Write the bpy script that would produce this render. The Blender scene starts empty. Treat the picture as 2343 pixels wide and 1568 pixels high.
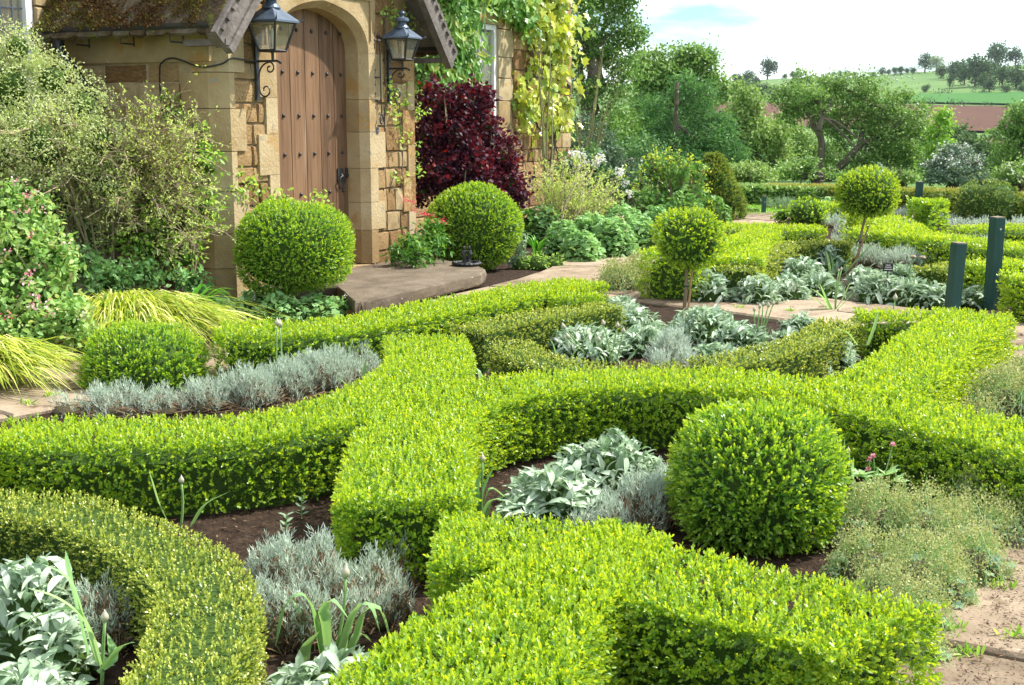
import bpy, bmesh, math, random
import numpy as np
from mathutils import Vector, Matrix

rng = np.random.default_rng(7)
random.seed(7)
SC = bpy.context.scene
COL = SC.collection
pi = math.pi

# ------------------------------------------------------------------ camera, sky, sun, exposure
EYE = 1.65
FPX = 2900.0
TILT = math.atan(516 / FPX)
cam_d = bpy.data.cameras.new('camera')
cam_d.sensor_width = 36.0
cam_d.lens = FPX / 2342 * 36.0
cam_d.clip_start = 0.05
cam_d.clip_end = 6000
cam = bpy.data.objects.new('camera', cam_d)
COL.objects.link(cam)
cam.location = (0, 0, EYE)
cam.rotation_euler = (pi / 2 - TILT, 0, 0)
SC.camera = cam

SUN_AZ, SUN_EL = math.radians(70), math.radians(51)
sun_vec = Vector((math.sin(SUN_AZ) * math.cos(SUN_EL), math.cos(SUN_AZ) * math.cos(SUN_EL), math.sin(SUN_EL)))
sd = bpy.data.lights.new('sun', 'SUN')
sd.energy = 4.2
sd.angle = math.radians(1.2)
sd.color = (1.0, 0.95, 0.86)
sun = bpy.data.objects.new('sun', sd)
COL.objects.link(sun)
sun.rotation_euler = sun_vec.to_track_quat('Z', 'Y').to_euler()
sun.location = (20, 8, 30)

wld = bpy.data.worlds.new('World')
SC.world = wld
wld.use_nodes = True
wn, wl = wld.node_tree.nodes, wld.node_tree.links
wn.clear()
w_out = wn.new('ShaderNodeOutputWorld')
w_bg = wn.new('ShaderNodeBackground')
w_bg.inputs['Strength'].default_value = 0.15
w_sky = wn.new('ShaderNodeTexSky')
w_sky.sky_type = 'NISHITA'
w_sky.sun_disc = False
w_sky.sun_elevation = SUN_EL
w_sky.sun_rotation = SUN_AZ
w_sky.air_density = 1.0
w_sky.dust_density = 0.3
w_sky.ozone_density = 2.0
w_tc = wn.new('ShaderNodeTexCoord')
w_map = wn.new('ShaderNodeMapping')
w_map.inputs['Scale'].default_value = (1.0, 1.0, 4.5)
w_map.inputs['Location'].default_value = (0.3, 0.1, 0.25)
w_no = wn.new('ShaderNodeTexNoise')
w_no.inputs['Scale'].default_value = 2.6
w_no.inputs['Detail'].default_value = 7
w_no.inputs['Roughness'].default_value = 0.55
w_no.inputs['Distortion'].default_value = 0.3
w_rp = wn.new('ShaderNodeValToRGB')
w_rp.color_ramp.elements[0].position = 0.40
w_rp.color_ramp.elements[1].position = 0.63
w_mx = wn.new('ShaderNodeMix')
w_mx.data_type = 'RGBA'
w_mx.inputs['B'].default_value = (8.6, 8.8, 9.1, 1)
wl.new(w_tc.outputs['Generated'], w_map.inputs['Vector'])
wl.new(w_map.outputs['Vector'], w_no.inputs['Vector'])
wl.new(w_no.outputs['Fac'], w_rp.inputs['Fac'])
wl.new(w_rp.outputs['Color'], w_mx.inputs['Factor'])
w_dim = wn.new('ShaderNodeMix')
w_dim.data_type = 'RGBA'
w_dim.blend_type = 'MULTIPLY'
w_dim.inputs['Factor'].default_value = 1.0
w_dim.inputs['B'].default_value = (0.40, 0.50, 0.52, 1)
wl.new(w_sky.outputs['Color'], w_dim.inputs['A'])
wl.new(w_dim.outputs['Result'], w_mx.inputs['A'])
wl.new(w_mx.outputs['Result'], w_bg.inputs['Color'])
wl.new(w_bg.outputs['Background'], w_out.inputs['Surface'])

SC.view_settings.view_transform = 'Standard'
SC.view_settings.look = 'None'
SC.view_settings.exposure = 1.06
SC.view_settings.gamma = 1.0
SC.view_settings.use_curve_mapping = False
SC.render.engine = 'CYCLES'
SC.cycles.max_bounces = 8
SC.cycles.diffuse_bounces = 4
SC.cycles.glossy_bounces = 3
SC.cycles.transmission_bounces = 6
SC.cycles.transparent_max_bounces = 8
SC.cycles.sample_clamp_indirect = 8
SC.cycles.caustics_reflective = False
SC.cycles.caustics_refractive = False

# ------------------------------------------------------------------ helpers: pixels of the 2342x1568 photo to points of the place
cT, sT = math.cos(TILT), math.sin(TILT)

def ray(x, y):
    r = (x - 1171) / FPX
    d = (y - 784) / FPX
    return r, cT - d * sT, -sT - d * cT

def G(x, y, z=0.0):
    rx, ry, rz = ray(x, y)
    t = (z - EYE) / rz
    return np.array((rx * t, ry * t, z))

def PY(x, y, Y):
    rx, ry, rz = ray(x, y)
    t = Y / ry
    return np.array((rx * t, Y, EYE + rz * t))

def unit(v):
    v = np.asarray(v, float)
    return v / np.maximum(np.linalg.norm(v, axis=-1, keepdims=True), 1e-9)

def rand_unit(n):
    return unit(rng.normal(size=(n, 3)))

# ------------------------------------------------------------------ materials
def new_mat(name):
    m = bpy.data.materials.new(name)
    m.use_nodes = True
    m.node_tree.nodes.clear()
    return m, m.node_tree.nodes, m.node_tree.links

def ramp_set(node, cols):
    cr = node.color_ramp
    while len(cr.elements) < len(cols):
        cr.elements.new(0.5)
    for i, c in enumerate(cols):
        if len(c) == 4:
            cr.elements[i].position = c[3]
        else:
            cr.elements[i].position = i / max(1, len(cols) - 1)
        cr.elements[i].color = (c[0], c[1], c[2], 1)

def leaf_mat(name, cols, trans=0.35, rough=0.45, spec=0.4, tboost=(1.25, 1.2, 0.8), gain=1.22):
    m, n, l = new_mat(name)
    out = n.new('ShaderNodeOutputMaterial')
    at = n.new('ShaderNodeAttribute')
    at.attribute_name = 'tint'
    rp = n.new('ShaderNodeValToRGB')
    ramp_set(rp, [tuple(min(0.88, q * gain) for q in c[:3]) for c in cols])
    l.new(at.outputs['Fac'], rp.inputs['Fac'])
    pb = n.new('ShaderNodeBsdfPrincipled')
    pb.inputs['Roughness'].default_value = rough
    pb.inputs['Specular IOR Level'].default_value = spec
    l.new(rp.outputs['Color'], pb.inputs['Base Color'])
    tr = n.new('ShaderNodeBsdfTranslucent')
    mul = n.new('ShaderNodeMix')
    mul.data_type = 'RGBA'
    mul.blend_type = 'MULTIPLY'
    mul.inputs['Factor'].default_value = 1
    mul.inputs['B'].default_value = (*tboost, 1)
    l.new(rp.outputs['Color'], mul.inputs['A'])
    l.new(mul.outputs['Result'], tr.inputs['Color'])
    mx = n.new('ShaderNodeMixShader')
    mx.inputs['Fac'].default_value = trans
    l.new(pb.outputs['BSDF'], mx.inputs[1])
    l.new(tr.outputs['BSDF'], mx.inputs[2])
    l.new(mx.outputs['Shader'], out.inputs['Surface'])
    return m

def solid_mat(name, cols, scale=8.0, rough=0.8, spec=0.3, bump=0.3, bscale=None, metal=0.0, objrand=0.0, stretch=(1, 1, 1), detail=6, coord='Object', spots=None):
    """noise-mottled surface: cols is a ramp, with fine relief, optional per-object variation and spots (colour, threshold, scale)"""
    m, n, l = new_mat(name)
    out = n.new('ShaderNodeOutputMaterial')
    pb = n.new('ShaderNodeBsdfPrincipled')
    pb.inputs['Roughness'].default_value = rough
    pb.inputs['Specular IOR Level'].default_value = spec
    pb.inputs['Metallic'].default_value = metal
    tc = n.new('ShaderNodeTexCoord')
    mp = n.new('ShaderNodeMapping')
    mp.inputs['Scale'].default_value = stretch
    if coord == 'World':
        gm = n.new('ShaderNodeNewGeometry')
        l.new(gm.outputs['Position'], mp.inputs['Vector'])
    else:
        l.new(tc.outputs[coord], mp.inputs['Vector'])
    no = n.new('ShaderNodeTexNoise')
    no.inputs['Scale'].default_value = scale
    no.inputs['Detail'].default_value = detail
    no.inputs['Roughness'].default_value = 0.62
    l.new(mp.outputs['Vector'], no.inputs['Vector'])
    rp = n.new('ShaderNodeValToRGB')
    k = len(cols)
    if k > 1 and len(cols[0]) == 3:
        cols = [(*c, 0.3 + 0.4 * i / (k - 1)) for i, c in enumerate(cols)]
    ramp_set(rp, cols)
    fac = no.outputs['Fac']
    if objrand:
        oi = n.new('ShaderNodeObjectInfo')
        ma = n.new('ShaderNodeMath')
        ma.operation = 'MULTIPLY_ADD'
        ma.inputs[1].default_value = objrand
        ad = n.new('ShaderNodeMath')
        ad.operation = 'SUBTRACT'
        ad.inputs[1].default_value = objrand * 0.5
        l.new(oi.outputs['Random'], ma.inputs[0])
        l.new(no.outputs['Fac'], ma.inputs[2])
        l.new(ma.outputs[0], ad.inputs[0])
        fac = ad.outputs[0]
    l.new(fac, rp.inputs['Fac'])
    colout = rp.outputs['Color']
    if spots:
        for (sc, thr, ssc) in spots:
            n2 = n.new('ShaderNodeTexNoise')
            n2.inputs['Scale'].default_value = ssc
            n2.inputs['Detail'].default_value = 5
            l.new(mp.outputs['Vector'], n2.inputs['Vector'])
            r2 = n.new('ShaderNodeMapRange')
            r2.inputs['From Min'].default_value = thr
            r2.inputs['From Max'].default_value = thr + 0.07
            l.new(n2.outputs['Fac'], r2.inputs['Value'])
            mm = n.new('ShaderNodeMix')
            mm.data_type = 'RGBA'
            mm.inputs['B'].default_value = (*sc, 1)
            l.new(r2.outputs['Result'], mm.inputs['Factor'])
            l.new(colout, mm.inputs['A'])
            colout = mm.outputs['Result']
    l.new(colout, pb.inputs['Base Color'])
    if bump:
        nb = n.new('ShaderNodeTexNoise')
        nb.inputs['Scale'].default_value = bscale or scale * 4
        nb.inputs['Detail'].default_value = 6
        l.new(mp.outputs['Vector'], nb.inputs['Vector'])
        bp = n.new('ShaderNodeBump')
        bp.inputs['Strength'].default_value = bump
        bp.inputs['Distance'].default_value = 0.02
        l.new(nb.outputs['Fac'], bp.inputs['Height'])
        l.new(bp.outputs['Normal'], pb.inputs['Normal'])
    l.new(pb.outputs['BSDF'], out.inputs['Surface'])
    return m

M = {}
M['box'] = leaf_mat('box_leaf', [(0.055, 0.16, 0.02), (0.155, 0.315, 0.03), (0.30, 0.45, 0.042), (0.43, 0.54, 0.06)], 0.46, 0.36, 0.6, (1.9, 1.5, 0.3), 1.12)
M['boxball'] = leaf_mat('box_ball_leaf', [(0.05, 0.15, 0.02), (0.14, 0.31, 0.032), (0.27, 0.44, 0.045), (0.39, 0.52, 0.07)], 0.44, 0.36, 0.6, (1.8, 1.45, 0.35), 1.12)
M['holly'] = leaf_mat('small_holly_leaf', [(0.08, 0.15, 0.022), (0.19, 0.26, 0.035), (0.34, 0.40, 0.06), (0.50, 0.50, 0.10)], 0.3, 0.35, 0.5)
M['yew'] = leaf_mat('yew_leaf', [(0.035, 0.09, 0.02), (0.08, 0.17, 0.028), (0.22, 0.30, 0.045), (0.36, 0.32, 0.07)], 0.25, 0.5, 0.3)
M['silver'] = leaf_mat('silver_leaf', [(0.27, 0.35, 0.26), (0.44, 0.53, 0.43), (0.58, 0.67, 0.57), (0.70, 0.77, 0.67)], 0.3, 0.7, 0.2, (1, 1, 0.92), 1.1)
M['drystem'] = leaf_mat('dry_stem', [(0.10, 0.06, 0.035), (0.22, 0.14, 0.08), (0.34, 0.25, 0.16)], 0.15, 0.8, 0.2, (1, 1, 1))
M['stachys'] = leaf_mat('felted_leaf', [(0.19, 0.29, 0.16), (0.34, 0.46, 0.31), (0.49, 0.60, 0.46), (0.64, 0.70, 0.58)], 0.25, 0.75, 0.15, (1, 1.1, 0.85), 1.02)
M['headgreen'] = leaf_mat('opening_head', [(0.20, 0.26, 0.10), (0.30, 0.26, 0.16), (0.34, 0.24, 0.22)], 0.2, 0.7, 0.2, (1, 1, 1))
M['allium'] = leaf_mat('strap_leaf', [(0.14, 0.30, 0.10), (0.24, 0.42, 0.17), (0.36, 0.50, 0.24)], 0.4, 0.45, 0.35)
M['bud'] = leaf_mat('bud_skin', [(0.30, 0.36, 0.18), (0.42, 0.40, 0.28), (0.52, 0.43, 0.38)], 0.2, 0.6, 0.3, (1, 1, 1))
M['alchemilla'] = leaf_mat('frothy_flower', [(0.18, 0.23, 0.085), (0.33, 0.37, 0.145), (0.46, 0.48, 0.21), (0.54, 0.52, 0.29)], 0.3, 0.7, 0.2, (1.2, 1.2, 0.8), 1.02)
M['hakone'] = leaf_mat('golden_grass', [(0.13, 0.26, 0.03), (0.34, 0.44, 0.04), (0.55, 0.58, 0.07), (0.78, 0.76, 0.36)], 0.35, 0.4, 0.4, (1.2, 1.2, 0.8), 1.0)
M['agap'] = leaf_mat('green_strap', [(0.05, 0.20, 0.02), (0.10, 0.32, 0.03), (0.18, 0.42, 0.05)], 0.4, 0.35, 0.5)
M['geranium'] = leaf_mat('geranium_leaf', [(0.12, 0.27, 0.085), (0.24, 0.42, 0.16), (0.38, 0.55, 0.26)], 0.35, 0.6, 0.3)
M['bright'] = leaf_mat('fresh_leaf', [(0.12, 0.26, 0.03), (0.26, 0.44, 0.07), (0.46, 0.58, 0.14)], 0.42, 0.42, 0.4)
M['kolk'] = leaf_mat('mid_green_leaf', [(0.14, 0.30, 0.07), (0.27, 0.46, 0.13), (0.44, 0.60, 0.22), (0.50, 0.46, 0.20)], 0.42, 0.5, 0.3, (1.25, 1.2, 0.8), 1.0)
M['spiraea'] = leaf_mat('tiny_spring_leaf', [(0.26, 0.38, 0.08), (0.46, 0.58, 0.16), (0.60, 0.68, 0.25)], 0.42, 0.5, 0.3, (1.25, 1.2, 0.8), 1.2)
M['variegated'] = leaf_mat('variegated_leaf', [(0.24, 0.34, 0.11), (0.42, 0.52, 0.20), (0.56, 0.63, 0.31), (0.64, 0.68, 0.44)], 0.35, 0.5, 0.3, (1.2, 1.2, 0.8), 1.0)
M['smoke'] = leaf_mat('purple_leaf', [(0.032, 0.010, 0.022), (0.058, 0.017, 0.032), (0.085, 0.019, 0.030), (0.20, 0.018, 0.016)], 0.3, 0.5, 0.22, (1.9, 0.6, 0.5))
M['creeper'] = leaf_mat('creeper_leaf', [(0.06, 0.19, 0.03), (0.13, 0.30, 0.05), (0.24, 0.42, 0.10), (0.42, 0.46, 0.12)], 0.36, 0.42, 0.35, (1.3, 1.2, 0.6), 1.05)
M['gold'] = leaf_mat('golden_creeper_leaf', [(0.16, 0.28, 0.03), (0.38, 0.44, 0.05), (0.54, 0.55, 0.09)], 0.36, 0.32, 0.5)
M['euph'] = leaf_mat('spurge_leaf', [(0.06, 0.17, 0.04), (0.13, 0.27, 0.06), (0.22, 0.36, 0.09)], 0.3, 0.5, 0.3)
M['euphflower'] = leaf_mat('spurge_flower', [(0.32, 0.42, 0.04), (0.48, 0.55, 0.07)], 0.35, 0.6, 0.3)
M['tree'] = leaf_mat('tree_leaf', [(0.06, 0.15, 0.03), (0.13, 0.26, 0.045), (0.23, 0.37, 0.08), (0.38, 0.50, 0.20)], 0.36, 0.45, 0.4, (1.1, 1.15, 0.9), 0.98)
M['tree_pale'] = leaf_mat('pale_tree_leaf', [(0.12, 0.23, 0.05), (0.23, 0.37, 0.085), (0.37, 0.50, 0.15), (0.46, 0.56, 0.22)], 0.36, 0.5, 0.3, (1.1, 1.15, 0.9), 0.88)
M['tree_dark'] = leaf_mat('dark_tree_leaf', [(0.04, 0.11, 0.04), (0.08, 0.17, 0.055), (0.13, 0.24, 0.08)], 0.3, 0.5, 0.3)
M['conifer'] = leaf_mat('conifer_needle', [(0.045, 0.13, 0.045), (0.09, 0.21, 0.065), (0.16, 0.30, 0.09)], 0.3, 0.6, 0.25)
M['silver_tree'] = leaf_mat('grey_tree_leaf', [(0.05, 0.10, 0.06), (0.10, 0.16, 0.10), (0.26, 0.32, 0.24)], 0.3, 0.5, 0.3)
M['hill_tree'] = leaf_mat('hill_leaf', [(0.022, 0.055, 0.022), (0.045, 0.09, 0.032), (0.075, 0.13, 0.045)], 0.3, 0.6, 0.2)
M['laurel'] = leaf_mat('laurel_leaf', [(0.03, 0.11, 0.02), (0.08, 0.20, 0.035), (0.24, 0.36, 0.10), (0.4, 0.5, 0.2)], 0.25, 0.28, 0.6)
M['lavgreen'] = leaf_mat('grey_green_leaf', [(0.12, 0.20, 0.12), (0.20, 0.30, 0.18), (0.30, 0.40, 0.26)], 0.3, 0.6, 0.2)
M['pink'] = leaf_mat('pink_petal', [(0.50, 0.10, 0.16), (0.72, 0.30, 0.38), (0.85, 0.60, 0.62)], 0.3, 0.6, 0.2, (1, 1, 1))
M['red'] = leaf_mat('red_petal', [(0.42, 0.02, 0.06), (0.62, 0.05, 0.10), (0.70, 0.12, 0.16)], 0.3, 0.6, 0.2, (1, 1, 1))
M['white'] = leaf_mat('white_petal', [(0.70, 0.70, 0.64), (0.82, 0.82, 0.78)], 0.3, 0.6, 0.2, (1, 1, 1))
M['lawngrass'] = leaf_mat('lawn_blade', [(0.09, 0.22, 0.02), (0.18, 0.34, 0.04), (0.28, 0.44, 0.08)], 0.35, 0.5, 0.3)
M['twigcore'] = solid_mat('inner_twig_core', [(0.035, 0.070, 0.014), (0.06, 0.105, 0.022)], 30, 0.9, 0.1, 0.6)  # inner twigs' own dark green, one mottled colour throughout
M['drycore'] = solid_mat('dry_twig_core', [(0.07, 0.065, 0.035), (0.13, 0.115, 0.065)], 40, 0.9, 0.1, 0.6)
M['bark'] = solid_mat('bark', [(0.075, 0.06, 0.045), (0.17, 0.14, 0.11)], 6, 0.9, 0.15, 0.8, 14, stretch=(1, 1, 0.3))
M['barkpale'] = solid_mat('pale_bark', [(0.16, 0.12, 0.075), (0.30, 0.24, 0.15)], 9, 0.85, 0.2, 0.5, 30, stretch=(1, 1, 0.3))
M['twig'] = solid_mat('grey_brown_twig', [(0.26, 0.20, 0.13), (0.42, 0.34, 0.24)], 12, 0.85, 0.2, 0.3)
M['greentwig'] = solid_mat('green_twig', [(0.16, 0.17, 0.07), (0.26, 0.26, 0.12)], 12, 0.8, 0.2, 0.2)
M['cane'] = solid_mat('bamboo_cane', [(0.30, 0.17, 0.08), (0.42, 0.27, 0.14)], 12, 0.6, 0.3, 0.2, stretch=(1, 1, 0.2))
M['soil'] = solid_mat('dark_soil', [(0.016, 0.010, 0.007), (0.038, 0.025, 0.017), (0.07, 0.046, 0.032)], 22, 0.95, 0.1, 1.0, 60)
M['chip'] = leaf_mat('bark_chip', [(0.03, 0.018, 0.012), (0.085, 0.05, 0.032), (0.20, 0.13, 0.085)], 0.0, 0.9, 0.15)
M['flag'] = solid_mat('sandstone_flag', [(0.155, 0.115, 0.075), (0.25, 0.19, 0.13), (0.34, 0.27, 0.19)], 3.6, 0.85, 0.2, 0.5, 30, objrand=0.35, spots=[((0.13, 0.085, 0.05), 0.60, 5), ((0.46, 0.43, 0.34), 0.66, 21), ((0.11, 0.12, 0.045), 0.66, 7)])
M['step'] = solid_mat('worn_step_stone', [(0.08, 0.061, 0.042), (0.135, 0.105, 0.073), (0.185, 0.148, 0.107)], 4, 0.8, 0.25, 0.3, 30, spots=[((0.50, 0.48, 0.42), 0.67, 30)])
M['ironstone'] = solid_mat('ironstone', [(0.21, 0.12, 0.05), (0.33, 0.205, 0.09), (0.42, 0.285, 0.14)], 6.0, 0.9, 0.15, 0.9, 26, objrand=0.45, spots=[((0.15, 0.09, 0.05), 0.63, 14), ((0.44, 0.33, 0.20), 0.62, 9), ((0.40, 0.38, 0.30), 0.69, 30)])
M['dressing'] = solid_mat('pale_dressed_stone', [(0.28, 0.19, 0.09), (0.38, 0.285, 0.155), (0.44, 0.35, 0.21)], 2.6, 0.88, 0.2, 0.45, 40, objrand=0.35, spots=[((0.38, 0.235, 0.09), 0.60, 3.0), ((0.30, 0.26, 0.19), 0.63, 12), ((0.50, 0.47, 0.38), 0.68, 34)])
M['mortar'] = solid_mat('lime_mortar', [(0.32, 0.24, 0.14), (0.44, 0.345, 0.225)], 12, 0.95, 0.1, 0.5, 60)
M['oak'] = solid_mat('oak_board', [(0.085, 0.045, 0.022), (0.155, 0.084, 0.043), (0.22, 0.125, 0.066)], 7, 0.6, 0.3, 0.35, 18, objrand=0.28, stretch=(3.0, 3.0, 0.18), spots=[((0.10, 0.06, 0.04), 0.64, 6), ((0.28, 0.19, 0.12), 0.66, 3)])
M['oldoak'] = solid_mat('weathered_oak', [(0.095, 0.082, 0.074), (0.20, 0.175, 0.16)], 9, 0.85, 0.2, 0.5, 30, stretch=(1, 1, 1))
M['iron'] = solid_mat('black_iron', [(0.012, 0.012, 0.014), (0.03, 0.03, 0.034)], 20, 0.45, 0.5, 0.15)
M['lamproof'] = solid_mat('blue_grey_metal', [(0.055, 0.08, 0.12), (0.12, 0.16, 0.22)], 9, 0.42, 0.5, 0.08, metal=0.2)
M['slate'] = solid_mat('mossy_slate', [(0.045, 0.032, 0.02), (0.085, 0.06, 0.033), (0.15, 0.13, 0.10)], 8, 0.95, 0.1, 0.8, 40, objrand=0.2, coord='World', spots=[((0.09, 0.10, 0.02), 0.56, 14), ((0.5, 0.48, 0.42), 0.69, 17)])
M['moss'] = leaf_mat('moss', [(0.05, 0.024, 0.010), (0.10, 0.055, 0.017), (0.12, 0.11, 0.022), (0.18, 0.20, 0.04)], 0.1, 0.95, 0.1, (1, 1, 1))
M['whitepaint'] = solid_mat('white_paint', [(0.72, 0.72, 0.70), (0.80, 0.80, 0.79)], 6, 0.5, 0.4, 0.05)
M['blind'] = solid_mat('grey_blind', [(0.40, 0.40, 0.38), (0.50, 0.50, 0.47)], 6, 0.8, 0.2, 0.05)
M['room'] = solid_mat('dark_room', [(0.02, 0.02, 0.02), (0.04, 0.04, 0.04)], 6, 0.9, 0.1, 0)
M['postgreen'] = solid_mat('dark_green_paint', [(0.010, 0.050, 0.040), (0.020, 0.078, 0.062)], 10, 0.55, 0.4, 0.4, 40, stretch=(1, 1, 0.2), spots=[((0.05, 0.10, 0.085), 0.60, 9), ((0.09, 0.075, 0.055), 0.68, 16)])
M['endgrain'] = solid_mat('end_grain', [(0.20, 0.15, 0.11), (0.34, 0.27, 0.2)], 20, 0.9, 0.1, 0.3)
M['steel'] = solid_mat('bright_steel', [(0.6, 0.6, 0.6), (0.75, 0.75, 0.75)], 8, 0.25, 0.5, 0, metal=0.9)
M['black'] = solid_mat('black_plastic', [(0.012, 0.012, 0.012), (0.02, 0.02, 0.02)], 8, 0.5, 0.4, 0)
M['letter'] = solid_mat('white_print', [(0.7, 0.7, 0.68), (0.75, 0.75, 0.73)], 8, 0.6, 0.3, 0)
M['wool'] = solid_mat('wool', [(0.66, 0.63, 0.56), (0.75, 0.72, 0.66)], 8, 0.9, 0.1, 0)
M['candle'] = solid_mat('candle_tube', [(0.72, 0.70, 0.62), (0.78, 0.76, 0.70)], 8, 0.5, 0.3, 0)
M['lawn'] = solid_mat('mown_lawn', [(0.10, 0.22, 0.035), (0.16, 0.31, 0.05), (0.22, 0.37, 0.07)], 1.2, 0.9, 0.15, 0.4, 60)
M['hillgrass'] = solid_mat('hill_pasture', [(0.075, 0.15, 0.045), (0.10, 0.18, 0.055), (0.125, 0.21, 0.065)], 0.03, 0.95, 0.1, 0, coord='World', spots=[((0.14, 0.19, 0.07), 0.58, 0.02)])
M['crop'] = solid_mat('green_crop', [(0.045, 0.14, 0.03), (0.058, 0.165, 0.036)], 0.02, 0.95, 0.1, 0, stretch=(1, 1, 1))
M['plough'] = solid_mat('red_plough', [(0.085, 0.042, 0.028), (0.105, 0.053, 0.035), (0.12, 0.062, 0.042)], 0.08, 0.95, 0.1, 0, stretch=(1, 0.08, 1), coord='World')
M['terrain'] = solid_mat('meadow', [(0.07, 0.14, 0.04), (0.10, 0.18, 0.05), (0.13, 0.21, 0.06)], 0.06, 0.95, 0.1, 0)

def glass_mat():
    m, n, l = new_mat('old_glass')
    out = n.new('ShaderNodeOutputMaterial')
    tr = n.new('ShaderNodeBsdfTransparent')
    tr.inputs['Color'].default_value = (0.93, 0.94, 0.90, 1)
    gl = n.new('ShaderNodeBsdfGlossy')
    gl.inputs['Roughness'].default_value = 0.06
    df = n.new('ShaderNodeBsdfDiffuse')
    df.inputs['Color'].default_value = (0.5, 0.48, 0.4, 1)
    m1 = n.new('ShaderNodeMixShader')
    m1.inputs['Fac'].default_value = 0.16
    m2 = n.new('ShaderNodeMixShader')
    l.new(tr.outputs[0], m1.inputs[1])
    l.new(df.outputs[0], m1.inputs[2])
    m2.inputs['Fac'].default_value = 0.07
    l.new(m1.outputs[0], m2.inputs[1])
    l.new(gl.outputs[0], m2.inputs[2])
    l.new(m2.outputs[0], out.inputs['Surface'])
    return m

M['glass'] = glass_mat()

# ------------------------------------------------------------------ object helpers
BASE = {}

def tag(o, label=None, cat=None, group=None, kind=None):
    if label: o['label'] = label
    if cat: o['category'] = cat
    if group: o['group'] = group
    if kind: o['kind'] = kind
    return o

def empty(name, loc, label=None, cat=None, group=None, kind=None):
    o = bpy.data.objects.new(name, None)
    o.empty_display_size = 0.1
    COL.objects.link(o)
    o.location = tuple(float(v) for v in loc)
    BASE[o.name] = np.array(loc, float)
    return tag(o, label, cat, group, kind)

def base_of(o):
    return BASE.get(o.name, np.zeros(3)) if o is not None else np.zeros(3)

def raw_mesh(name, V, faces=None, tri=None, tint=None, mat=None, smooth=False):
    """V (n,3); faces list of tuples or tri/quad index array"""
    me = bpy.data.meshes.new(name)
    V = np.asarray(V, np.float32)
    if tri is not None:
        tri = np.asarray(tri, np.int32)
        k = tri.shape[1]
        nf = len(tri)
        me.vertices.add(len(V))
        me.vertices.foreach_set('co', V.ravel())
        me.loops.add(nf * k)
        me.loops.foreach_set('vertex_index', tri.ravel())
        me.polygons.add(nf)
        me.polygons.foreach_set('loop_start', np.arange(0, nf * k, k, dtype=np.int32))
        me.polygons.foreach_set('loop_total', np.full(nf, k, np.int32))
        me.update(calc_edges=True)
    else:
        me.from_pydata([tuple(map(float, v)) for v in V], [], faces)
        me.update()
    if tint is not None:
        a = me.attributes.new('tint', 'FLOAT', 'POINT')
        a.data.foreach_set('value', np.asarray(tint, np.float32))
    if smooth:
        me.polygons.foreach_set('use_smooth', np.ones(len(me.polygons), bool))
    if mat is not None:
        me.materials.append(mat)
    return me

def link(name, me, parent=None, kind=None):
    o = bpy.data.objects.new(name, me)
    COL.objects.link(o)
    if parent is not None:
        o.parent = parent
        BASE[o.name] = base_of(parent)
    if kind:
        o['kind'] = kind
    return o

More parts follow.
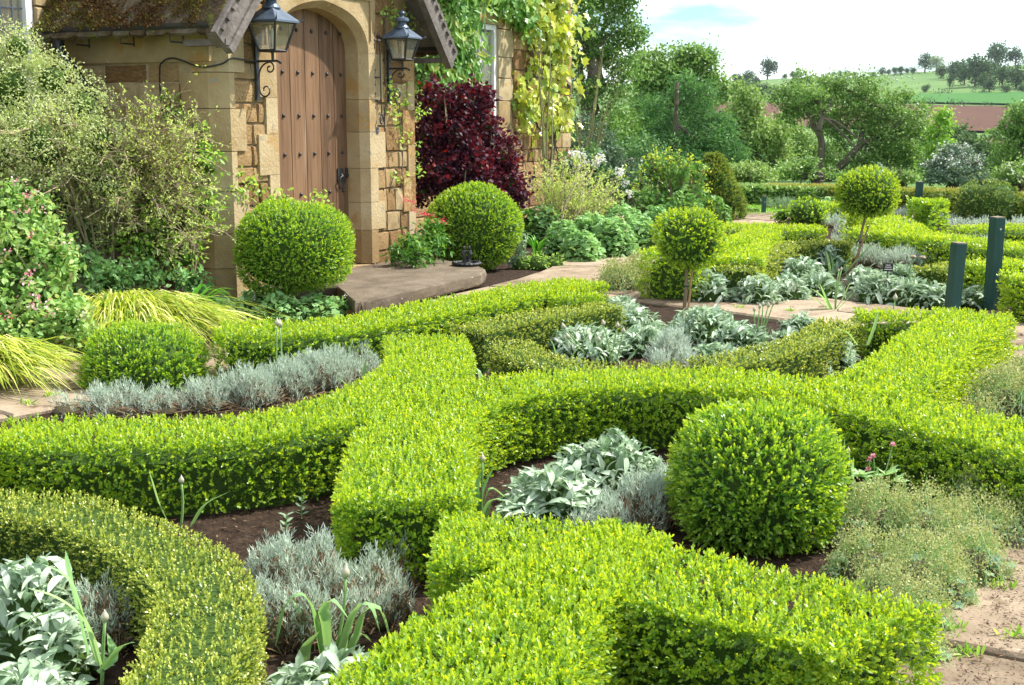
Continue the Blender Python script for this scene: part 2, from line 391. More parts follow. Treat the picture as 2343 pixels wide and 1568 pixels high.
class Acc:
    """collects world-space geometry with quads/tris into one mesh"""
    def __init__(s):
        s.v, s.f, s.n = [], [], 0
        s.t = []
    def add(s, V, F, t=0.5):
        V = np.asarray(V, float)
        s.v.append(V)
        s.f.extend([tuple(int(i) + s.n for i in f) for f in F])
        s.n += len(V)
        s.t.append(np.full(len(V), t))
        return s
    def box(s, c, half, R=None):
        c = np.asarray(c, float)
        P = np.array([(x, y, z) for x in (-1, 1) for y in (-1, 1) for z in (-1, 1)], float) * np.asarray(half)
        if R is not None:
            P = P @ np.asarray(R).T
        return s.add(P + c, [(0, 1, 3, 2), (4, 6, 7, 5), (0, 4, 5, 1), (2, 3, 7, 6), (0, 2, 6, 4), (1, 5, 7, 3)])
    def tube(s, pts, rad, sides=5, cap=True, t=0.5):
        pts = np.asarray(pts, float)
        n = len(pts)
        rad = np.broadcast_to(np.asarray(rad, float), (n,))
        T = np.gradient(pts, axis=0)
        T = unit(T)
        ref = np.array((0.0, 0.0, 1.0)) if abs(T[0][2]) < 0.9 else np.array((1.0, 0.0, 0.0))
        A = unit(np.cross(T, ref))
        B = np.cross(T, A)
        ang = np.arange(sides) * 2 * pi / sides
        V = pts[:, None, :] + rad[:, None, None] * (np.cos(ang)[None, :, None] * A[:, None, :] + np.sin(ang)[None, :, None] * B[:, None, :])
        V = V.reshape(-1, 3)
        F = []
        for i in range(n - 1):
            for j in range(sides):
                k = (j + 1) % sides
                F.append((i * sides + j, i * sides + k, (i + 1) * sides + k, (i + 1) * sides + j))
        if cap:
            F.append(tuple(range(sides - 1, -1, -1)))
            F.append(tuple((n - 1) * sides + j for j in range(sides)))
        return s.add(V, F, t)
    def lathe(s, c, prof, sides=14, t=0.5, squash=1.0):
        """prof: list of (r, z)"""
        c = np.asarray(c, float)
        ang = np.arange(sides) * 2 * pi / sides
        V = np.array([(r * math.cos(a), r * math.sin(a) * squash, z) for r, z in prof for a in ang]) + c
        F = []
        n = len(prof)
        for i in range(n - 1):
            for j in range(sides):
                k = (j + 1) % sides
                F.append((i * sides + j, i * sides + k, (i + 1) * sides + k, (i + 1) * sides + j))
        F.append(tuple(range(sides - 1, -1, -1)))
        F.append(tuple((n - 1) * sides + j for j in range(sides)))
        return s.add(V, F, t)
    def ellip(s, c, r, seg=10, rings=7, R=None):
        V, F = [], []
        for i in range(rings + 1):
            th = pi * i / rings
            for j in range(seg):
                a = 2 * pi * j / seg
                V.append((math.sin(th) * math.cos(a), math.sin(th) * math.sin(a), math.cos(th)))
        V = np.array(V) * np.asarray(r)
        if R is not None:
            V = V @ np.asarray(R).T
        for i in range(rings):
            for j in range(seg):
                k = (j + 1) % seg
                F.append((i * seg + j, (i + 1) * seg + j, (i + 1) * seg + k, i * seg + k))
        return s.add(V + np.asarray(c, float), F)
    def build(s, name, mat, parent=None, kind=None, smooth=False, tint=False):
        V = np.concatenate(s.v) - base_of(parent)
        me = raw_mesh(name, V, s.f, tint=np.concatenate(s.t) if tint else None, mat=mat, smooth=smooth)
        return link(name, me, parent, kind)

# leaf templates: (along, across, up) in leaf lengths/widths, triangles
T_DIA = (np.array([(0, 0, 0), (0.5, -0.5, 0.07), (1, 0, 0), (0.5, 0.5, 0.07)]), np.array([(0, 1, 2), (0, 2, 3)]))
T_OVAL = (np.array([(0, 0, 0), (0.28, -0.46, 0.07), (0.72, -0.42, 0.05), (1, 0, -0.04), (0.72, 0.42, 0.05), (0.28, 0.46, 0.07)]),
          np.array([(0, 1, 2), (0, 2, 3), (0, 3, 4), (0, 4, 5)]))
_a = [0, 0.22, 0.5, 0.78, 1.0]
_w = [0.10, 0.42, 0.5, 0.36, 0.0]
_c = [0, 0.10, 0.12, 0.04, -0.12]
_V, _F = [], []
for i in range(5):
    _V += [(_a[i], -_w[i], _c[i] + 0.05), (_a[i], 0, _c[i]), (_a[i], _w[i], _c[i] + 0.05)]
for i in range(4):
    for j in range(2):
        p = i * 3 + j
        _F += [(p, p + 1, p + 4), (p, p + 4, p + 3)]
T_FELT = (np.array(_V, float), np.array(_F))
T_LOBED = (np.array([(0, 0, 0), (0.15, -0.45, 0.05), (0.45, -0.28, 0.04), (0.6, -0.55, 0.02), (0.72, -0.2, 0.03), (1, 0, -0.05), (0.72, 0.2, 0.03), (0.6, 0.55, 0.02), (0.45, 0.28, 0.04), (0.15, 0.45, 0.05)]),
           np.array([(0, 1, 2), (0, 2, 4), (2, 3, 4), (0, 4, 5), (0, 5, 6), (0, 6, 8), (6, 7, 8), (0, 8, 9)]))

class Leaves:
    def __init__(s):
        s.V, s.F, s.T, s.n = [], [], [], 0
    def add(s, P, D, N, L, W, tint, tmpl=T_DIA):
        P = np.asarray(P, float)
        n = len(P)
        if n == 0:
            return s
        D = unit(D)
        B = unit(np.cross(D, N))
        N = np.cross(B, D)
        L = np.broadcast_to(np.asarray(L, float), (n,))
        W = np.broadcast_to(np.asarray(W, float), (n,))
        tint = np.broadcast_to(np.asarray(tint, float), (n,))
        tv, tf = tmpl
        V = (P[:, None, :] + tv[None, :, 0:1] * L[:, None, None] * D[:, None, :]
             + tv[None, :, 1:2] * W[:, None, None] * B[:, None, :]
             + tv[None, :, 2:3] * L[:, None, None] * N[:, None, :])
        k = len(tv)
        F = tf[None, :, :] + (np.arange(n) * k)[:, None, None] + s.n
        s.V.append(V.reshape(-1, 3))
        s.F.append(F.reshape(-1, 3))
        s.T.append(np.repeat(tint, k))
        s.n += n * k
        return s
    def ribbon(s, pts, side, width, tint):
        """pts (n,k,3) curves; side (n,3) across direction; width (n,k)"""
        n, k, _ = pts.shape
        V = np.stack((pts - side[:, None, :] * width[:, :, None] * 0.5, pts + side[:, None, :] * width[:, :, None] * 0.5), 2)
        idx = (np.arange(n) * k * 2)[:, None]
        j = np.arange(k - 1)[None, :] * 2
        a = idx + j + s.n
        F = np.stack((np.stack((a, a + 1, a + 3), -1), np.stack((a, a + 3, a + 2), -1)), 2).reshape(-1, 3)
        s.V.append(V.reshape(-1, 3))
        s.F.append(F)
        s.T.append(np.repeat(np.broadcast_to(np.asarray(tint, float), (n,)), k * 2))
        s.n += n * k * 2
        return s
    def build(s, name, mat, parent=None, kind='stuff'):
        V = np.concatenate(s.V) - base_of(parent)
        me = raw_mesh(name, V, tri=np.concatenate(s.F), tint=np.concatenate(s.T), mat=mat)
        return link(name, me, parent, kind)

def shoots(lv, P, Nn, nleaf, L, W, span, tilt=0.35, jit=0.3, tmpl=T_DIA, up=0.35, tint0=0.15, tint1=0.75, spread=0.8):
    """short leafy shoots growing from surface points P with outward normals Nn; pale young leaves at the tips"""
    n = len(P)
    S = unit(Nn * 0.9 + np.array((0, 0, up)) + rng.normal(size=(n, 3)) * jit)
    A = unit(np.cross(S, rand_unit(n)))
    B = np.cross(S, A)
    st = rng.normal(size=n) * 0.11
    for i in range(nleaf):
        f = i / max(1, nleaf - 1)
        ph = i * (pi if i % 2 else pi / 2) + rng.normal(size=n) * 0.35
        side = A * np.cos(ph)[:, None] + B * np.sin(ph)[:, None]
        sp = spread * (1.05 - 0.55 * f)
        D = unit(S * (1 - 0.35 * sp) + side * sp + rng.normal(size=(n, 3)) * 0.12)
        Nl = unit(S - D * 0.5 + rng.normal(size=(n, 3)) * 0.25)
        l = L * rng.uniform(0.75, 1.2, n) * (1 - 0.25 * f)
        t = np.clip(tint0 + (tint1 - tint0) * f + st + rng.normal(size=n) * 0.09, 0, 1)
        lv.add(P + S * (span * f)[..., None] if np.ndim(span) else P + S * span * f, D, Nl, l, W / L * l, t, tmpl)

def thin(P, N, back=0.33, out=0.4):
    """fewer shoots on sides turned away from the photographer and well outside the frame"""
    v = np.array((0, 0, EYE)) - P
    d = (N * v).sum(1) / np.linalg.norm(v, axis=1)
    px = P[:, 0] / np.maximum(P[:, 1], 0.5)
    prob = np.where(d < -0.12, back, 1.0) * np.where(np.abs(px) > 0.5, out, 1.0) * np.where(P[:, 1] < 2.75, out, 1.0)
    return rng.random(len(P)) < prob

def catmull(pts, step=0.06):
    pts = np.asarray(pts, float)
    P = np.vstack((2 * pts[0] - pts[1], pts, 2 * pts[-1] - pts[-2]))
    out = []
    for i in range(1, len(P) - 2):
        d = np.linalg.norm(P[i + 1] - P[i])
        k = max(2, int(d / step))
        for t in np.linspace(0, 1, k, endpoint=False):
            a, b, c, e = P[i - 1], P[i], P[i + 1], P[i + 2]
            out.append(0.5 * ((2 * b) + (-a + c) * t + (2 * a - 5 * b + 4 * c - e) * t * t + (-a + 3 * b - 3 * c + e) * t ** 3))
    out.append(P[-2])
    return np.array(out)

def wob(P, amp, f=5.0, ph=0.0):
    return amp * (np.sin(P[:, 0] * f * 1.3 + ph) + np.sin(P[:, 1] * f + 1.7 + ph) + np.sin(P[:, 2] * f * 1.7 + P[:, 0] * f * 0.8 + ph * 2)) / 2

def hedge(name, label, px, w, h, z0=0.0, dens=1900, leaf=(0.019, 0.010), nleaf=7, mat='box', group=None, span=0.030, plan=None, cat='hedge', tint=(0.30, 0.70), core='twigcore', inset=0.085, up=0.35, wobamp=0.008):
    """clipped hedge swept along its centre line: px are photo points on the centre of its top"""
    c = np.array([G(x, y, h + z0)[:2] for x, y in px]) if plan is None else np.array(plan)
    c = catmull(c)
    seg = np.linalg.norm(np.diff(c, axis=0), axis=1)
    cum = np.concatenate(([0], np.cumsum(seg)))
    Ltot = cum[-1]
    T = unit(np.gradient(c, axis=0))
    Nn = np.stack((T[:, 1], -T[:, 0]), 1)
    wr = (1.0, 1.0)
    if isinstance(w, tuple):
        wr = (w[0] / max(w), w[1] / max(w))
        w = max(w)
    root = empty(name, (c[len(c) // 2][0], c[len(c) // 2][1], z0), label, cat, group)
    lv = Leaves()
    per = 2 * h + 2 * w
    far = c[len(c) // 2][1] > 7.3
    dens = dens * ((1.3 if far else 1.62) if mat == 'box' else 1.3)
    n = int(dens * per * Ltot)
    s = rng.uniform(0, Ltot, n)
    q = rng.uniform(0, per, n)
    x = np.stack([np.interp(s, cum, c[:, k]) for k in range(2)], 1)
    nn = unit(np.stack([np.interp(s, cum, Nn[:, k]) for k in range(2)], 1))
    off = np.where(q < h, -w, np.where(q < h + 2 * w, q - h - w, w))
    zz = np.where(q < h, q, np.where(q < h + 2 * w, h, per - q))
    # rounded shoulders
    ex = np.clip((np.abs(off) - (w - 0.05)) / 0.05, 0, 1) * np.sign(off)
    ez = np.clip((zz - (h - 0.05)) / 0.05, 0, 1)
    nv = np.stack((nn[:, 0] * ex, nn[:, 1] * ex, ez + 1e-4), 1)
    nv = unit(nv)
    rr = np.minimum(np.abs(ex), ez)
    off = off * (wr[0] + (wr[1] - wr[0]) * s / Ltot)
    P = np.stack((x[:, 0] + nn[:, 0] * off, x[:, 1] + nn[:, 1] * off, zz + z0), 1)
    P = P - nv * (0.022 * rr)[:, None]
    # ends
    m = int(dens * 2 * w * h)
    for e, sg in ((0, -1), (-1, 1)):
        q1 = rng.uniform(-w, w, m) * wr[e]
        q2 = rng.uniform(0, h, m)
        pe = np.stack((c[e][0] + Nn[e][0] * q1, c[e][1] + Nn[e][1] * q1, q2 + z0), 1)
        ne = np.tile(np.array((T[e][0] * sg, T[e][1] * sg, 0.05)), (m, 1))
        P = np.vstack((P, pe))
        nv = np.vstack((nv, ne))
    P = P + nv * wob(P, wobamp)[:, None]
    P = P - nv * (0.018 + 0.06 * rng.random(len(P)) ** 1.3)[:, None]
    keep = P[:, 2] > z0 + 0.015 + 0.03 * rng.random(len(P))
    P, nv = P[keep], nv[keep]
    keep = thin(P, nv)
    P, nv = P[keep], nv[keep]
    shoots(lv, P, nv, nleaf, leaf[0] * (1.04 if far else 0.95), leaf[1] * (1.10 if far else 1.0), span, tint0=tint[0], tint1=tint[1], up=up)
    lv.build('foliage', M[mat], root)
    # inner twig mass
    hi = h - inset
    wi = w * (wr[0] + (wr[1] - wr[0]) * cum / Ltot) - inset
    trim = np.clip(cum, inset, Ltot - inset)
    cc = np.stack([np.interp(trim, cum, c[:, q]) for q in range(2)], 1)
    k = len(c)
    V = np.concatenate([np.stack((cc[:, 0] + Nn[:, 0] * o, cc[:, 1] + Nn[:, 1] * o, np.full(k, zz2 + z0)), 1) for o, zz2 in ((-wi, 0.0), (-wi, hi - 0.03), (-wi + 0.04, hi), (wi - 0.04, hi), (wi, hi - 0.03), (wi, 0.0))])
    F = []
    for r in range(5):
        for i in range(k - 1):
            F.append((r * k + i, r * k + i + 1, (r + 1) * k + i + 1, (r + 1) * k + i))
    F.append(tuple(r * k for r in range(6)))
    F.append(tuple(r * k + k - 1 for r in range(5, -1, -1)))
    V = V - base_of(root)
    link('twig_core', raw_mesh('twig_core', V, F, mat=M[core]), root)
    return root

def ball_foliage(root, c, r, dens, leaf, nleaf=7, mat='boxball', span=0.035, power=2.0, zmin=None, tint=(0.15, 0.75), core='twigcore', wobamp=0.012, up=0.3):
    r = np.asarray(r, float) * np.ones(3)
    n = int(dens * 4 * pi * r[0] * (r[0] + r[2]) / 2)
    u = rand_unit(n)
    g = (np.abs(u) ** power).sum(1) ** (-1 / power)
    P = np.asarray(c) + u * g[:, None] * r
    nv = unit(u * np.abs(u) ** (power - 2) / r)
    P = P + nv * (wob(P, wobamp, 9) + r[0] * 0.055 * np.sin(u[:, 0] * 3.1 + c[0] * 5) * np.sin(u[:, 2] * 2.7 + c[1]))[:, None] - nv * rng.uniform(0, 0.05, n)[:, None]
    if zmin is not None:
        k = P[:, 2] > zmin
        P, nv = P[k], nv[k]
    k = thin(P, nv)
    P, nv = P[k], nv[k]
    lv = Leaves()
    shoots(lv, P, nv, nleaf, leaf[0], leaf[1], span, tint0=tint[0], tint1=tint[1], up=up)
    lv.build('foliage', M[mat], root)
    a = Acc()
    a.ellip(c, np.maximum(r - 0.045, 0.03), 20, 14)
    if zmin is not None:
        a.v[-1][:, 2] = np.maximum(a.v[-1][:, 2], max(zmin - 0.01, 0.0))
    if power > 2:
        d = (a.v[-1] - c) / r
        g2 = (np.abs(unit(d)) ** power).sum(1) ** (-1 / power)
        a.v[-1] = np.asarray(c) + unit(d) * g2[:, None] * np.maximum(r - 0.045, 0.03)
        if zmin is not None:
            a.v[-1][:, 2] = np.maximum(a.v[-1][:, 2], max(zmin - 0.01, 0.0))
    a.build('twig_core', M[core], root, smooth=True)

def arc_pts(a, b, sag=(0, 0, 0), k=6, jit=0.0):
    t = np.linspace(0, 1, k)[:, None]
    p = np.asarray(a) * (1 - t) + np.asarray(b) * t + 4 * t * (1 - t) * np.asarray(sag)
    if jit:
        j = rng.normal(size=p.shape) * jit
        j[0] = 0
        p = p + j
    return p

def cluster_leaves(lv, centers, per, rad, L, W, tmpl=T_DIA, out=None, upb=0.5, tint=(0.5, 0.22), flat=0.8, dirs=None):
    n = len(centers) * per
    C = np.repeat(np.asarray(centers), per, 0)
    o = rng.normal(size=(n, 3)) * rad * 0.55
    o[:, 2] *= flat
    P = C + o
    D = unit(rng.normal(size=(n, 3)) + o / max(rad, 1e-6) * 0.8 - np.array((0, 0, 0.25)))
    N = unit(rng.normal(size=(n, 3)) * 0.6 + np.array((0, 0, upb)))
    l = L * rng.uniform(0.7, 1.25, n)
    ct = np.repeat(rng.normal(size=len(centers)) * tint[1] * 0.7, per)
    lv.add(P, D, N, l, l * W / L, np.clip(tint[0] + ct + rng.normal(size=n) * tint[1], 0, 1), tmpl)

def lobe_points(lobes, n, shell=0.45):
    """points in the outer part of several ellipsoid lobes (cx,cy,cz,rx,ry,rz)"""
    lobes = np.asarray(lobes, float)
    vol = lobes[:, 3] * lobes[:, 4] * lobes[:, 5]
    vol = vol ** 0.75
    idx = rng.choice(len(lobes), n, p=vol / vol.sum())
    u = rand_unit(n)
    r = (shell ** 3 + (1 - shell ** 3) * rng.random(n)) ** (1 / 3)
    q = u * r[:, None]
    bump = 1 + 0.18 * np.sin(u[:, 0] * 5 + idx) * np.sin(u[:, 2] * 6 + idx * 2)
    return lobes[idx, :3] + q * lobes[idx, 3:] * bump[:, None]

def LB(px, py, rpx, Y, dy=0.0, ry=None, rzf=1.0):
    """lobe seen at photo pixel (px,py) with pixel radius rpx at distance Y (+dy)"""
    c = PY(px, py, Y + dy)
    r = rpx * Y / (FPX * 1.0)
    return (c[0], c[1], c[2], r, ry if ry else r, r * rzf)

def limbs(acc, base, top, r0, tips, sides=7, k=8, jit=0.02):
    """trunk from base to top and limbs from the trunk to tips"""
    tr = arc_pts(base, top, k=k, jit=jit)
    acc.tube(tr, np.linspace(r0, r0 * 0.55, k), sides)
    for t in tips:
        f = rng.uniform(0.35, 1.0)
        i = int(f * (k - 1))
        st = tr[i]
        rr = r0 * (0.55 - 0.25 * f)
        sag = np.array((0, 0, 0.12 * np.linalg.norm(np.asarray(t) - st)))
        acc.tube(arc_pts(st, t, sag * rng.uniform(-0.3, 0.8), 7, jit * 1.5), np.linspace(rr, rr * 0.18, 7), max(4, sides - 2))

def ground_z(x, y):
    """the lie of the land: level garden, a valley behind it, a hill beyond"""
    x = np.asarray(x, float)
    y = np.asarray(y, float)
    def sm(a, b, v):
        t = np.clip((v - a) / (b - a), 0, 1)
        return t * t * (3 - 2 * t)
    rp = np.interp(x / np.maximum(y, 60) * FPX / cT + 1171, [600, 1480, 1680, 1800, 1980, 2060, 2170, 2342, 2700, 3200], [205, 192, 187, 181, 178, 169, 163, 150, 140, 150])
    ridge = EYE + (268 - rp) / FPX * 700 * 0.985
    z = -9.0 * sm(29, 130, y)
    z = z + 4.5 * sm(150, 330, y)
    t = np.clip((y - 330) / 370, 0, 1)
    t = t * (1.32 - 0.32 * t)
    z = np.where(y > 330, -4.5 + t * (ridge + 4.5), z)
    z = np.where(y > 700, ridge - (y - 700) * 0.02, z)
    z = np.where(y < 0, 0.0, z)
    return z

def land(px, py):
    rx, ry, rz = ray(px, py)
    ts = np.arange(31, 720, 0.5) / ry
    zz = EYE + rz * ts
    g = ground_z(rx * ts, ry * ts)
    k = np.argmax(zz <= g)
    if zz[k] > g[k]:
        k = len(ts) - 1
    return np.array((rx * ts[k], ry * ts[k], g[k]))
# ------------------------------------------------------------------ the setting: land, soil, lawn, fields
def grid_sheet(name, xs, ys, dz, mat, kind='structure', clip=None):
    X, Y = np.meshgrid(xs, ys)
    Z = ground_z(X, Y) + dz
    V = np.stack((X.ravel(), Y.ravel(), Z.ravel()), 1)
    nx, ny = len(xs), len(ys)
    i = np.arange(nx - 1)[None, :] + (np.arange(ny - 1) * nx)[:, None]
    F = np.stack((i, i + 1, i + nx + 1, i + nx), -1).reshape(-1, 4)
    if clip is not None:
        cen = V[F].mean(1)
        F = F[clip(cen)]
        used = np.unique(F)
        mp = np.full(len(V), -1)
        mp[used] = np.arange(len(used))
        V, F = V[used], mp[F]
    o = link(name, raw_mesh(name, V, tri=F, mat=M[mat], smooth=True))
    o['kind'] = kind
    return o

def nonuni(a, b, fine, coarse, lim):
    v, o = a, [a]
    while v < b:
        v += fine if lim[0] < v < lim[1] else coarse
        o.append(min(v, b))
    return np.array(o)

grid_sheet('ground', nonuni(-1400, 1400, 12, 70, (-350, 500)), nonuni(-60, 3200, 9, 90, (0, 760)), -0.02, 'terrain')
soil_x, soil_y = np.arange(-9, 12.1, 0.17), np.arange(-2, 26.6, 0.17)
so = grid_sheet('soil', soil_x, soil_y, 0.0, 'soil')
so.data.name = 'soil'
_co = np.zeros(len(so.data.vertices) * 3, np.float32)
so.data.vertices.foreach_get('co', _co)
_co = _co.reshape(-1, 3)
_co[:, 2] += rng.normal(size=len(_co)) * 0.006
so.data.vertices.foreach_set('co', _co.ravel())

def sheet_from_px(name, poly, z, mat, n=1):
    V = [G(x, y, z) for x, y in poly]
    o = link(name, raw_mesh(name, np.array(V), [tuple(range(len(V)))], mat=M[mat]))
    o['kind'] = 'structure'
    return o

# lawn beyond the path, with its blades where it can be seen
sheet_from_px('lawn', [(1560, 494), (1800, 492), (1850, 470), (1900, 452), (1560, 450)], 0.018, 'lawn')
lv = Leaves()
n = 9000
P = np.stack((rng.uniform(2.6, 6.2, n), rng.uniform(21.4, 25.8, n), np.full(n, 0.018)), 1)
lv.add(P, rng.normal(size=(n, 3)) * 0.3 + np.array((0, 0, 1)), rand_unit(n), rng.uniform(0.02, 0.045, n), 0.012, rng.random(n))
tag(lv.build('grass', M['lawngrass']), kind='stuff')

def field(name, poly_px, dz, mat):
    """a field draped on the hillside between photo points (interpolated as a quad)"""
    p = [land(*q) for q in poly_px]
    k = 26
    u, v = np.meshgrid(np.linspace(0, 1, k * 2), np.linspace(0, 1, k))
    c = [np.array(q[:2]) for q in p]
    xy = (c[0][None, None] * ((1 - u) * (1 - v))[..., None] + c[1][None, None] * (u * (1 - v))[..., None]
          + c[2][None, None] * (u * v)[..., None] + c[3][None, None] * ((1 - u) * v)[..., None])
    V = np.stack((xy[..., 0].ravel(), xy[..., 1].ravel(), ground_z(xy[..., 0], xy[..., 1]).ravel() + dz), 1)
    nx = k * 2
    i = np.arange(nx - 1)[None, :] + (np.arange(k - 1) * nx)[:, None]
    F = np.stack((i, i + 1, i + nx + 1, i + nx), -1).reshape(-1, 4)
    o = link(name, raw_mesh(name, V, tri=F, mat=M[mat], smooth=True))
    o['kind'] = 'structure'

field('pasture', [(1400, 221), (2700, 224), (2700, 150), (1400, 197)], 0.5, 'hillgrass')
field('green_field', [(1930, 236), (2700, 262), (2700, 222), (1930, 222)], 0.6, 'crop')
field('ploughed_field', [(1500, 285), (2420, 312), (2420, 252), (1500, 235)], 0.6, 'plough')
field('lower_ploughed_field', [(2130, 334), (2300, 336), (2300, 322), (2130, 322)], 0.7, 'plough')

# ------------------------------------------------------------------ flagstone path: every flag a piece
path = empty('path', (1.5, 12, 0), kind='structure')
FLAG_N = 0
def flag_band(center, width, seed, lens=(0.6, 1.05), z=0.03, split=0.75):
    global FLAG_N
    r = random.Random(seed)
    c = catmull(center, 0.05)
    cum = np.concatenate(([0], np.cumsum(np.linalg.norm(np.diff(c, axis=0), axis=1))))
    T = unit(np.gradient(c, axis=0))
    N = np.stack((T[:, 1], -T[:, 0]), 1)
    def at(s, o):
        p = np.array([np.interp(s, cum, c[:, k]) for k in range(2)])
        nn = unit(np.array([np.interp(s, cum, N[:, k]) for k in range(2)]))
        return p + nn * o
    s = 0.0
    while s < cum[-1] - 0.3:
        l = r.uniform(*lens)
        e = min(s + l, cum[-1])
        cuts = [-width / 2, width / 2]
        if r.random() < split:
            cuts.insert(1, r.uniform(-0.2, 0.2) * width)
        for a, b in zip(cuts[:-1], cuts[1:]):
            g = 0.011
            q = []
            for (ss, oo, ds, do) in ((s, a, 1, 1), (e, a, -1, 1), (e, b, -1, -1), (s, b, 1, -1)):
                # nip the corners so the outline is not a clean rectangle
                q.append(at(ss + ds * (g + r.uniform(0, 0.012)), oo + do * (g + r.uniform(0, 0.012))))
            mids = [0.5 * (q[i] + q[(i + 1) % 4]) + np.array((r.uniform(-0.008, 0.008), r.uniform(-0.008, 0.008))) for i in range(4)]
            ring = np.array([x for i in range(4) for x in (q[i], mids[i])])
            cen = ring.mean(0)
            zt = z + r.uniform(-0.006, 0.006)
            tx, ty = r.uniform(-0.006, 0.006), r.uniform(-0.006, 0.006)
            inner = cen + (ring - cen) * 0.975
            V = [(p[0] - cen[0], p[1] - cen[1], -0.05) for p in ring]
            V += [(p[0] - cen[0], p[1] - cen[1], -0.012) for p in ring]
            V += [(p[0] - cen[0], p[1] - cen[1], (p[0] - cen[0]) * tx + (p[1] - cen[1]) * ty) for p in inner]
            F = []
            for k in range(2):
                for i in range(8):
                    j = (i + 1) % 8
                    F.append((k * 8 + i, k * 8 + j, k * 8 + 8 + j, k * 8 + 8 + i))
            F.append(tuple(range(16, 24)))
            me = raw_mesh('flagstone', np.array(V), F, mat=M['flag'])
            o = link('flagstone', me, path)
            o.location = (cen[0] - 1.5, cen[1] - 12, zt)
            FLAG_N += 1
        s = e

flag_band([(-4.9, 5.6), (-3.7, 6.7), (-2.75, 7.75), (-1.7, 8.9), (-0.75, 10.1)], 1.25, 3)
flag_band([(-0.4, 10.5), (0.35, 11.8), (0.85, 12.9), (1.25, 14.2), (1.75, 15.8), (2.5, 18.0), (3.4, 20.2), (4.6, 21.3), (6.0, 21.9)], 1.45, 5)
flag_band([(0.95, 12.35), (1.9, 11.45), (2.8, 10.5), (3.65, 9.55), (4.3, 8.4)], 1.35, 9, split=0.85)
flag_band([(4.75, 8.3), (4.15, 7.0), (3.35, 5.7), (2.55, 4.55), (1.85, 3.35), (1.2, 2.2)], 1.5, 12, lens=(0.7, 1.15))

# ------------------------------------------------------------------ the stone house
U = np.array((math.sin(math.radians(26)), math.cos(math.radians(26)), 0))
NV = np.array((U[1], -U[0], 0))
W0 = np.array((-1.36, 13.05, 0))
ZV = np.array((0, 0, 1.0))
NM = -1.7          # the main wall stands this far behind the porch front
def WP(s, z, n=0.0):
    return W0 + U * s + NV * n + ZV * z

def wall_s(px, n=0.0):
    """place along the wall plane (offset n) that shows at photo column px"""
    k = (px - 1171) / (FPX / cT)
    b = W0 + NV * n
    return (k * b[1] - b[0]) / (U[0] - k * U[1])

house = empty('stone_house', WP(0, 0), 'honey coloured stone house with a gabled porch, arched oak door and climbers on its walls', 'house')
HB = base_of(house)

def frame_prism(acc, poly, d0, d1, to):
    """extrude polygon poly (a,b) between depths d0<d1 with mapping to(a,b,d)"""
    k = len(poly)
    V = [to(a, b, d0) for a, b in poly] + [to(a, b, d1) for a, b in poly]
    F = [tuple(range(k - 1, -1, -1)), tuple(range(k, 2 * k))]
    for i in range(k):
        j = (i + 1) % k
        F.append((i, j, k + j, k + i))
    acc.add(V, F)

def tri_ngons(o):
    bm = bmesh.new()
    bm.from_mesh(o.data)
    bmesh.ops.triangulate(bm, faces=[f for f in bm.faces if len(f.verts) > 4])
    bmesh.ops.recalc_face_normals(bm, faces=bm.faces)
    bm.to_mesh(o.data)
    bm.free()

def block_meshes(mat, k=5, ch=0.05):
    out = []
    for _ in range(k):
        V = []
        for y, ins, jt in ((-0.5, 0.0, 0.0), (0.3, 0.0, 0.012), (0.47, ch, 0.02)):
            for x, z in ((-0.5, -0.5), (0, -0.5), (0.5, -0.5), (0.5, 0), (0.5, 0.5), (0, 0.5), (-0.5, 0.5), (-0.5, 0)):
                V.append((x * (1 - 2 * ins) + random.uniform(-jt, jt), y + random.uniform(-jt, jt) * 3, z * (1 - 2 * ins) + random.uniform(-jt, jt)))
        V.append((random.uniform(-0.1, 0.1), 0.5 + random.uniform(0, 0.06), random.uniform(-0.1, 0.1)))
        F = []
        for r in range(2):
            for i in range(8):
                j = (i + 1) % 8
                F.append((r * 8 + i, r * 8 + j, r * 8 + 8 + j, r * 8 + 8 + i))
        for i in range(8):
            F.append((16 + i, 16 + (i + 1) % 8, 24))
        me = raw_mesh('stone', np.array(V), F, mat=M[mat])
        bm = bmesh.new()
        bm.from_mesh(me)
        bmesh.ops.recalc_face_normals(bm, faces=bm.faces)
        bm.to_mesh(me)
        bm.free()
        out.append(me)
    return out
BL_IRON, BL_PALE = block_meshes('ironstone'), block_meshes('dressing', ch=0.025)

def piece(name, me, parent, pos, ax, ay, az):
    o = link(name, me, parent)
    p = np.asarray(pos) - base_of(parent)
    o.matrix_local = Matrix(((ax[0], ay[0], az[0], p[0]), (ax[1], ay[1], az[1], p[1]), (ax[2], ay[2], az[2], p[2]), (0, 0, 0, 1)))
    return o

def lay_stones(parent, to, nrm, along, a0, a1, b0, b1, skip=None, rows=(0.15, 0.26), lens=(0.17, 0.42), pale=0.12, thick=0.10, seed=1, proud=0.012):
    r = random.Random(seed)
    b = b0
    while b < b1 - 0.04:
        h = r.uniform(*rows)
        if b1 - (b + h) < 0.1: h = b1 - b
        a = a0
        while a < a1 - 0.03:
            l = r.uniform(*lens) * (0.8 + h)
            if a1 - (a + l) < 0.12: l = a1 - a
            ca, cb = a + l / 2, b + h / 2
            if not (skip and skip(a, a + l, b, b + h)):
                g = 0.012
                me = r.choice(BL_PALE if r.random() < pale else BL_IRON)
                pr = proud + r.uniform(-0.006, 0.008)
                piece('stone', me, parent, to(ca, cb) + nrm * (pr - thick / 2), along * (l - g), nrm * thick, ZV * (h - g))
            a += l
        b += h

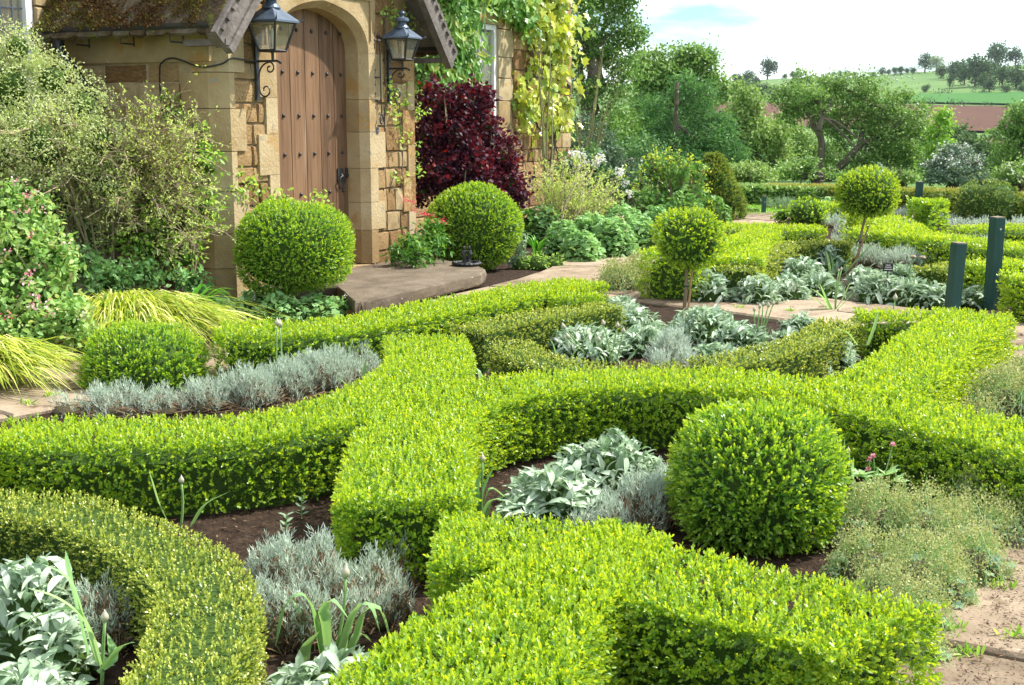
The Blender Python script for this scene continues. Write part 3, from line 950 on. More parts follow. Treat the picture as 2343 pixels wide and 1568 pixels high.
def slab_wall(name, s0, s1, z0, z1, n1, thick=0.3):
    a = Acc()
    a.box((WP((s0 + s1) / 2, (z0 + z1) / 2, n1 - thick / 2)), ((s1 - s0) / 2, thick / 2, (z1 - z0) / 2), np.stack((U, NV, ZV), 1))
    return a.build(name, M['mortar'], house)

# porch front wall, in three pieces round the opening
SC0, SC1 = wall_s(504), wall_s(942)
OL, OR = wall_s(640), wall_s(832)
OC = (OL + OR) / 2
HWD = (OR - OL) / 2
ZT = 0.18
ZSP, ZAP = 2.27, 2.655
def arch(hw=HWD, spring=ZSP, rise=ZAP - ZSP, k=22, grow=0.0):
    """four-centred arch outline from right spring to left spring"""
    pts = []
    for i in range(k + 1):
        t = i / k
        x = math.cos(pi * t)
        y = (1 - abs(x) ** 2.35) ** (1 / 2.0)
        pts.append((OC + (hw + grow) * x, spring + (rise + grow) * y * (1 - 0.05 * math.sin(pi * abs(x)))))
    return pts

porch = Acc()
fr = lambda a, b, d: WP(a, b, d)
gable_top = 2.30 + (SC1 - SC0) / 2 * math.tan(math.radians(49))
hole = arch(grow=0.1)
frame_prism(porch, [(SC0 + 0.13, 0.0), (OL - 0.1, 0.0), (OL - 0.1, ZSP), (SC0 + 0.13, ZSP)], -0.3, -0.02, fr)
frame_prism(porch, [(OR + 0.1, 0.0), (SC1 - 0.02, 0.0), (SC1 - 0.02, ZSP), (OR + 0.1, ZSP)], -0.3, -0.02, fr)
frame_prism(porch, [(SC0 + 0.13, ZSP + 0.002), (OL - 0.1, ZSP + 0.002)] + hole[::-1][1:-1] + [(OR + 0.1, ZSP + 0.002), (SC1 - 0.02, ZSP + 0.002), (SC1 - 0.02, 2.32), ((SC0 + SC1) / 2, gable_top), (SC0 + 0.13, 2.40)], -0.3, -0.02, fr)
pw = porch.build('porch_wall', M['mortar'], house)
tri_ngons(pw)

# dressed door surround: jamb stones and two arch stones
sur = Acc()
JW = 0.20
jz = [ZT, 0.52, 0.80, 1.14, 1.50, 1.82, ZSP]
surround = None
def jamb_stone(side, z0, z1, w, parent):
    a = Acc()
    e = OR if side > 0 else OL
    # plan outline: reveal, chamfer, face, return
    pl = [(0.07, -0.24), (0.07, -0.085), (0.0, -0.085) if False else (0.015, -0.03), (0.05, 0.012), (w, 0.012), (w, -0.24)]
    pl = [(0.0 - 0.0, -0.22), (0.0, -0.055), (0.065, 0.028), (w, 0.028), (w, -0.22)]
    k = len(pl)
    V = [WP(e + side * p, z, d) for z in (z0 + 0.002, z1 - 0.002) for p, d in pl]
    F = [tuple(range(k)), tuple(range(2 * k - 1, k - 1, -1))] + [(i, (i + 1) % k, k + (i + 1) % k, k + i) for i in range(k)]
    a.add(V, F)
    o = a.build('jamb_stone', M['dressing'], parent)
    tri_ngons(o)
    return o

surround = Acc()
frame_prism(surround, [(OL - 0.09, ZT - 0.16), (OR + 0.09, ZT - 0.16), (OR + 0.09, ZT - 0.005), (OL - 0.09, ZT - 0.005)], -0.35, 0.02, fr)
surround = surround.build('door_surround', M['dressing'], house)
for side in (-1, 1):
    for i in range(len(jz) - 1):
        jamb_stone(side, jz[i], jz[i + 1], JW + (0.11 if i % 2 else -0.01) + random.uniform(0, 0.05), surround)
ztop = ZAP + 0.2
AR = arch(k=30)
for side in (1, -1):
    a = Acc()
    half = [p for p in AR if (p[0] - OC) * side >= -1e-6]
    if side > 0:
        half = half            # spring -> crown
    else:
        half = half[::-1]
    half[-1] = (OC, half[-1][1])
    half = [(p[0] if p[0] != OC else OC + side * 0.0015, p[1]) for p in half]
    outer = [(OC + side * 0.0015, ztop), (OC + side * (HWD + JW), ztop), (OC + side * (HWD + JW), ZSP + 0.002)]
    grow = [(OC + (p[0] - OC) * (1 + 0.065 / HWD), ZSP + (p[1] - ZSP) * (1 + 0.065 / (ZAP - ZSP))) for p in half]
    grow[-1] = (OC + side * 0.0015, grow[-1][1])
    # face plate
    poly = grow + outer
    k = len(half)
    V = [WP(x, z, 0.028) for x, z in grow] + [WP(x, z, -0.055) for x, z in half] + [WP(x, z, -0.22) for x, z in half] + [WP(x, z, 0.028) for x, z in outer] + [WP(x, z, -0.22) for x, z in outer]
    F = []
    for i in range(k - 1):
        F += [(i, i + 1, k + i + 1, k + i), (k + i, k + i + 1, 2 * k + i + 1, 2 * k + i)]
    F.append(tuple(list(range(k)) + [3 * k, 3 * k + 1, 3 * k + 2]))
    F.append((3 * k + 0, 3 * k + 1, 3 * k + 4, 3 * k + 3))
    F.append((3 * k + 1, 3 * k + 2, 3 * k + 5, 3 * k + 4))
    a.add(V, F)
    o = a.build('arch_stone', M['dressing'], surround)
    tri_ngons(o)
    # sunk spandrel: a raised border round a triangular sinking is read from its rim; the rim is built as three mouldings
    b = Acc()
    x1, x0 = HWD + 0.10, 0.30
    zc = ztop - 0.075
    def bar(p, q, w=0.018):
        p, q = np.array(p), np.array(q)
        d = unit(q - p)
        nrm = np.array((-d[1], d[0])) * w / 2
        poly2 = [tuple(p - nrm), tuple(q - nrm), tuple(q + nrm), tuple(p + nrm)]
        frame_prism(b, [(OC + side * x, z) for x, z in poly2], 0.026, 0.046, fr)
    xa = [(x1, zc), (x0 + 0.02, zc)]
    bar(xa[0], xa[1]); bar((x1, zc + 0.01), (x1, ZSP + 0.12))
    b.build('spandrel_moulding', M['dressing'], o)

# hood mould above the arch stones
a = Acc()
frame_prism(a, [(OC - HWD - JW - 0.06, ztop + 0.003), (OC + HWD + JW + 0.06, ztop + 0.003), (OC + HWD + JW + 0.06, ztop + 0.08), (OC - HWD - JW - 0.06, ztop + 0.08)], -0.1, 0.06, fr)
a.build('hood_mould', M['dressing'], surround)

# plank door
door = Acc()
AD = [(OC + (p[0] - OC) * (1 + 0.04 / HWD), p[1] + 0.04) for p in AR]
frame_prism(door, [(OL - 0.04, ZT), (OR + 0.04, ZT)] + AD, -0.27, -0.235, fr)
door = door.build('door', M['oldoak'], house)
tri_ngons(door)
NPL = 6
DL, DR = OL - 0.03, OR + 0.03
edges = np.linspace(DL, DR, NPL + 1)
def arch_z(s):
    x = abs((s - OC) / (HWD + 0.04))
    return ZSP + 0.04 + (ZAP - ZSP) * math.sqrt(max(0, 1 - min(1, x) ** 2.35)) * (1 - 0.05 * math.sin(pi * min(1, x)))
for i in range(NPL):
    a = Acc()
    s0, s1 = edges[i] + 0.005, edges[i + 1] - 0.005
    tops = [(s, arch_z(s)) for s in np.linspace(s1, s0, 8)]
    frame_prism(a, [(s0, ZT + 0.005), (s1, ZT + 0.005)] + tops, -0.23, -0.205, fr)
    o = a.build('plank', M['oak'], door)
    tri_ngons(o)
stud_me = Acc().ellip((0, 0, 0), (0.02, 0.02, 0.02), 8, 5)
stud_me = raw_mesh('stud', np.concatenate(stud_me.v), stud_me.f, mat=M['iron'], smooth=True)
for zs in (0.52, 0.92, 1.30, 1.66, 2.06, 2.45):
    for i in range(NPL):
        s = (edges[i] + edges[i + 1]) / 2
        if arch_z(s) > zs + 0.08:
            piece('stud', stud_me, door, WP(s, zs, -0.203), U, NV, ZV)
hs, hzz = edges[-2] + 0.07, 1.045
a = Acc()
a.box(WP(hs, hzz + 0.03, -0.198), (0.05, 0.006, 0.07), np.stack((U, NV, ZV), 1))
t = np.linspace(0, 2 * pi, 17)
a.tube([WP(hs + 0.055 * math.sin(q), hzz - 0.035 + 0.06 * math.cos(q), -0.178 + 0.01 * math.cos(q)) for q in t], 0.0085, 6, cap=False)
a.ellip(WP(hs, hzz + 0.03, -0.185), (0.02, 0.02, 0.02))
a.build('ring_handle', M['iron'], door)
a = Acc()
a.box(WP(hs + 0.115, hzz + 0.05, -0.2), (0.022, 0.006, 0.05), np.stack((U, NV, ZV), 1))
a.box(WP(hs + 0.10, hzz + 0.03, -0.192), (0.035, 0.006, 0.009), np.stack((U, NV, ZV), 1))
a.build('latch_plate', M['iron'], door)

# stones and quoins of the porch front
def skip_front(a0, a1, b0, b1):
    if a1 > OL - JW + 0.0 and a0 < OR + JW and b0 < ztop + 0.08:
        return True
    if a0 < SC0 + 0.2 or a1 > SC1 - 0.16:
        pass
    return False
lay_stones(pw, lambda a, b: WP(a, b), NV, U, SC0 + 0.17, OL - JW + 0.0, 0.05, 2.9, seed=4, pale=0.10, rows=(0.14, 0.24), lens=(0.2, 0.4))
lay_stones(pw, lambda a, b: WP(a, b), NV, U, OR + JW + 0.0, SC1 - 0.1, 0.05, 2.95, seed=6, lens=(0.16, 0.3), pale=0.15)
lay_stones(pw, lambda a, b: WP(a, b), NV, U, OL - JW, OR + JW, ztop + 0.085, 3.2, seed=8)
# filler between jamb and rubble
for z0, z1, sd2 in ((0.05, 2.9, 21),):
    pass
quoin_z = [0.0, 0.36, 0.66, 1.02, 1.36, 1.72, 2.02, 2.34]
for i in range(len(quoin_z) - 1):
    w = 0.17 if i % 2 else 0.31
    w2 = 0.40 if i % 2 else 0.28
    ch = 0.11
    pl = [(SC0 - 0.012, -w2), (SC0 - 0.012, -ch), (SC0 + ch * 0.9, 0.028), (SC0 + w, 0.028), (SC0 + w, -w2)]
    a = Acc()
    k = len(pl)
    V = [WP(p, z, d) for z in (quoin_z[i] + 0.003, quoin_z[i + 1] - 0.003) for p, d in pl]
    a.add(V, [tuple(range(k)), tuple(range(2 * k - 1, k - 1, -1))] + [(q, (q + 1) % k, k + (q + 1) % k, k + q) for q in range(k)])
    o = a.build('quoin', M['dressing'], pw)
    tri_ngons(o)
    pl = [(SC1 + 0.012, -w2), (SC1 + 0.012, 0.028), (SC1 - w * 0.75, 0.028), (SC1 - w * 0.75, -w2)]
    a = Acc()
    k = len(pl)
    V = [WP(p, z, d) for z in (quoin_z[i] + 0.003, quoin_z[i + 1] - 0.003) for p, d in pl]
    a.add(V, [tuple(range(k)), tuple(range(2 * k - 1, k - 1, -1))] + [(q, (q + 1) % k, k + (q + 1) % k, k + q) for q in range(k)])
    o = a.build('quoin', M['dressing'] if i % 2 else M['ironstone'], pw)
    tri_ngons(o)

# porch side walls
def side_wall(s, sgn, name, seed):
    a = Acc()
    a.box(WP(s - sgn * 0.15, 1.15, NM / 2 - 0.15), (0.13, abs(NM) / 2 - 0.15, 1.15), np.stack((U, NV, ZV), 1))
    o = a.build(name, M['mortar'], house)
    nrm = U * sgn
    lay_stones(o, lambda x, b: WP(s - sgn * 0.02, b, x), nrm, NV * (1 if sgn < 0 else -1), NM, -0.42, 0.05, 2.10, seed=seed, lens=(0.28, 0.55), rows=(0.2, 0.34), pale=0.5)
    f = Acc()
    f.box(WP(s - sgn * 0.02, 2.24, NM / 2 - 0.02), (0.05, abs(NM) / 2 - 0.05, 0.13), np.stack((U, NV, ZV), 1))
    f.build('cornice_stone', M['dressing'], o)
side_wall(SC0, -1, 'side_wall', 31)
side_wall(SC1, 1, 'side_wall', 32)

# porch roof: boards, stone slates, moss
EL, ER = SC0 - 0.24, SC1 + 0.30
RC = (EL + ER) / 2
PITCH = math.radians(49)
ZE = 2.385
def roof_pt(side, up, n, lift=0.0):
    """up: distance up the slope from the eaves on side -1 (left) or 1"""
    e = EL if side < 0 else ER
    s = e - side * up * math.cos(PITCH) + side * lift * math.sin(PITCH)
    return WP(s, ZE + up * math.sin(PITCH) + lift * math.cos(PITCH), n)
SLOPE = (ER - EL) / 2 / math.cos(PITCH)
roof = Acc()
for side in (-1, 1):
    V = [roof_pt(side, 0, 0.24), roof_pt(side, 0, NM), roof_pt(side, SLOPE, NM), roof_pt(side, SLOPE, 0.24)]
    V += [v + np.array((0, 0, 0.05)) for v in V]
    roof.add(V, [(0, 1, 2, 3), (4, 5, 6, 7), (0, 1, 5, 4), (1, 2, 6, 5), (3, 0, 4, 7)])
roof = roof.build('porch_roof', M['oldoak'], house)
sl_me = []
for _ in range(4):
    a = Acc()
    V = []
    for z in (-0.5, 0.5):
        for x, y in ((-0.5, -0.5), (0.5, -0.5), (0.5, 0.45), (0.3, 0.5), (-0.35, 0.49), (-0.5, 0.43)):
            V.append((x + random.uniform(-0.02, 0.02), y + random.uniform(-0.02, 0.02), z))
    a.add(V, [(5, 4, 3, 2, 1, 0), (6, 7, 8, 9, 10, 11)] + [(i, (i + 1) % 6, 6 + (i + 1) % 6, 6 + i) for i in range(6)])
    sl_me.append(raw_mesh('slate', np.concatenate(a.v), a.f, mat=M['slate']))
for side in (-1, 1):
    du = unit(roof_pt(side, 1, 0) - roof_pt(side, 0, 0))
    nz = unit(np.cross(NV, du))
    if nz[2] < 0: nz = -nz
    row = 0
    upv = -0.10
    while upv < (2.0 if side < 0 else 0.7):
        x = 0.27
        hgt = 0.26 - 0.01 * row
        while x > NM + 0.05:
            w = random.uniform(0.15, 0.32)
            c = roof_pt(side, upv + hgt * 0.5, x - w / 2, 0.07 + random.uniform(0, 0.012))
            tl = unit(du + nz * 0.13)
            tn = unit(np.cross(NV, tl)); tn = tn if tn[2] > 0 else -tn
            piece('slate', random.choice(sl_me), roof, c, NV * (w - 0.008), -tl * hgt * 1.45, tn * 0.032)
            x -= w
        upv += hgt * 0.82
        row += 1
lv = Leaves()
n = 28000
up = rng.uniform(-0.12, 1.5, n); nn2 = rng.uniform(NM, 0.1, n)
den = np.sin(up * 9 + nn2 * 5) + np.sin(nn2 * 11 + up * 4) + 0.6 * np.sin(nn2 * 23 - up * 19)
k = den + rng.normal(size=n) * 0.7 > -0.7 - 0.5 * np.clip(up, 0, 1)
up, nn2 = up[k], nn2[k]
P = np.array([roof_pt(-1, 0, 0)]) + np.outer(up, unit(roof_pt(-1, 1, 0) - roof_pt(-1, 0, 0))) + np.outer(nn2, NV)
du = unit(roof_pt(-1, 1, 0) - roof_pt(-1, 0, 0)); nz = unit(np.cross(NV, du)); nz = nz if nz[2] > 0 else -nz
P = P + nz * (0.105 + 0.05 * np.clip(den[k] / 2, 0, 1) * rng.random(k.sum()))[:, None]
lv.add(P, nz + rng.normal(size=(len(P), 3)) * 0.8, rand_unit(len(P)), rng.uniform(0.012, 0.035, len(P)), 0.014, np.clip(0.35 + 0.25 * np.sin(up * 5 + nn2 * 3) + rng.normal(size=len(P)) * 0.2, 0, 1))
lv.build('moss', M['moss'], roof)
# bargeboards along the gable
for side in (-1, 1):
    a = Acc()
    for (n0, n1, w0, w1) in ((0.26, 0.31, -0.17, 0.08), (0.312, 0.335, -0.17, -0.10), (0.20, 0.258, -0.10, 0.06)):
        V = [roof_pt(side, u2, n2, l2) for n2 in (n0, n1) for (u2, l2) in ((-0.16, w0), (-0.16, w1), (SLOPE + (w1) * math.tan(PITCH) * 0, w1), (SLOPE, w0))]
        a.add(V, [(0, 1, 2, 3), (7, 6, 5, 4), (0, 1, 5, 4), (1, 2, 6, 5), (2, 3, 7, 6), (3, 0, 4, 7)])
    bb = a.build('bargeboard', M['oldoak'], house)
    a = Acc()
    for i in range(12):
        u0 = -0.10 + i * 0.11
        V = [roof_pt(side, u2, n2, l2) for n2 in (0.31, 0.335) for (u2, l2) in ((u0, 0.02), (u0, 0.055), (u0 + 0.06, 0.055), (u0 + 0.06, 0.02))]
        a.add(V, [(0, 1, 2, 3), (7, 6, 5, 4), (0, 1, 5, 4), (1, 2, 6, 5), (2, 3, 7, 6), (3, 0, 4, 7)])
    a.build('dentil_moulding', M['oldoak'], bb)
    a = Acc()
    a.box(roof_pt(side, -0.10, 0.10, -0.10), (0.06, 0.22, 0.025), np.stack((U, NV, ZV), 1))
    a.build('bargeboard_foot', M['oldoak'], bb)
# gutter and pipe on the side facing the shrubs
def gutter(side):
    a = Acc()
    e = EL if side < 0 else ER
    sc = e + side * 0.085
    ang = np.linspace(pi, 2 * pi, 9)
    V, F = [], []
    for n in (0.22, NM + 0.12):
        for rr in (0.06, 0.052):
            for q in ang:
                V.append(WP(sc + rr * math.cos(q), ZE + 0.01 + rr * math.sin(q), n))
    for i in range(8):
        F += [(i, i + 1, 18 + i + 1, 18 + i), (9 + i, 9 + i + 1, 27 + i + 1, 27 + i)]
    for q in (0, 8):
        F.append((q, q + 9, q + 27, q + 18))
    for q in (0, 18):
        for i in range(8):
            F.append((q + i, q + i + 1, q + 9 + i + 1, q + 9 + i))
    a.add(V, F)
    g = a.build('gutter', M['iron'], house)
    for n in (-0.22, -0.75, -1.25):
        b = Acc()
        b.tube([WP(sc + 0.0, ZE - 0.05, n), WP(sc, ZE - 0.13, n), WP(sc - side * 0.16, ZE - 0.13, n)], 0.008, 5)
        b.tube([WP(sc - side * 0.16, ZE - 0.05, n), WP(sc - side * 0.16, ZE - 0.15, n)], 0.008, 5)
        b.build('bracket', M['iron'], g)
    b = Acc()
    n0 = NM + 0.25
    b.tube([WP(sc, ZE - 0.04, n0), WP(sc, ZE - 0.14, n0), WP(sc + 0.02, ZE - 0.22, n0 + 0.03), WP(sc - side * 0.10, ZE - 0.42, n0 + 0.16), WP(sc - side * 0.16, ZE - 0.55, n0 + 0.2), WP(sc - side * 0.17, 0.1, n0 + 0.2)], 0.038, 9)
    b.build('downpipe', M['iron'], g)
gutter(-1)
gutter(1)

# main walls either side of the porch
SE = wall_s(1306, NM)
SW0, SW1 = wall_s(1086, NM), wall_s(1137, NM)
WZ0, WZ1 = 0.95, 2.98
mw = Acc()
def mbox(acc, s0, s1, z0, z1, n0, n1):
    acc.box(WP((s0 + s1) / 2, (z0 + z1) / 2, (n0 + n1) / 2), ((s1 - s0) / 2, (n1 - n0) / 2, (z1 - z0) / 2), np.stack((U, NV, ZV), 1))
mbox(mw, SC1 + 0.02, SW0, 0, 5.2, NM - 0.35, NM - 0.02)
mbox(mw, SW1, SE, 0, 5.2, NM - 0.35, NM - 0.02)
mbox(mw, SW0 + 0.002, SW1 - 0.002, 0, WZ0, NM - 0.35, NM - 0.021)
mbox(mw, SW0 + 0.002, SW1 - 0.002, WZ1, 5.2, NM - 0.35, NM - 0.021)
mw = mw.build('main_wall', M['mortar'], house)
lay_stones(mw, lambda a, b: WP(a, b, NM), NV, U, SW1 + 0.55, SE - 0.02, 0.02, 4.7, seed=41, lens=(0.22, 0.5), rows=(0.17, 0.3), pale=0.1)
lay_stones(mw, lambda a, b: WP(a, b, NM), NV, U, SC1 + 0.4, SW0 - 0.32, 0.02, 2.2, seed=42, lens=(0.35, 0.7), rows=(0.2, 0.34), pale=0.15)
z = 0.0
i = 0
while z < 4.4:
    h = random.uniform(0.3, 0.46)
    w = 0.50 if i % 2 else 0.42
    for (e, sg) in ((SW1, 1), (SW0, -1)):
        if WZ0 - 0.6 < z < WZ1 or sg > 0:
            wz = w if sg > 0 else 0.28
            piece('quoin', random.choice(BL_PALE), mw, WP(e + sg * wz / 2, z + h / 2, NM - 0.03), U * (wz - 0.006), NV * 0.12, ZV * (h - 0.006))
    z += h
    i += 1
a = Acc()
mbox(a, SW0 - 0.1, SW1 + 0.1, WZ1 + 0.005, WZ1 + 0.24, NM - 0.1, NM + 0.03)
a.build('lintel', M['dressing'], mw)
a = Acc()
mbox(a, SW0 - 0.1, SW1 + 0.1, WZ1 + 0.62, WZ1 + 0.72, NM - 0.1, NM + 0.10)
mbox(a, SW0 - 0.1, SW1 + 0.1, WZ1 + 0.245, WZ1 + 0.615, NM - 0.1, NM + 0.012)
a.build('string_course', M['dressing'], mw)
def window(s0, s1, z0, z1, n, lead=False, blind=True):
    f = Acc()
    t = 0.075
    mbox(f, s0, s0 + t, z0, z1, n - 0.09, n - 0.01)
    mbox(f, s1 - t, s1, z0, z1, n - 0.09, n - 0.01)
    mbox(f, s0 + t, s1 - t, z1 - t, z1, n - 0.09, n - 0.012)
    mbox(f, s0 + t, s1 - t, z0, z0 + t, n - 0.09, n - 0.012)
    if not lead:
        mbox(f, s0 + 0.22, s0 + 0.27, z0 + t, z1 - t, n - 0.085, n - 0.03)
    f = f.build('window', M['whitepaint'], house)
    g = Acc()
    mbox(g, s0 + t * 0.8, s1 - t * 0.8, z0 + t * 0.8, z1 - t * 0.8, n - 0.062, n - 0.055)
    g.build('pane', M['glass'], f)
    d = Acc()
    mbox(d, s0, s1, z0, z1, n - 0.34, n - 0.32)
    d.build('room_backing', M['room'], f)
    if lead:
        l = Acc()
        for q in np.arange(s0 + t, s1 - t, 0.13):
            mbox(l, q - 0.004, q + 0.004, z0 + t, z1 - t, n - 0.055, n - 0.049)
        for q in np.arange(z0 + t, z1 - t, 0.17):
            mbox(l, s0 + t, s1 - t, q - 0.004, q + 0.004, n - 0.054, n - 0.05)
        l.build('leading', M['lamproof'], f)
    if blind:
        q = s0 + 0.32
        while q < s1 - 0.12:
            b = Acc()
            mbox(b, q, q + 0.072, z0 + 0.08, z1 - 0.1, n - 0.20, n - 0.19)
            b.build('blind_slat', M['blind'], f)
            q += 0.095
window(SW0, SW1, WZ0, WZ1, NM)
# wall and leaded window left of the porch
SLW = wall_s(92, NM)
mw2 = Acc()
mbox(mw2, SLW, SC0 - 0.02, 0, 5.2, NM - 0.35, NM - 0.02)
mbox(mw2, SLW - 3, SLW - 1.3, 0, 5.2, NM - 0.35, NM - 0.02)
mbox(mw2, SLW - 1.299, SLW - 0.001, 0, 1.3, NM - 0.35, NM - 0.021)
mbox(mw2, SLW - 1.299, SLW - 0.001, 3.1, 5.2, NM - 0.35, NM - 0.021)
mw2 = mw2.build('main_wall', M['mortar'], house)
for z in np.arange(0, 4.4, 0.37):
    piece('quoin', random.choice(BL_PALE), mw2, WP((SLW + SC0) / 2 - 0.02, z + 0.185, NM - 0.03), U * (SC0 - SLW - 0.06), NV * 0.1, ZV * 0.36)
lay_stones(mw2, lambda a, b: WP(a, b, NM), NV, U, SLW - 1.3, SLW - 0.02, 0.02, 1.27, seed=51, lens=(0.3, 0.6), rows=(0.2, 0.34), pale=0.2)
lay_stones(mw2, lambda a, b: WP(a, b, NM), NV, U, SLW - 2.6, SLW - 1.32, 0.02, 3.2, seed=52, lens=(0.35, 0.7), rows=(0.22, 0.36), pale=0.2)
window(SLW - 1.3, SLW, 1.3, 3.1, NM, lead=True, blind=False)
# far end wall and main roof slope so that the house is a closed body
a = Acc()
mbox(a, SLW - 3, SE, 0, 5.2, NM - 6, NM - 5.7)
mbox(a, SE - 0.3, SE - 0.001, 0, 5.2, NM - 5.7, NM - 0.36)
mbox(a, SLW - 3, SLW - 2.7, 0, 5.2, NM - 5.7, NM - 0.36)
a.build('back_wall', M['mortar'], house)
a = Acc()
V = [WP(s, z, n) for s in (SLW - 3.2, SE + 0.2) for (n, z) in ((NM + 0.3, 5.15), (NM - 3, 8.2), (NM - 6.3, 5.15))]
a.add(V, [(0, 1, 4, 3), (1, 2, 5, 4), (0, 2, 1), (3, 4, 5), (0, 3, 5, 2)])
a.build('main_roof', M['slate'], house)

# ------------------------------------------------------------------ doorstep
dl = empty('doorstep', G(960, 660, 0), 'large worn stone slab forming the step in front of the oak door', 'doorstep')
ring = [G(812, 690, 0.17)[:2], G(840, 686, 0.17)[:2], G(970, 657, 0.17)[:2], G(1100, 627, 0.17)[:2], G(1112, 617, 0.17)[:2], G(1085, 604, 0.17)[:2], WP(SC1 - 0.05, 0, 0.03)[:2], WP(OL - 0.5, 0, 0.03)[:2], G(770, 655, 0.17)[:2]]
ring = np.array(ring)
cen = ring.mean(0)
lay = [(0.985, 0.055), (1.0, 0.075), (1.004, 0.12), (1.0, 0.155), (0.985, 0.17)]
V, F = [], []
dense = []
for i in range(len(ring)):
    a_, b_ = ring[i], ring[(i + 1) % len(ring)]
    for t in np.linspace(0, 1, 8, endpoint=False):
        dense.append(a_ * (1 - t) + b_ * t)
dense = np.array(dense)
k = len(dense)
for sc_, z in lay:
    jit_ = rng.normal(size=(k, 1)) * 0.0035
    q = cen + (dense - cen) * (sc_ + jit_)
    V.append(np.column_stack((q, np.full(k, z) + rng.normal(size=k) * 0.002)))
V = np.concatenate(V)
for r in range(len(lay) - 1):
    for i in range(k):
        j = (i + 1) % k
        F.append((r * k + i, r * k + j, r * k + k + j, r * k + k + i))
F.append(tuple((len(lay) - 1) * k + i for i in range(k)))
V2 = V - base_of(dl)
link('slab', raw_mesh('slab', V2, F, mat=M['step']), dl)
a = Acc()
for i in range(7):
    p0, p1 = ring[1] * (1 - i / 7) + ring[4] * i / 7, ring[1] * (1 - (i + 1) / 7) + ring[4] * (i + 1) / 7
    c2 = (p0 + p1) / 2
    d2 = np.array((*unit(p1 - p0), 0)); n2 = np.array((d2[1], -d2[0], 0))
    c3 = np.array((*c2, 0.02)) - n2 * 0.13
    piece('riser_stone', random.choice(BL_IRON), dl, c3, d2 * (np.linalg.norm(p1 - p0) - 0.01), n2 * 0.16, ZV * 0.09)
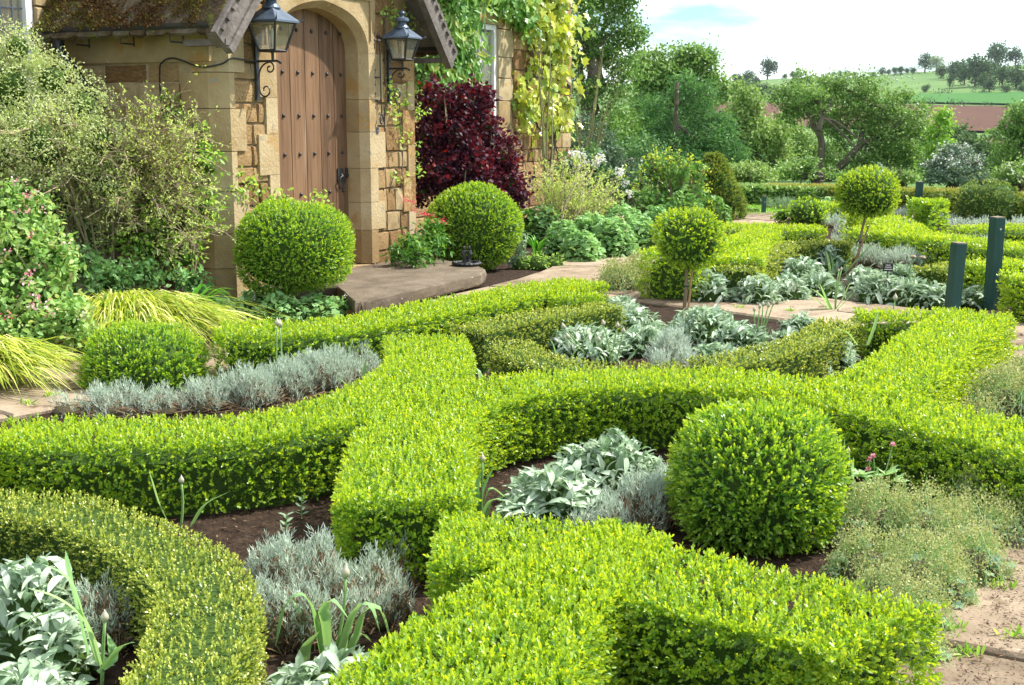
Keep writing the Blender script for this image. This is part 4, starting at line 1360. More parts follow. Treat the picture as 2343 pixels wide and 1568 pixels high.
# ------------------------------------------------------------------ wall furniture
RW = np.stack((U, NV, ZV), 1)
def lantern(s, zb, label, n=0.2, plate=(2.06, 2.44), grp='black iron wall lanterns beside the door', k=1.0):
    """tapered glass lantern on a scrolled bracket; zb = height of the glass bottom"""
    root = empty('wall_lantern', WP(s, zb, 0.02), label, 'lantern', grp)
    C0 = lambda x, y, z: WP(s + x * k, zb + z * k, n + y * k)
    hb, ht, hz = 0.085, 0.152, 0.25
    a = Acc()
    for sx in (-1, 1):
        for sy in (-1, 1):
            a.tube([C0(sx * hb, sy * hb, 0), C0(sx * ht, sy * ht, hz)], 0.010, 4)
    for h2, z in ((hb, 0.0), (ht, hz)):
        for q in range(4):
            x0, y0 = [(-1, -1), (1, -1), (1, 1), (-1, 1)][q]
            x1, y1 = [(1, -1), (1, 1), (-1, 1), (-1, -1)][q]
            a.tube([C0(x0 * h2, y0 * h2, z), C0(x1 * h2, y1 * h2, z)], 0.011, 4)
    a.build('frame', M['iron'], root)
    for q in range(4):
        x0, y0 = [(-1, -1), (1, -1), (1, 1), (-1, 1)][q]
        x1, y1 = [(1, -1), (1, 1), (-1, 1), (-1, -1)][q]
        g = 0.93
        V = [C0(x0 * hb * g, y0 * hb * g, 0.01), C0(x1 * hb * g, y1 * hb * g, 0.01), C0(x1 * ht * g, y1 * ht * g, hz - 0.01), C0(x0 * ht * g, y0 * ht * g, hz - 0.01)]
        b = Acc()
        b.add(V, [(0, 1, 2, 3)])
        b.build('pane', M['glass'], root)
    b = Acc()
    r1 = 0.178
    lv4 = [(r1, hz - 0.005), (r1, hz + 0.012), (0.075, hz + 0.105), (0.06, hz + 0.12)]
    V = [C0(sx * r, sy * r, z) for r, z in lv4 for sx, sy in ((-1, -1), (1, -1), (1, 1), (-1, 1))]
    F = [(3, 2, 1, 0)] + [(r * 4 + i, r * 4 + (i + 1) % 4, r * 4 + 4 + (i + 1) % 4, r * 4 + 4 + i) for r in range(3) for i in range(4)] + [(12, 13, 14, 15)]
    b.add(V, F)
    b.build('lantern_roof', M['lamproof'], root)
    b = Acc()
    b.lathe(C0(0, 0, hz + 0.115), [(q * k, z * k) for q, z in ((0.085, 0), (0.085, 0.012), (0.055, 0.05), (0.048, 0.075), (0.082, 0.08), (0.086, 0.088), (0.084, 0.115), (0.07, 0.125), (0.03, 0.135), (0.024, 0.15), (0.04, 0.17), (0.042, 0.185), (0.02, 0.21), (0.001, 0.225))], 18)
    b.build('chimney', M['lamproof'], root, smooth=False)
    for sx, sy in ((-1, -1), (1, -1), (1, 1), (-1, 1)):
        b = Acc()
        o = C0(sx * (r1 + 0.005), sy * (r1 + 0.005), hz + 0.01)
        d = unit(U * sx + NV * sy)
        b.tube([o, o + d * 0.03 + ZV * 0.006, o + d * 0.042 + ZV * 0.03, o + d * 0.03 + ZV * 0.052], [0.008, 0.007, 0.006, 0.003], 5)
        b.tube([o + d * 0.012 - 0.0 * ZV, o + d * 0.02 + ZV * 0.035], [0.006, 0.004], 4)
        b.build('corner_finial', M['iron'], root)
    b = Acc()
    b.lathe(C0(0, 0, 0.0), [(0.05, 0), (0.05, 0.01), (0.02, 0.02), (0.018, 0.03)], 10)
    b.lathe(C0(0, 0, 0.03), [(0.014, 0), (0.014, 0.10), (0.017, 0.12), (0.012, 0.15), (0.002, 0.17)], 10)
    b.build('candle_lamp', M['candle'], root, smooth=True)
    b = Acc()
    zc = zb - 0.085
    p0, p1 = plate
    ps = s
    b.box(WP(ps, (p0 + p1) / 2, 0.03), (0.022, 0.008, (p1 - p0) / 2 - 0.05), RW)
    for ze, sg in ((p0, -1), (p1, 1)):
        V = [WP(ps + x, ze - sg * 0.05 * (1 - k2), d) for k2 in (0, 1) for x, d in ((-0.02 - 0.013 * k2, 0.022), (0.02 + 0.013 * k2, 0.022), (0.02 + 0.013 * k2, 0.040), (-0.02 - 0.013 * k2, 0.040))]
        b.add(V, [(0, 1, 2, 3), (7, 6, 5, 4)] + [(i, (i + 1) % 4, 4 + (i + 1) % 4, 4 + i) for i in range(4)])
    b.tube([WP(ps, zc, 0.035), WP(ps, zc, n + 0.05), WP(ps, zc - 0.02, n + 0.085)], 0.011, 6)
    b.tube([WP(ps, zc, n), WP(ps, zb, n)], 0.013, 6)
    b.build('bracket', M['iron'], root)
    b = Acc()
    pts = []
    c1 = (0.165, zc - 0.06); c2 = (0.115, zc - 0.245)
    for q in np.linspace(-0.4 * pi, 1.7 * pi, 18)[::-1]:
        r = 0.018 + 0.034 * (1 - (q + 0.4 * pi) / (2.1 * pi)) ** 0 * ((1.7 * pi - q) / (2.1 * pi))
    for k2, q in enumerate(np.linspace(-1.6 * pi, 0.5 * pi, 18)):
        r = 0.012 + 0.040 * k2 / 17
        pts.append((c1[0] + r * math.cos(q), c1[1] + r * math.sin(q)))
    for k2, q in enumerate(np.linspace(0.55 * pi, 1.0 * pi, 6)):
        pts.append((0.165 + 0.115 * math.cos(q), zc - 0.125 + 0.115 * math.sin(q)))
    for k2, q in enumerate(np.linspace(1.0 * pi, 3.1 * pi, 20)):
        r = 0.065 * (1 - k2 / 26)
        pts.append((c2[0] + r * math.cos(q), c2[1] + r * math.sin(q)))
    b.tube([WP(ps, z, d) for d, z in pts], 0.0075, 5)
    b.build('scroll', M['iron'], root)
    return root

s1 = wall_s(582) + 0.02
zl = PY(622, 116, 11.1)[2]
lantern(s1, zl, 'larger looking iron lantern on the stone left of the oak door, hanging below the bargeboard', plate=(zl - 0.42, zl + 0.10), k=0.96)
s2 = wall_s(886)
zl2 = PY(928, 137, 13.1)[2]
lantern(s2, zl2, 'iron lantern right of the oak door with rose shoots growing over its cap', plate=(zl2 - 0.42, zl2 + 0.10), k=0.84, n=0.19)
cb = empty('power_cable', WP(s1 - 0.4, 2.1, 0.03), 'thin black cable clipped to the porch stones beside the left lantern', 'cable')
CO = 0.03
a = Acc()
cp = [WP(s1, zl - 0.09, 0.05), WP(s1 - 0.2, zl - 0.08, 0.05), WP(SC0 + 0.12, zl - 0.075, 0.048), WP(SC0 + 0.05, zl - 0.12, 0.0), WP(SC0 - 0.045, zl - 0.15, -0.12), WP(SC0 - 0.06, zl - 0.13, -0.22), WP(SC0 - 0.06, zl - 0.09, -0.34), WP(SC0 - 0.06, zl - 0.07, -0.45), WP(SC0 - 0.06, zl - 0.10, -0.54), WP(SC0 - 0.06, zl - 0.2, -0.58), WP(SC0 - 0.06, zl - 0.75, -0.58)]
cp = np.array(cp)
cps = catmull(cp, 0.02)
a.tube(cps, 0.008, 5)
a.build('cable', M['black'], cb)

# bell pull, bell push
sb = -0.03 + wall_s(858)
root = empty('bell_pull', WP(sb, 1.5, 0.02), 'wrought iron bell pull rod with leaf shaped brackets on the door jamb', 'bell pull')
zb0, zb1 = PY(866, 275, 12.95)[2], PY(858, 90, 12.95)[2]
a = Acc()
a.tube([WP(sb + 0.01, zb1 + 0.0, 0.05), WP(sb + 0.045, zb1 - 0.06, 0.06), WP(sb + 0.055, zb0 + 0.05, 0.06)], 0.007, 6)
a.build('rod', M['iron'], root)
for zc2 in (zb1 - 0.01, zb0 + 0.42, zb0 + 0.19):
    a = Acc()
    for dz2, r in ((-0.07, 0.022), (-0.04, 0.012), (0, 0.028), (0.04, 0.012), (0.07, 0.022)):
        a.ellip(WP(sb, zc2 + dz2, 0.022), (r, 0.008, 0.028), 8, 6, RW)
    a.tube([WP(sb, zc2, 0.02), WP(sb + 0.055, zc2, 0.06)], 0.007, 5)
    a.build('leaf_bracket', M['iron'], root)
a = Acc()
t = np.linspace(0, 2 * pi, 15)
a.tube([WP(sb + 0.055 + 0.032 * math.cos(q), zb0 - 0.0 + 0.038 * math.sin(q), 0.062) for q in t], 0.008, 6, cap=False)
a.ellip(WP(sb + 0.055, zb0 + 0.05, 0.062), (0.014, 0.014, 0.018))
a.build('pull_ring', M['iron'], root)
root = empty('bell_push', WP(wall_s(857), 1.6, 0.015), 'small round bronze bell push on the right door jamb', 'bell push')
zbp = PY(857, 300, 12.9)[2]
a = Acc()
for r, d0, d1 in ((0.05, 0.012, 0.022), (0.036, 0.022, 0.030), (0.016, 0.030, 0.038)):
    V = [WP(wall_s(857) + r * math.cos(q), zbp + r * 1.15 * math.sin(q), d) for d in (d0, d1) for q in np.linspace(0, 2 * pi, 16, endpoint=False)]
    a.add(V, [tuple(range(15, -1, -1)), tuple(range(16, 32))] + [(i, (i + 1) % 16, 16 + (i + 1) % 16, 16 + i) for i in range(16)])
a.build('bell_plate', M['oldoak'], root)

# boot scraper on the corner of the step
bc = G(1067, 608, 0.17)
root = empty('boot_scraper', bc, 'black cast iron boot scraper with a figure, standing on the step corner', 'boot scraper')
a = Acc()
q = np.linspace(0, 2 * pi, 41)
a.tube(np.stack((bc[0] + 0.135 * np.cos(q), bc[1] + 0.135 * np.sin(q), np.full(41, 0.195)), 1), 0.016 + 0.003 * np.cos(np.arange(41) * pi), 6, cap=False)
a.lathe(bc, [(0.135, 0.005), (0.135, 0.018), (0.04, 0.02)], 20)
a.build('tray', M['iron'], root)
a = Acc()
f0 = bc + np.array((0, 0, 0.02))
for sx, lean in ((-0.022, -0.012), (0.024, 0.014)):
    a.tube([f0 + (sx, 0, 0), f0 + (sx * 0.9, 0, 0.05), f0 + (sx + lean, 0, 0.10), f0 + (sx + lean * 0.6, 0, 0.135)], [0.020, 0.017, 0.024, 0.016], 8)
    a.ellip(f0 + (sx + lean * 0.3, 0, 0.158), (0.016, 0.016, 0.022), 8, 6)
    a.tube([f0 + (sx + lean, 0, 0.115), f0 + (sx * 0.2, 0.012, 0.125), f0 + (-sx * 0.4, 0.012, 0.10)], [0.010, 0.008, 0.006], 5)
a.lathe(f0, [(0.05, 0), (0.045, 0.012), (0.03, 0.02)], 12, squash=0.7)
a.build('figure', M['iron'], root)

# ------------------------------------------------------------------ the box parterre: clipped hedges
HG = 'clipped box hedges of the knot garden'
H0 = 0.35
hedge('box_hedge', 'long curving box hedge sweeping in from the left edge to the crossing and the step', [(-480, 1060), (-220, 1010), (0, 980), (250, 982), (500, 970), (700, 943), (850, 905), (945, 860), (984, 812), (972, 768)], 0.25, H0, dens=2100, group=HG)
hedge('box_hedge', 'long box hedge curving from the right edge behind the front ball', [(2520, 1030), (2342, 990), (2100, 932), (1900, 890), (1600, 860), (1400, 858), (1250, 868), (1110, 888), (1005, 925), (945, 985), (928, 1055), (925, 1135)], 0.25, H0, dens=2100, group=HG)
hedge('box_hedge', 'box hedge running along the path in front of the doorstep', [(500, 747), (650, 745), (800, 733), (930, 713), (1100, 680), (1230, 655), (1345, 640)], 0.26, 0.34, dens=1700, leaf=(0.021, 0.011), group=HG)
hedge('box_hedge', 'short box arm jutting forward from the right end of the doorstep hedge', [(1285, 648), (1310, 665), (1325, 677)], 0.2, 0.33, dens=1500, leaf=(0.021, 0.011), group=HG)
hedge('box_hedge', 'nearest box hedge, its broad top running to the right below the front ball', [(1000, 1222), (1200, 1228), (1400, 1272), (1600, 1318), (1800, 1365), (1950, 1405), (2035, 1435)], 0.245, H0, dens=2500, group=HG)
hedge('box_hedge', 'box hedge arm coming out of the bottom edge towards the camera', None, (0.14, 0.38), H0, plan=[(0.40, 3.92), (0.23, 3.64), (0.03, 3.26), (-0.09, 2.95), (-0.2, 2.5), (-0.28, 2.1)], dens=2600, group=HG)
hedge('box_hedge', 'broad bright box hedge running towards the two green posts on the right', [(2238, 712), (2150, 768), (2060, 838), (1960, 888)], 0.25, H0, dens=1800, leaf=(0.020, 0.011), group=HG)
hedge('box_hedge', 'low box stub with a shaded face left of the leaning green post', [(2170, 714), (2080, 714), (1965, 714)], 0.16, 0.33, dens=1600, leaf=(0.021, 0.011), group=HG)
FARL = dict(leaf=(0.028, 0.015), nleaf=6, span=0.04, group=HG)
hedge('box_hedge', 'box block standing behind the nearer lollipop tree beside the path', [(1530, 580), (1590, 560), (1660, 540)], 0.28, 0.45, dens=900, **FARL)
hedge('box_hedge', 'small box end with dark face above the lamb ears beyond the path', [(1690, 590), (1705, 563), (1722, 543), (1745, 525)], 0.22, 0.38, dens=900, **FARL)
hedge('box_hedge', 'far yellow topped box hedge in front of the lawn path', [(1640, 513), (1740, 518), (1810, 519), (1880, 519)], 0.3, 0.36, dens=850, **FARL)
hedge('box_hedge', 'long far box hedge behind the farther lollipop stem', [(1950, 522), (2030, 528), (2120, 537), (2220, 549), (2342, 562), (2480, 578)], 0.27, 0.36, dens=850, **FARL)
hedge('box_hedge', 'far box arm running back towards the square green post', [(2075, 528), (2050, 508), (2000, 492), (1960, 486)], 0.27, 0.36, dens=800, **FARL)
hedge('box_hedge', 'far low box hedge behind the tallest green post', [(2190, 519), (2342, 516), (2480, 514)], 0.2, 0.34, dens=800, **FARL)
hedge('box_hedge', 'box hedge with a dark face just behind the two green posts', [(2215, 604), (2290, 601), (2420, 598)], 0.22, 0.36, dens=1100, **FARL)
hedge('box_hedge', 'tall dark faced box hedge end at the right edge beside the tallest post', [(2318, 632), (2420, 630), (2560, 622)], 0.24, 0.38, dens=1300, **FARL)
hedge('box_hedge', 'narrow strip of box in front of the square green post', [(1890, 466), (1960, 466), (2040, 468)], 0.35, 0.3, dens=500, **FARL)

HO = 'golden small leaved hedges inside the knot'
KW = dict(leaf=(0.0122, 0.0088), nleaf=6, mat='holly', span=0.022, group=HO, tint=(0.02, 0.80), inset=0.04, up=0.5)
hedge('golden_hedge', 'olive gold hedge curving round the bottom left corner', [(-420, 1210), (-200, 1155), (-60, 1140), (80, 1142), (200, 1162), (320, 1208), (420, 1268), (465, 1340), (462, 1420), (425, 1500), (360, 1590), (260, 1700)], 0.165, 0.31, dens=3300, **KW)
KW.update(leaf=(0.015, 0.011), dens=1900)
hedge('golden_hedge', 'olive gold hedge behind the central lamb ears, near the doorstep hedge', [(1065, 748), (1200, 722), (1320, 702), (1400, 690)], 0.16, 0.30, **KW)
hedge('golden_hedge', 'olive gold hedge curving in front of the central lamb ears', [(1168, 778), (1215, 806), (1310, 826), (1450, 832), (1560, 830)], 0.15, 0.29, **KW)
hedge('golden_hedge', 'olive gold hedge curving up on the right of the central bed', [(1610, 826), (1720, 808), (1810, 783), (1880, 752), (1925, 728)], 0.16, 0.29, **KW)
KW.update(leaf=(0.022, 0.015), dens=1000)
hedge('golden_hedge', 'olive gold hedge arching round the far lamb ears beyond the path', [(1680, 612), (1725, 588), (1785, 562), (1870, 551), (1950, 553)], 0.19, 0.32, **KW)
hedge('golden_hedge', 'olive gold hedge stub between the leaning post and the far silver bushes', [(2125, 612), (2170, 604), (2230, 600)], 0.18, 0.32, **KW)

# clipped balls
def box_ball(label, px, py, rpx, Y, dens=1500, leaf=(0.020, 0.010), flat=1.0, group='clipped box balls', power=2.3, nleaf=7, cat='topiary', mat='boxball', name='box_ball', z0=0.0):
    c = PY(px, py, Y)
    r = rpx * Y / FPX - 0.012
    root = empty(name, (c[0], c[1], z0), label, cat, group)
    ball_foliage(root, c, (r, r, r * flat), dens, leaf, nleaf, mat, power=power, zmin=z0 + 0.02)
    return root
box_ball('big clipped box ball in the foreground between silver and olive plants', 1733, 1100, 203, 4.85, 3300, (0.023, 0.012), power=2.25, flat=0.90)
box_ball('large box ball left of the doorstep, in front of the porch wall', 672, 568, 135, 10.5, 2400, (0.022, 0.0125), power=2.35, flat=0.765)
box_ball('box ball right of the doorstep behind the boot scraper', 1084, 520, 103, 13.9, 2000, (0.025, 0.014), power=2.3, flat=0.92)
box_ball('low rounded box cushion beside the left end of the path', 332, 850, 146, 7.75, 2200, (0.023, 0.012), flat=0.78, power=2.2)
box_ball('low far box dome on the path edge near the lawn', 1846, 492, 46, 19.3, 450, (0.04, 0.022), flat=0.8, nleaf=6)
box_ball('smallest box cushion touching the far dome near the lawn', 1788, 494, 22, 19.5, 450, (0.04, 0.022), flat=0.9, nleaf=6)
box_ball('broad yew dome on the right far side', 2258, 472, 68, 20.0, 420, (0.045, 0.018), flat=0.82, nleaf=6, mat='yew', name='yew_dome', group=None, power=2.6)

def lollipop(label, base_px, head_px, rpx, Y, dens, leaf, flat, stake=True, lean=0.0):
    b = G(*base_px)
    b = np.array((PY(base_px[0], base_px[1], Y)[0], Y, 0))
    c = PY(head_px[0], head_px[1], Y)
    r = rpx * Y / FPX
    root = empty('lollipop_tree', b, label, 'topiary tree', 'lollipop trees')
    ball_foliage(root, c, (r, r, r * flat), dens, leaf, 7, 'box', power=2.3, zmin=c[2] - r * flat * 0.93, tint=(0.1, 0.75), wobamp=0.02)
    a = Acc()
    a.tube(arc_pts(b - (0, 0, 0.02), c, k=7, jit=0.006), np.linspace(0.017, 0.012, 7), 8)
    a.build('trunk', M['barkpale'], root)
    if stake:
        a = Acc()
        q = b + np.array((0.035 if not lean else -0.05, -0.02, 0))
        top = c + np.array((0.03 if not lean else 0.10, -0.01, -r * 0.75))
        if lean:
            top = b * 0.35 + c * 0.65 + np.array((0.06, -0.02, -0.05))
        a.tube([q, top], [0.010, 0.009], 6)
        a.build('cane', M['cane'], root)
        a = Acc()
        m = b * 0.55 + c * 0.45 if not lean else b * 0.62 + c * 0.38
        a.tube([m + np.array((0.024 * math.cos(t) + 0.01, 0.024 * math.sin(t), 0.0)) for t in np.linspace(0, 2 * pi, 10)], 0.006, 5, cap=False)
        a.build('tie', M['postgreen'], root)
lollipop('nearer lollipop box tree on a slim stem above the lamb ears', (1560, 748), (1577, 545), 75, 10.1, 1500, (0.027, 0.014), 0.93)
lollipop('farther lollipop box tree on a leaning stem before the spreading tree', (1955, 622), (1985, 443), 69, 13.7, 1500, (0.028, 0.013), 0.80, lean=1)

# ------------------------------------------------------------------ low plants
def dome_points(domes, dens, rim=0.0):
    """points on a group of low domes (x, y, r, h): position, outward normal, height share"""
    out, nrm = [], []
    for i, (x, y, r, h) in enumerate(domes):
        n = max(3, int(dens * pi * r * r * (1 + h / r)))
        rho = np.sqrt(rng.random(n)) ** 0.75
        th = rng.uniform(0, 2 * pi, n)
        rr = r * (1 + 0.12 * np.sin(th * 3 + i) + 0.08 * np.sin(th * 5 + i * 2))
        dx, dy = rho * rr * np.cos(th), rho * rr * np.sin(th)
        z = h * (1 - rho ** 2.6) ** 0.75 * (1 + 0.1 * np.sin(dx * 30 + i) * np.sin(dy * 26))
        P = np.stack((x + dx, y + dy, z), 1)
        N = unit(np.stack((dx / r, dy / r, np.sqrt(np.maximum(1 - rho ** 2, 0.02)) * 0.9), 1))
        keep = np.ones(n, bool)
        for j, (x2, y2, r2, h2) in enumerate(domes):
            if j != i:
                q = np.hypot(P[:, 0] - x2, P[:, 1] - y2) / r2
                keep &= ~((q < 1) & (h2 * (1 - np.minimum(q, 1) ** 2.6) ** 0.75 > P[:, 2] + 0.05))
        out.append(P[keep])
        nrm.append(N[keep])
    return np.concatenate(out), np.concatenate(nrm)

def px_dome(px, py, rpx, top):
    """dome standing on the ground at photo point (px,py), rpx wide, its top seen at photo row top"""
    g = G(px, py)
    d = g[1]
    h = PY(px, top, d)[2]
    return (g[0], g[1], rpx * d / FPX, max(0.06, h))

felt_meshes = []
for i in range(6):
    l2 = Leaves()
    cv = random.uniform(-0.1, 0.25)
    tv = T_FELT[0].copy()
    tv[:, 2] = tv[:, 2] + cv * tv[:, 0] * (1 - tv[:, 0]) - 0.18 * max(0, random.uniform(-0.3, 1)) * tv[:, 0] ** 2
    tv[:, 1] *= 0.33 + random.uniform(-0.04, 0.05)
    tn = np.clip(0.12 + 0.14 * i + np.where(np.abs(tv[:, 1]) < 0.01, 0.22, 0), 0, 1)
    felt_meshes.append(raw_mesh('leaf', tv, tri=T_FELT[1], tint=tn, mat=M['stachys'], smooth=True))

def lambs_ears(label, domes, L=0.095, dens=420, single=False, name='lambs_ear'):
    L *= 0.95
    domes = [(x, y, r, max(0.06, h - L * 0.4)) for x, y, r, h in domes]
    P, N = dome_points(domes, dens * 2.0)
    root = empty(name, (domes[0][0], domes[0][1], 0), label, 'plant', 'silver lamb ears clumps')
    n = len(P)
    D = unit(N * np.array((1, 1, 0.6)) + rng.normal(size=(n, 3)) * 0.5 + np.array((0, 0, 0.22)))
    Nl = unit(np.array((0, 0, 1.0)) + N * 0.3 + rng.normal(size=(n, 3)) * 0.35)
    l = L * rng.uniform(0.6, 1.25, n)
    P = P - D * (l * 0.6)[:, None] - N * (0.03 * rng.random(n) * (L / 0.08))[:, None]
    P[:, 2] = np.maximum(P[:, 2], 0.012)
    k = 0
    if single:
        # the leaves nearest the camera are pieces of their own
        order = np.argsort(P[:, 1] * 1.0 - P[:, 2] * 1.2)
        k = min(single, n)
        b0 = base_of(root)
        for i in order[:k]:
            d = D[i]
            B = unit(np.cross(d, Nl[i])); nn = np.cross(B, d)
            o = link('leaf', random.choice(felt_meshes), root)
            p = P[i] - b0
            li = l[i]
            o.matrix_local = Matrix(((d[0] * li, B[0] * li, nn[0] * li, p[0]), (d[1] * li, B[1] * li, nn[1] * li, p[1]), (d[2] * li, B[2] * li, nn[2] * li, p[2]), (0, 0, 0, 1)))
        rest = order[k:]
    else:
        rest = np.arange(n)
    if len(rest):
        lv = Leaves()
        lv.add(P[rest], D[rest], Nl[rest], l[rest], l[rest] * 0.27, np.clip(0.5 + rng.normal(size=len(rest)) * 0.28, 0, 1), T_FELT)
        lv.build('foliage', M['stachys'], root)
    a = Acc()
    for (x, y, r, h) in domes:
        a.lathe((x, y, 0), [(r * 0.72, 0.0), (r * 0.66, h * 0.3), (r * 0.42, h * 0.55), (r * 0.1, h * 0.66)], 12)
    a.build('stem_mass', M['twigcore'], root, smooth=True, kind='stuff')
    return root

lambs_ears('near lamb ears clump in the bottom left corner behind the cut hedge', [px_dome(80, 1500, 130, 1262), px_dome(-60, 1480, 120, 1290), px_dome(150, 1560, 100, 1380)], 0.088, 520, single=230)
lambs_ears('lowest lamb ears clump at the bottom left edge of the picture', [px_dome(60, 1690, 160, 1500), px_dome(-80, 1680, 140, 1510)], 0.088, 560, single=150)
lambs_ears('lamb ears clump at the bottom under the drooping allium leaves', [px_dome(745, 1610, 115, 1475), px_dome(660, 1640, 80, 1525), px_dome(840, 1585, 70, 1485)], 0.088, 520, single=150)
lambs_ears('bright lamb ears pair of mounds left of the front box ball', [px_dome(1270, 1195, 120, 1050), px_dome(1405, 1125, 115, 980), px_dome(1190, 1215, 70, 1120), px_dome(1480, 1130, 60, 1030), px_dome(1330, 1120, 95, 1010), px_dome(1220, 1150, 70, 1060)], 0.098, 520, single=300)
lambs_ears('central lamb ears mound inside the golden hedge ring', [px_dome(1340, 822, 105, 738), px_dome(1430, 775, 95, 690), px_dome(1250, 812, 60, 752), px_dome(1470, 810, 70, 735), px_dome(1415, 730, 60, 668)], 0.105, 430)
lambs_ears('lamb ears mound at the foot of the nearer lollipop stem', [px_dome(1610, 790, 85, 692), px_dome(1690, 800, 75, 725), px_dome(1640, 840, 80, 775), px_dome(1560, 770, 40, 715)], 0.105, 430)
lambs_ears('small lamb ears tuft at the path edge right of the allium stems', [px_dome(1830, 765, 48, 708), px_dome(1800, 790, 40, 745)], 0.10, 430)
lambs_ears('lamb ears between the golden hedge and the broad box hedge on the right', [px_dome(1910, 850, 60, 762), px_dome(1870, 870, 40, 810), px_dome(1955, 810, 35, 758)], 0.10, 450)
lambs_ears('lamb ears mound beside the box block beyond the path', [px_dome(1622, 692, 58, 608), px_dome(1580, 672, 40, 612)], 0.12, 330)
lambs_ears('wide lamb ears mound in front of the farther lollipop stem', [px_dome(1735, 698, 62, 622), px_dome(1830, 650, 60, 580), px_dome(1800, 690, 50, 620), px_dome(1885, 622, 48, 556), px_dome(1870, 680, 60, 612)], 0.12, 330)
lambs_ears('long lamb ears drift from the black plant label to the leaning post', [px_dome(2010, 695, 70, 618), px_dome(2070, 700, 65, 625), px_dome(2140, 705, 60, 640), px_dome(1975, 660, 50, 600), px_dome(2060, 650, 60, 598)], 0.12, 330)
lambs_ears('lamb ears clump showing between the two dark green posts', [px_dome(2232, 702, 48, 645)], 0.12, 360)
lambs_ears('small lamb ears by the geranium leaves left of the door ball', [px_dome(500, 738, 45, 668), px_dome(460, 735, 35, 690)], 0.12, 330)

def silver_bush(label, domes, dens=1500, L=0.035, W=0.0042, dead=0.5, name='cotton_lavender', mat='silver', grp='silver cotton lavender bushes', core='drycore'):
    domes = [(x, y, r * random.uniform(0.85, 1.1), max(0.07, (h - L * 2.2) * random.uniform(0.88, 1.08))) for x, y, r, h in domes]
    P, N = dome_points(domes, dens)
    root = empty(name, (domes[0][0], domes[0][1], 0), label, 'plant', grp)
    k = P[:, 2] > 0.60 * max(d[3] for d in domes) * rng.random(len(P)) ** 0.6
    Pk, Nk = P[k], N[k]
    lv = Leaves()
    # upright finely cut sprays
    n = len(Pk)
    S = unit(Nk * 0.45 + np.array((0, 0, 0.8)) + rng.normal(size=(n, 3)) * 0.28)
    Pk = Pk - S * 0.04 + np.array((0, 0, 1)) * (rng.normal(size=(n, 1)) * 0.02 + 0.03 * (np.sin(Pk[:, :1] * 31) * np.sin(Pk[:, 1:2] * 27)))
    for i in range(8):
        f = i / 7
        th = rng.uniform(0, 2 * pi, n)
        A = unit(np.cross(S, rand_unit(n)))
        D = unit(S * (0.7 + 0.6 * f) + A * (0.75 - 0.4 * f))
        lv.add(Pk + S * (f * L * 1.5), D, rand_unit(n), L * rng.uniform(0.6, 1.2, n), W, np.clip(0.45 + rng.normal(size=n) * 0.22, 0, 1))
    lv.build('foliage', M[mat], root)
    if dead:
        m = int(n * dead)
        i = rng.integers(0, len(P), m)
        top = P[i] - np.array((0, 0, 0.02))
        bx = np.array([(d[0], d[1]) for d in domes])[rng.integers(0, len(domes), m)]
        bot = np.column_stack((top[:, :2] * 0.75 + bx * 0.25, np.zeros(m)))
        t = np.linspace(0, 1, 4)[None, :, None]
        pts = bot[:, None] * (1 - t) + top[:, None] * t + rng.normal(size=(m, 4, 3)) * 0.012
        l2 = Leaves()
        l2.ribbon(pts, unit(np.cross(top - bot + 1e-4, rng.normal(size=(m, 3)) * (1, 1, 0.1) + (0, -1, 0))), np.full((m, 4), 0.0045), rng.random(m))
        l2.build('dry_stems', M['drystem'], root)
    a = Acc()
    for (x, y, r, h) in domes:
        a.lathe((x, y, 0), [(r * 0.7, 0.0), (r * 0.72, h * 0.3), (r * 0.45, h * 0.6), (r * 0.1, h * 0.7)], 12)
    a.build('stem_mass', M[core], root, smooth=True, kind='stuff')
    return root

silver_bush('long silver cotton lavender strip behind the left hedge', [px_dome(170, 945, 70, 885), px_dome(270, 945, 90, 862), px_dome(370, 945, 75, 868), px_dome(470, 935, 80, 852), px_dome(570, 925, 80, 828), px_dome(660, 905, 85, 800), px_dome(745, 890, 80, 785), px_dome(820, 868, 70, 778), px_dome(870, 840, 50, 768)], 3200, L=0.032, W=0.0036, dead=0.5)
silver_bush('silver and brown cotton lavender near the bare mulch in the foreground', [px_dome(640, 1400, 95, 1215), px_dome(730, 1390, 90, 1215), px_dome(615, 1480, 75, 1310), px_dome(700, 1470, 80, 1290), px_dome(800, 1400, 70, 1250), px_dome(790, 1450, 60, 1310)], 3400, L=0.028, W=0.0031, dead=1.8)
silver_bush('straggly dry cotton lavender between the blunt hedge end and the near hedge', [px_dome(865, 1380, 60, 1240), px_dome(905, 1340, 50, 1200), px_dome(860, 1430, 55, 1310), px_dome(910, 1410, 45, 1300)], 2200, L=0.028, W=0.0031, dead=2.2)
silver_bush('silver tuft left of the golden hedge ring', [px_dome(1110, 835, 52, 745), px_dome(1150, 820, 38, 748)], 2200)
silver_bush('round silver bush in front of the nearer lollipop stem', [px_dome(1535, 850, 55, 742), px_dome(1510, 868, 40, 780), px_dome(1570, 865, 40, 785)], 2200)
silver_bush('silver bush tucked against the left of the front box ball', [px_dome(1470, 1215, 80, 1055), px_dome(1400, 1235, 65, 1110), px_dome(1330, 1235, 55, 1140), px_dome(1525, 1180, 55, 1035)], 3200, L=0.030, W=0.0033, dead=1.2)
silver_bush('rusty tipped cotton lavender in the bottom left bed', [px_dome(235, 1480, 85, 1312), px_dome(290, 1460, 60, 1330), px_dome(190, 1500, 60, 1370)], 2400, L=0.026, W=0.003, dead=3.0)
silver_bush('far silver cushion left of the farther lollipop stem', [px_dome(1900, 520, 42, 485), px_dome(1945, 535, 35, 500), px_dome(1925, 560, 30, 525)], 700, L=0.06, W=0.008)
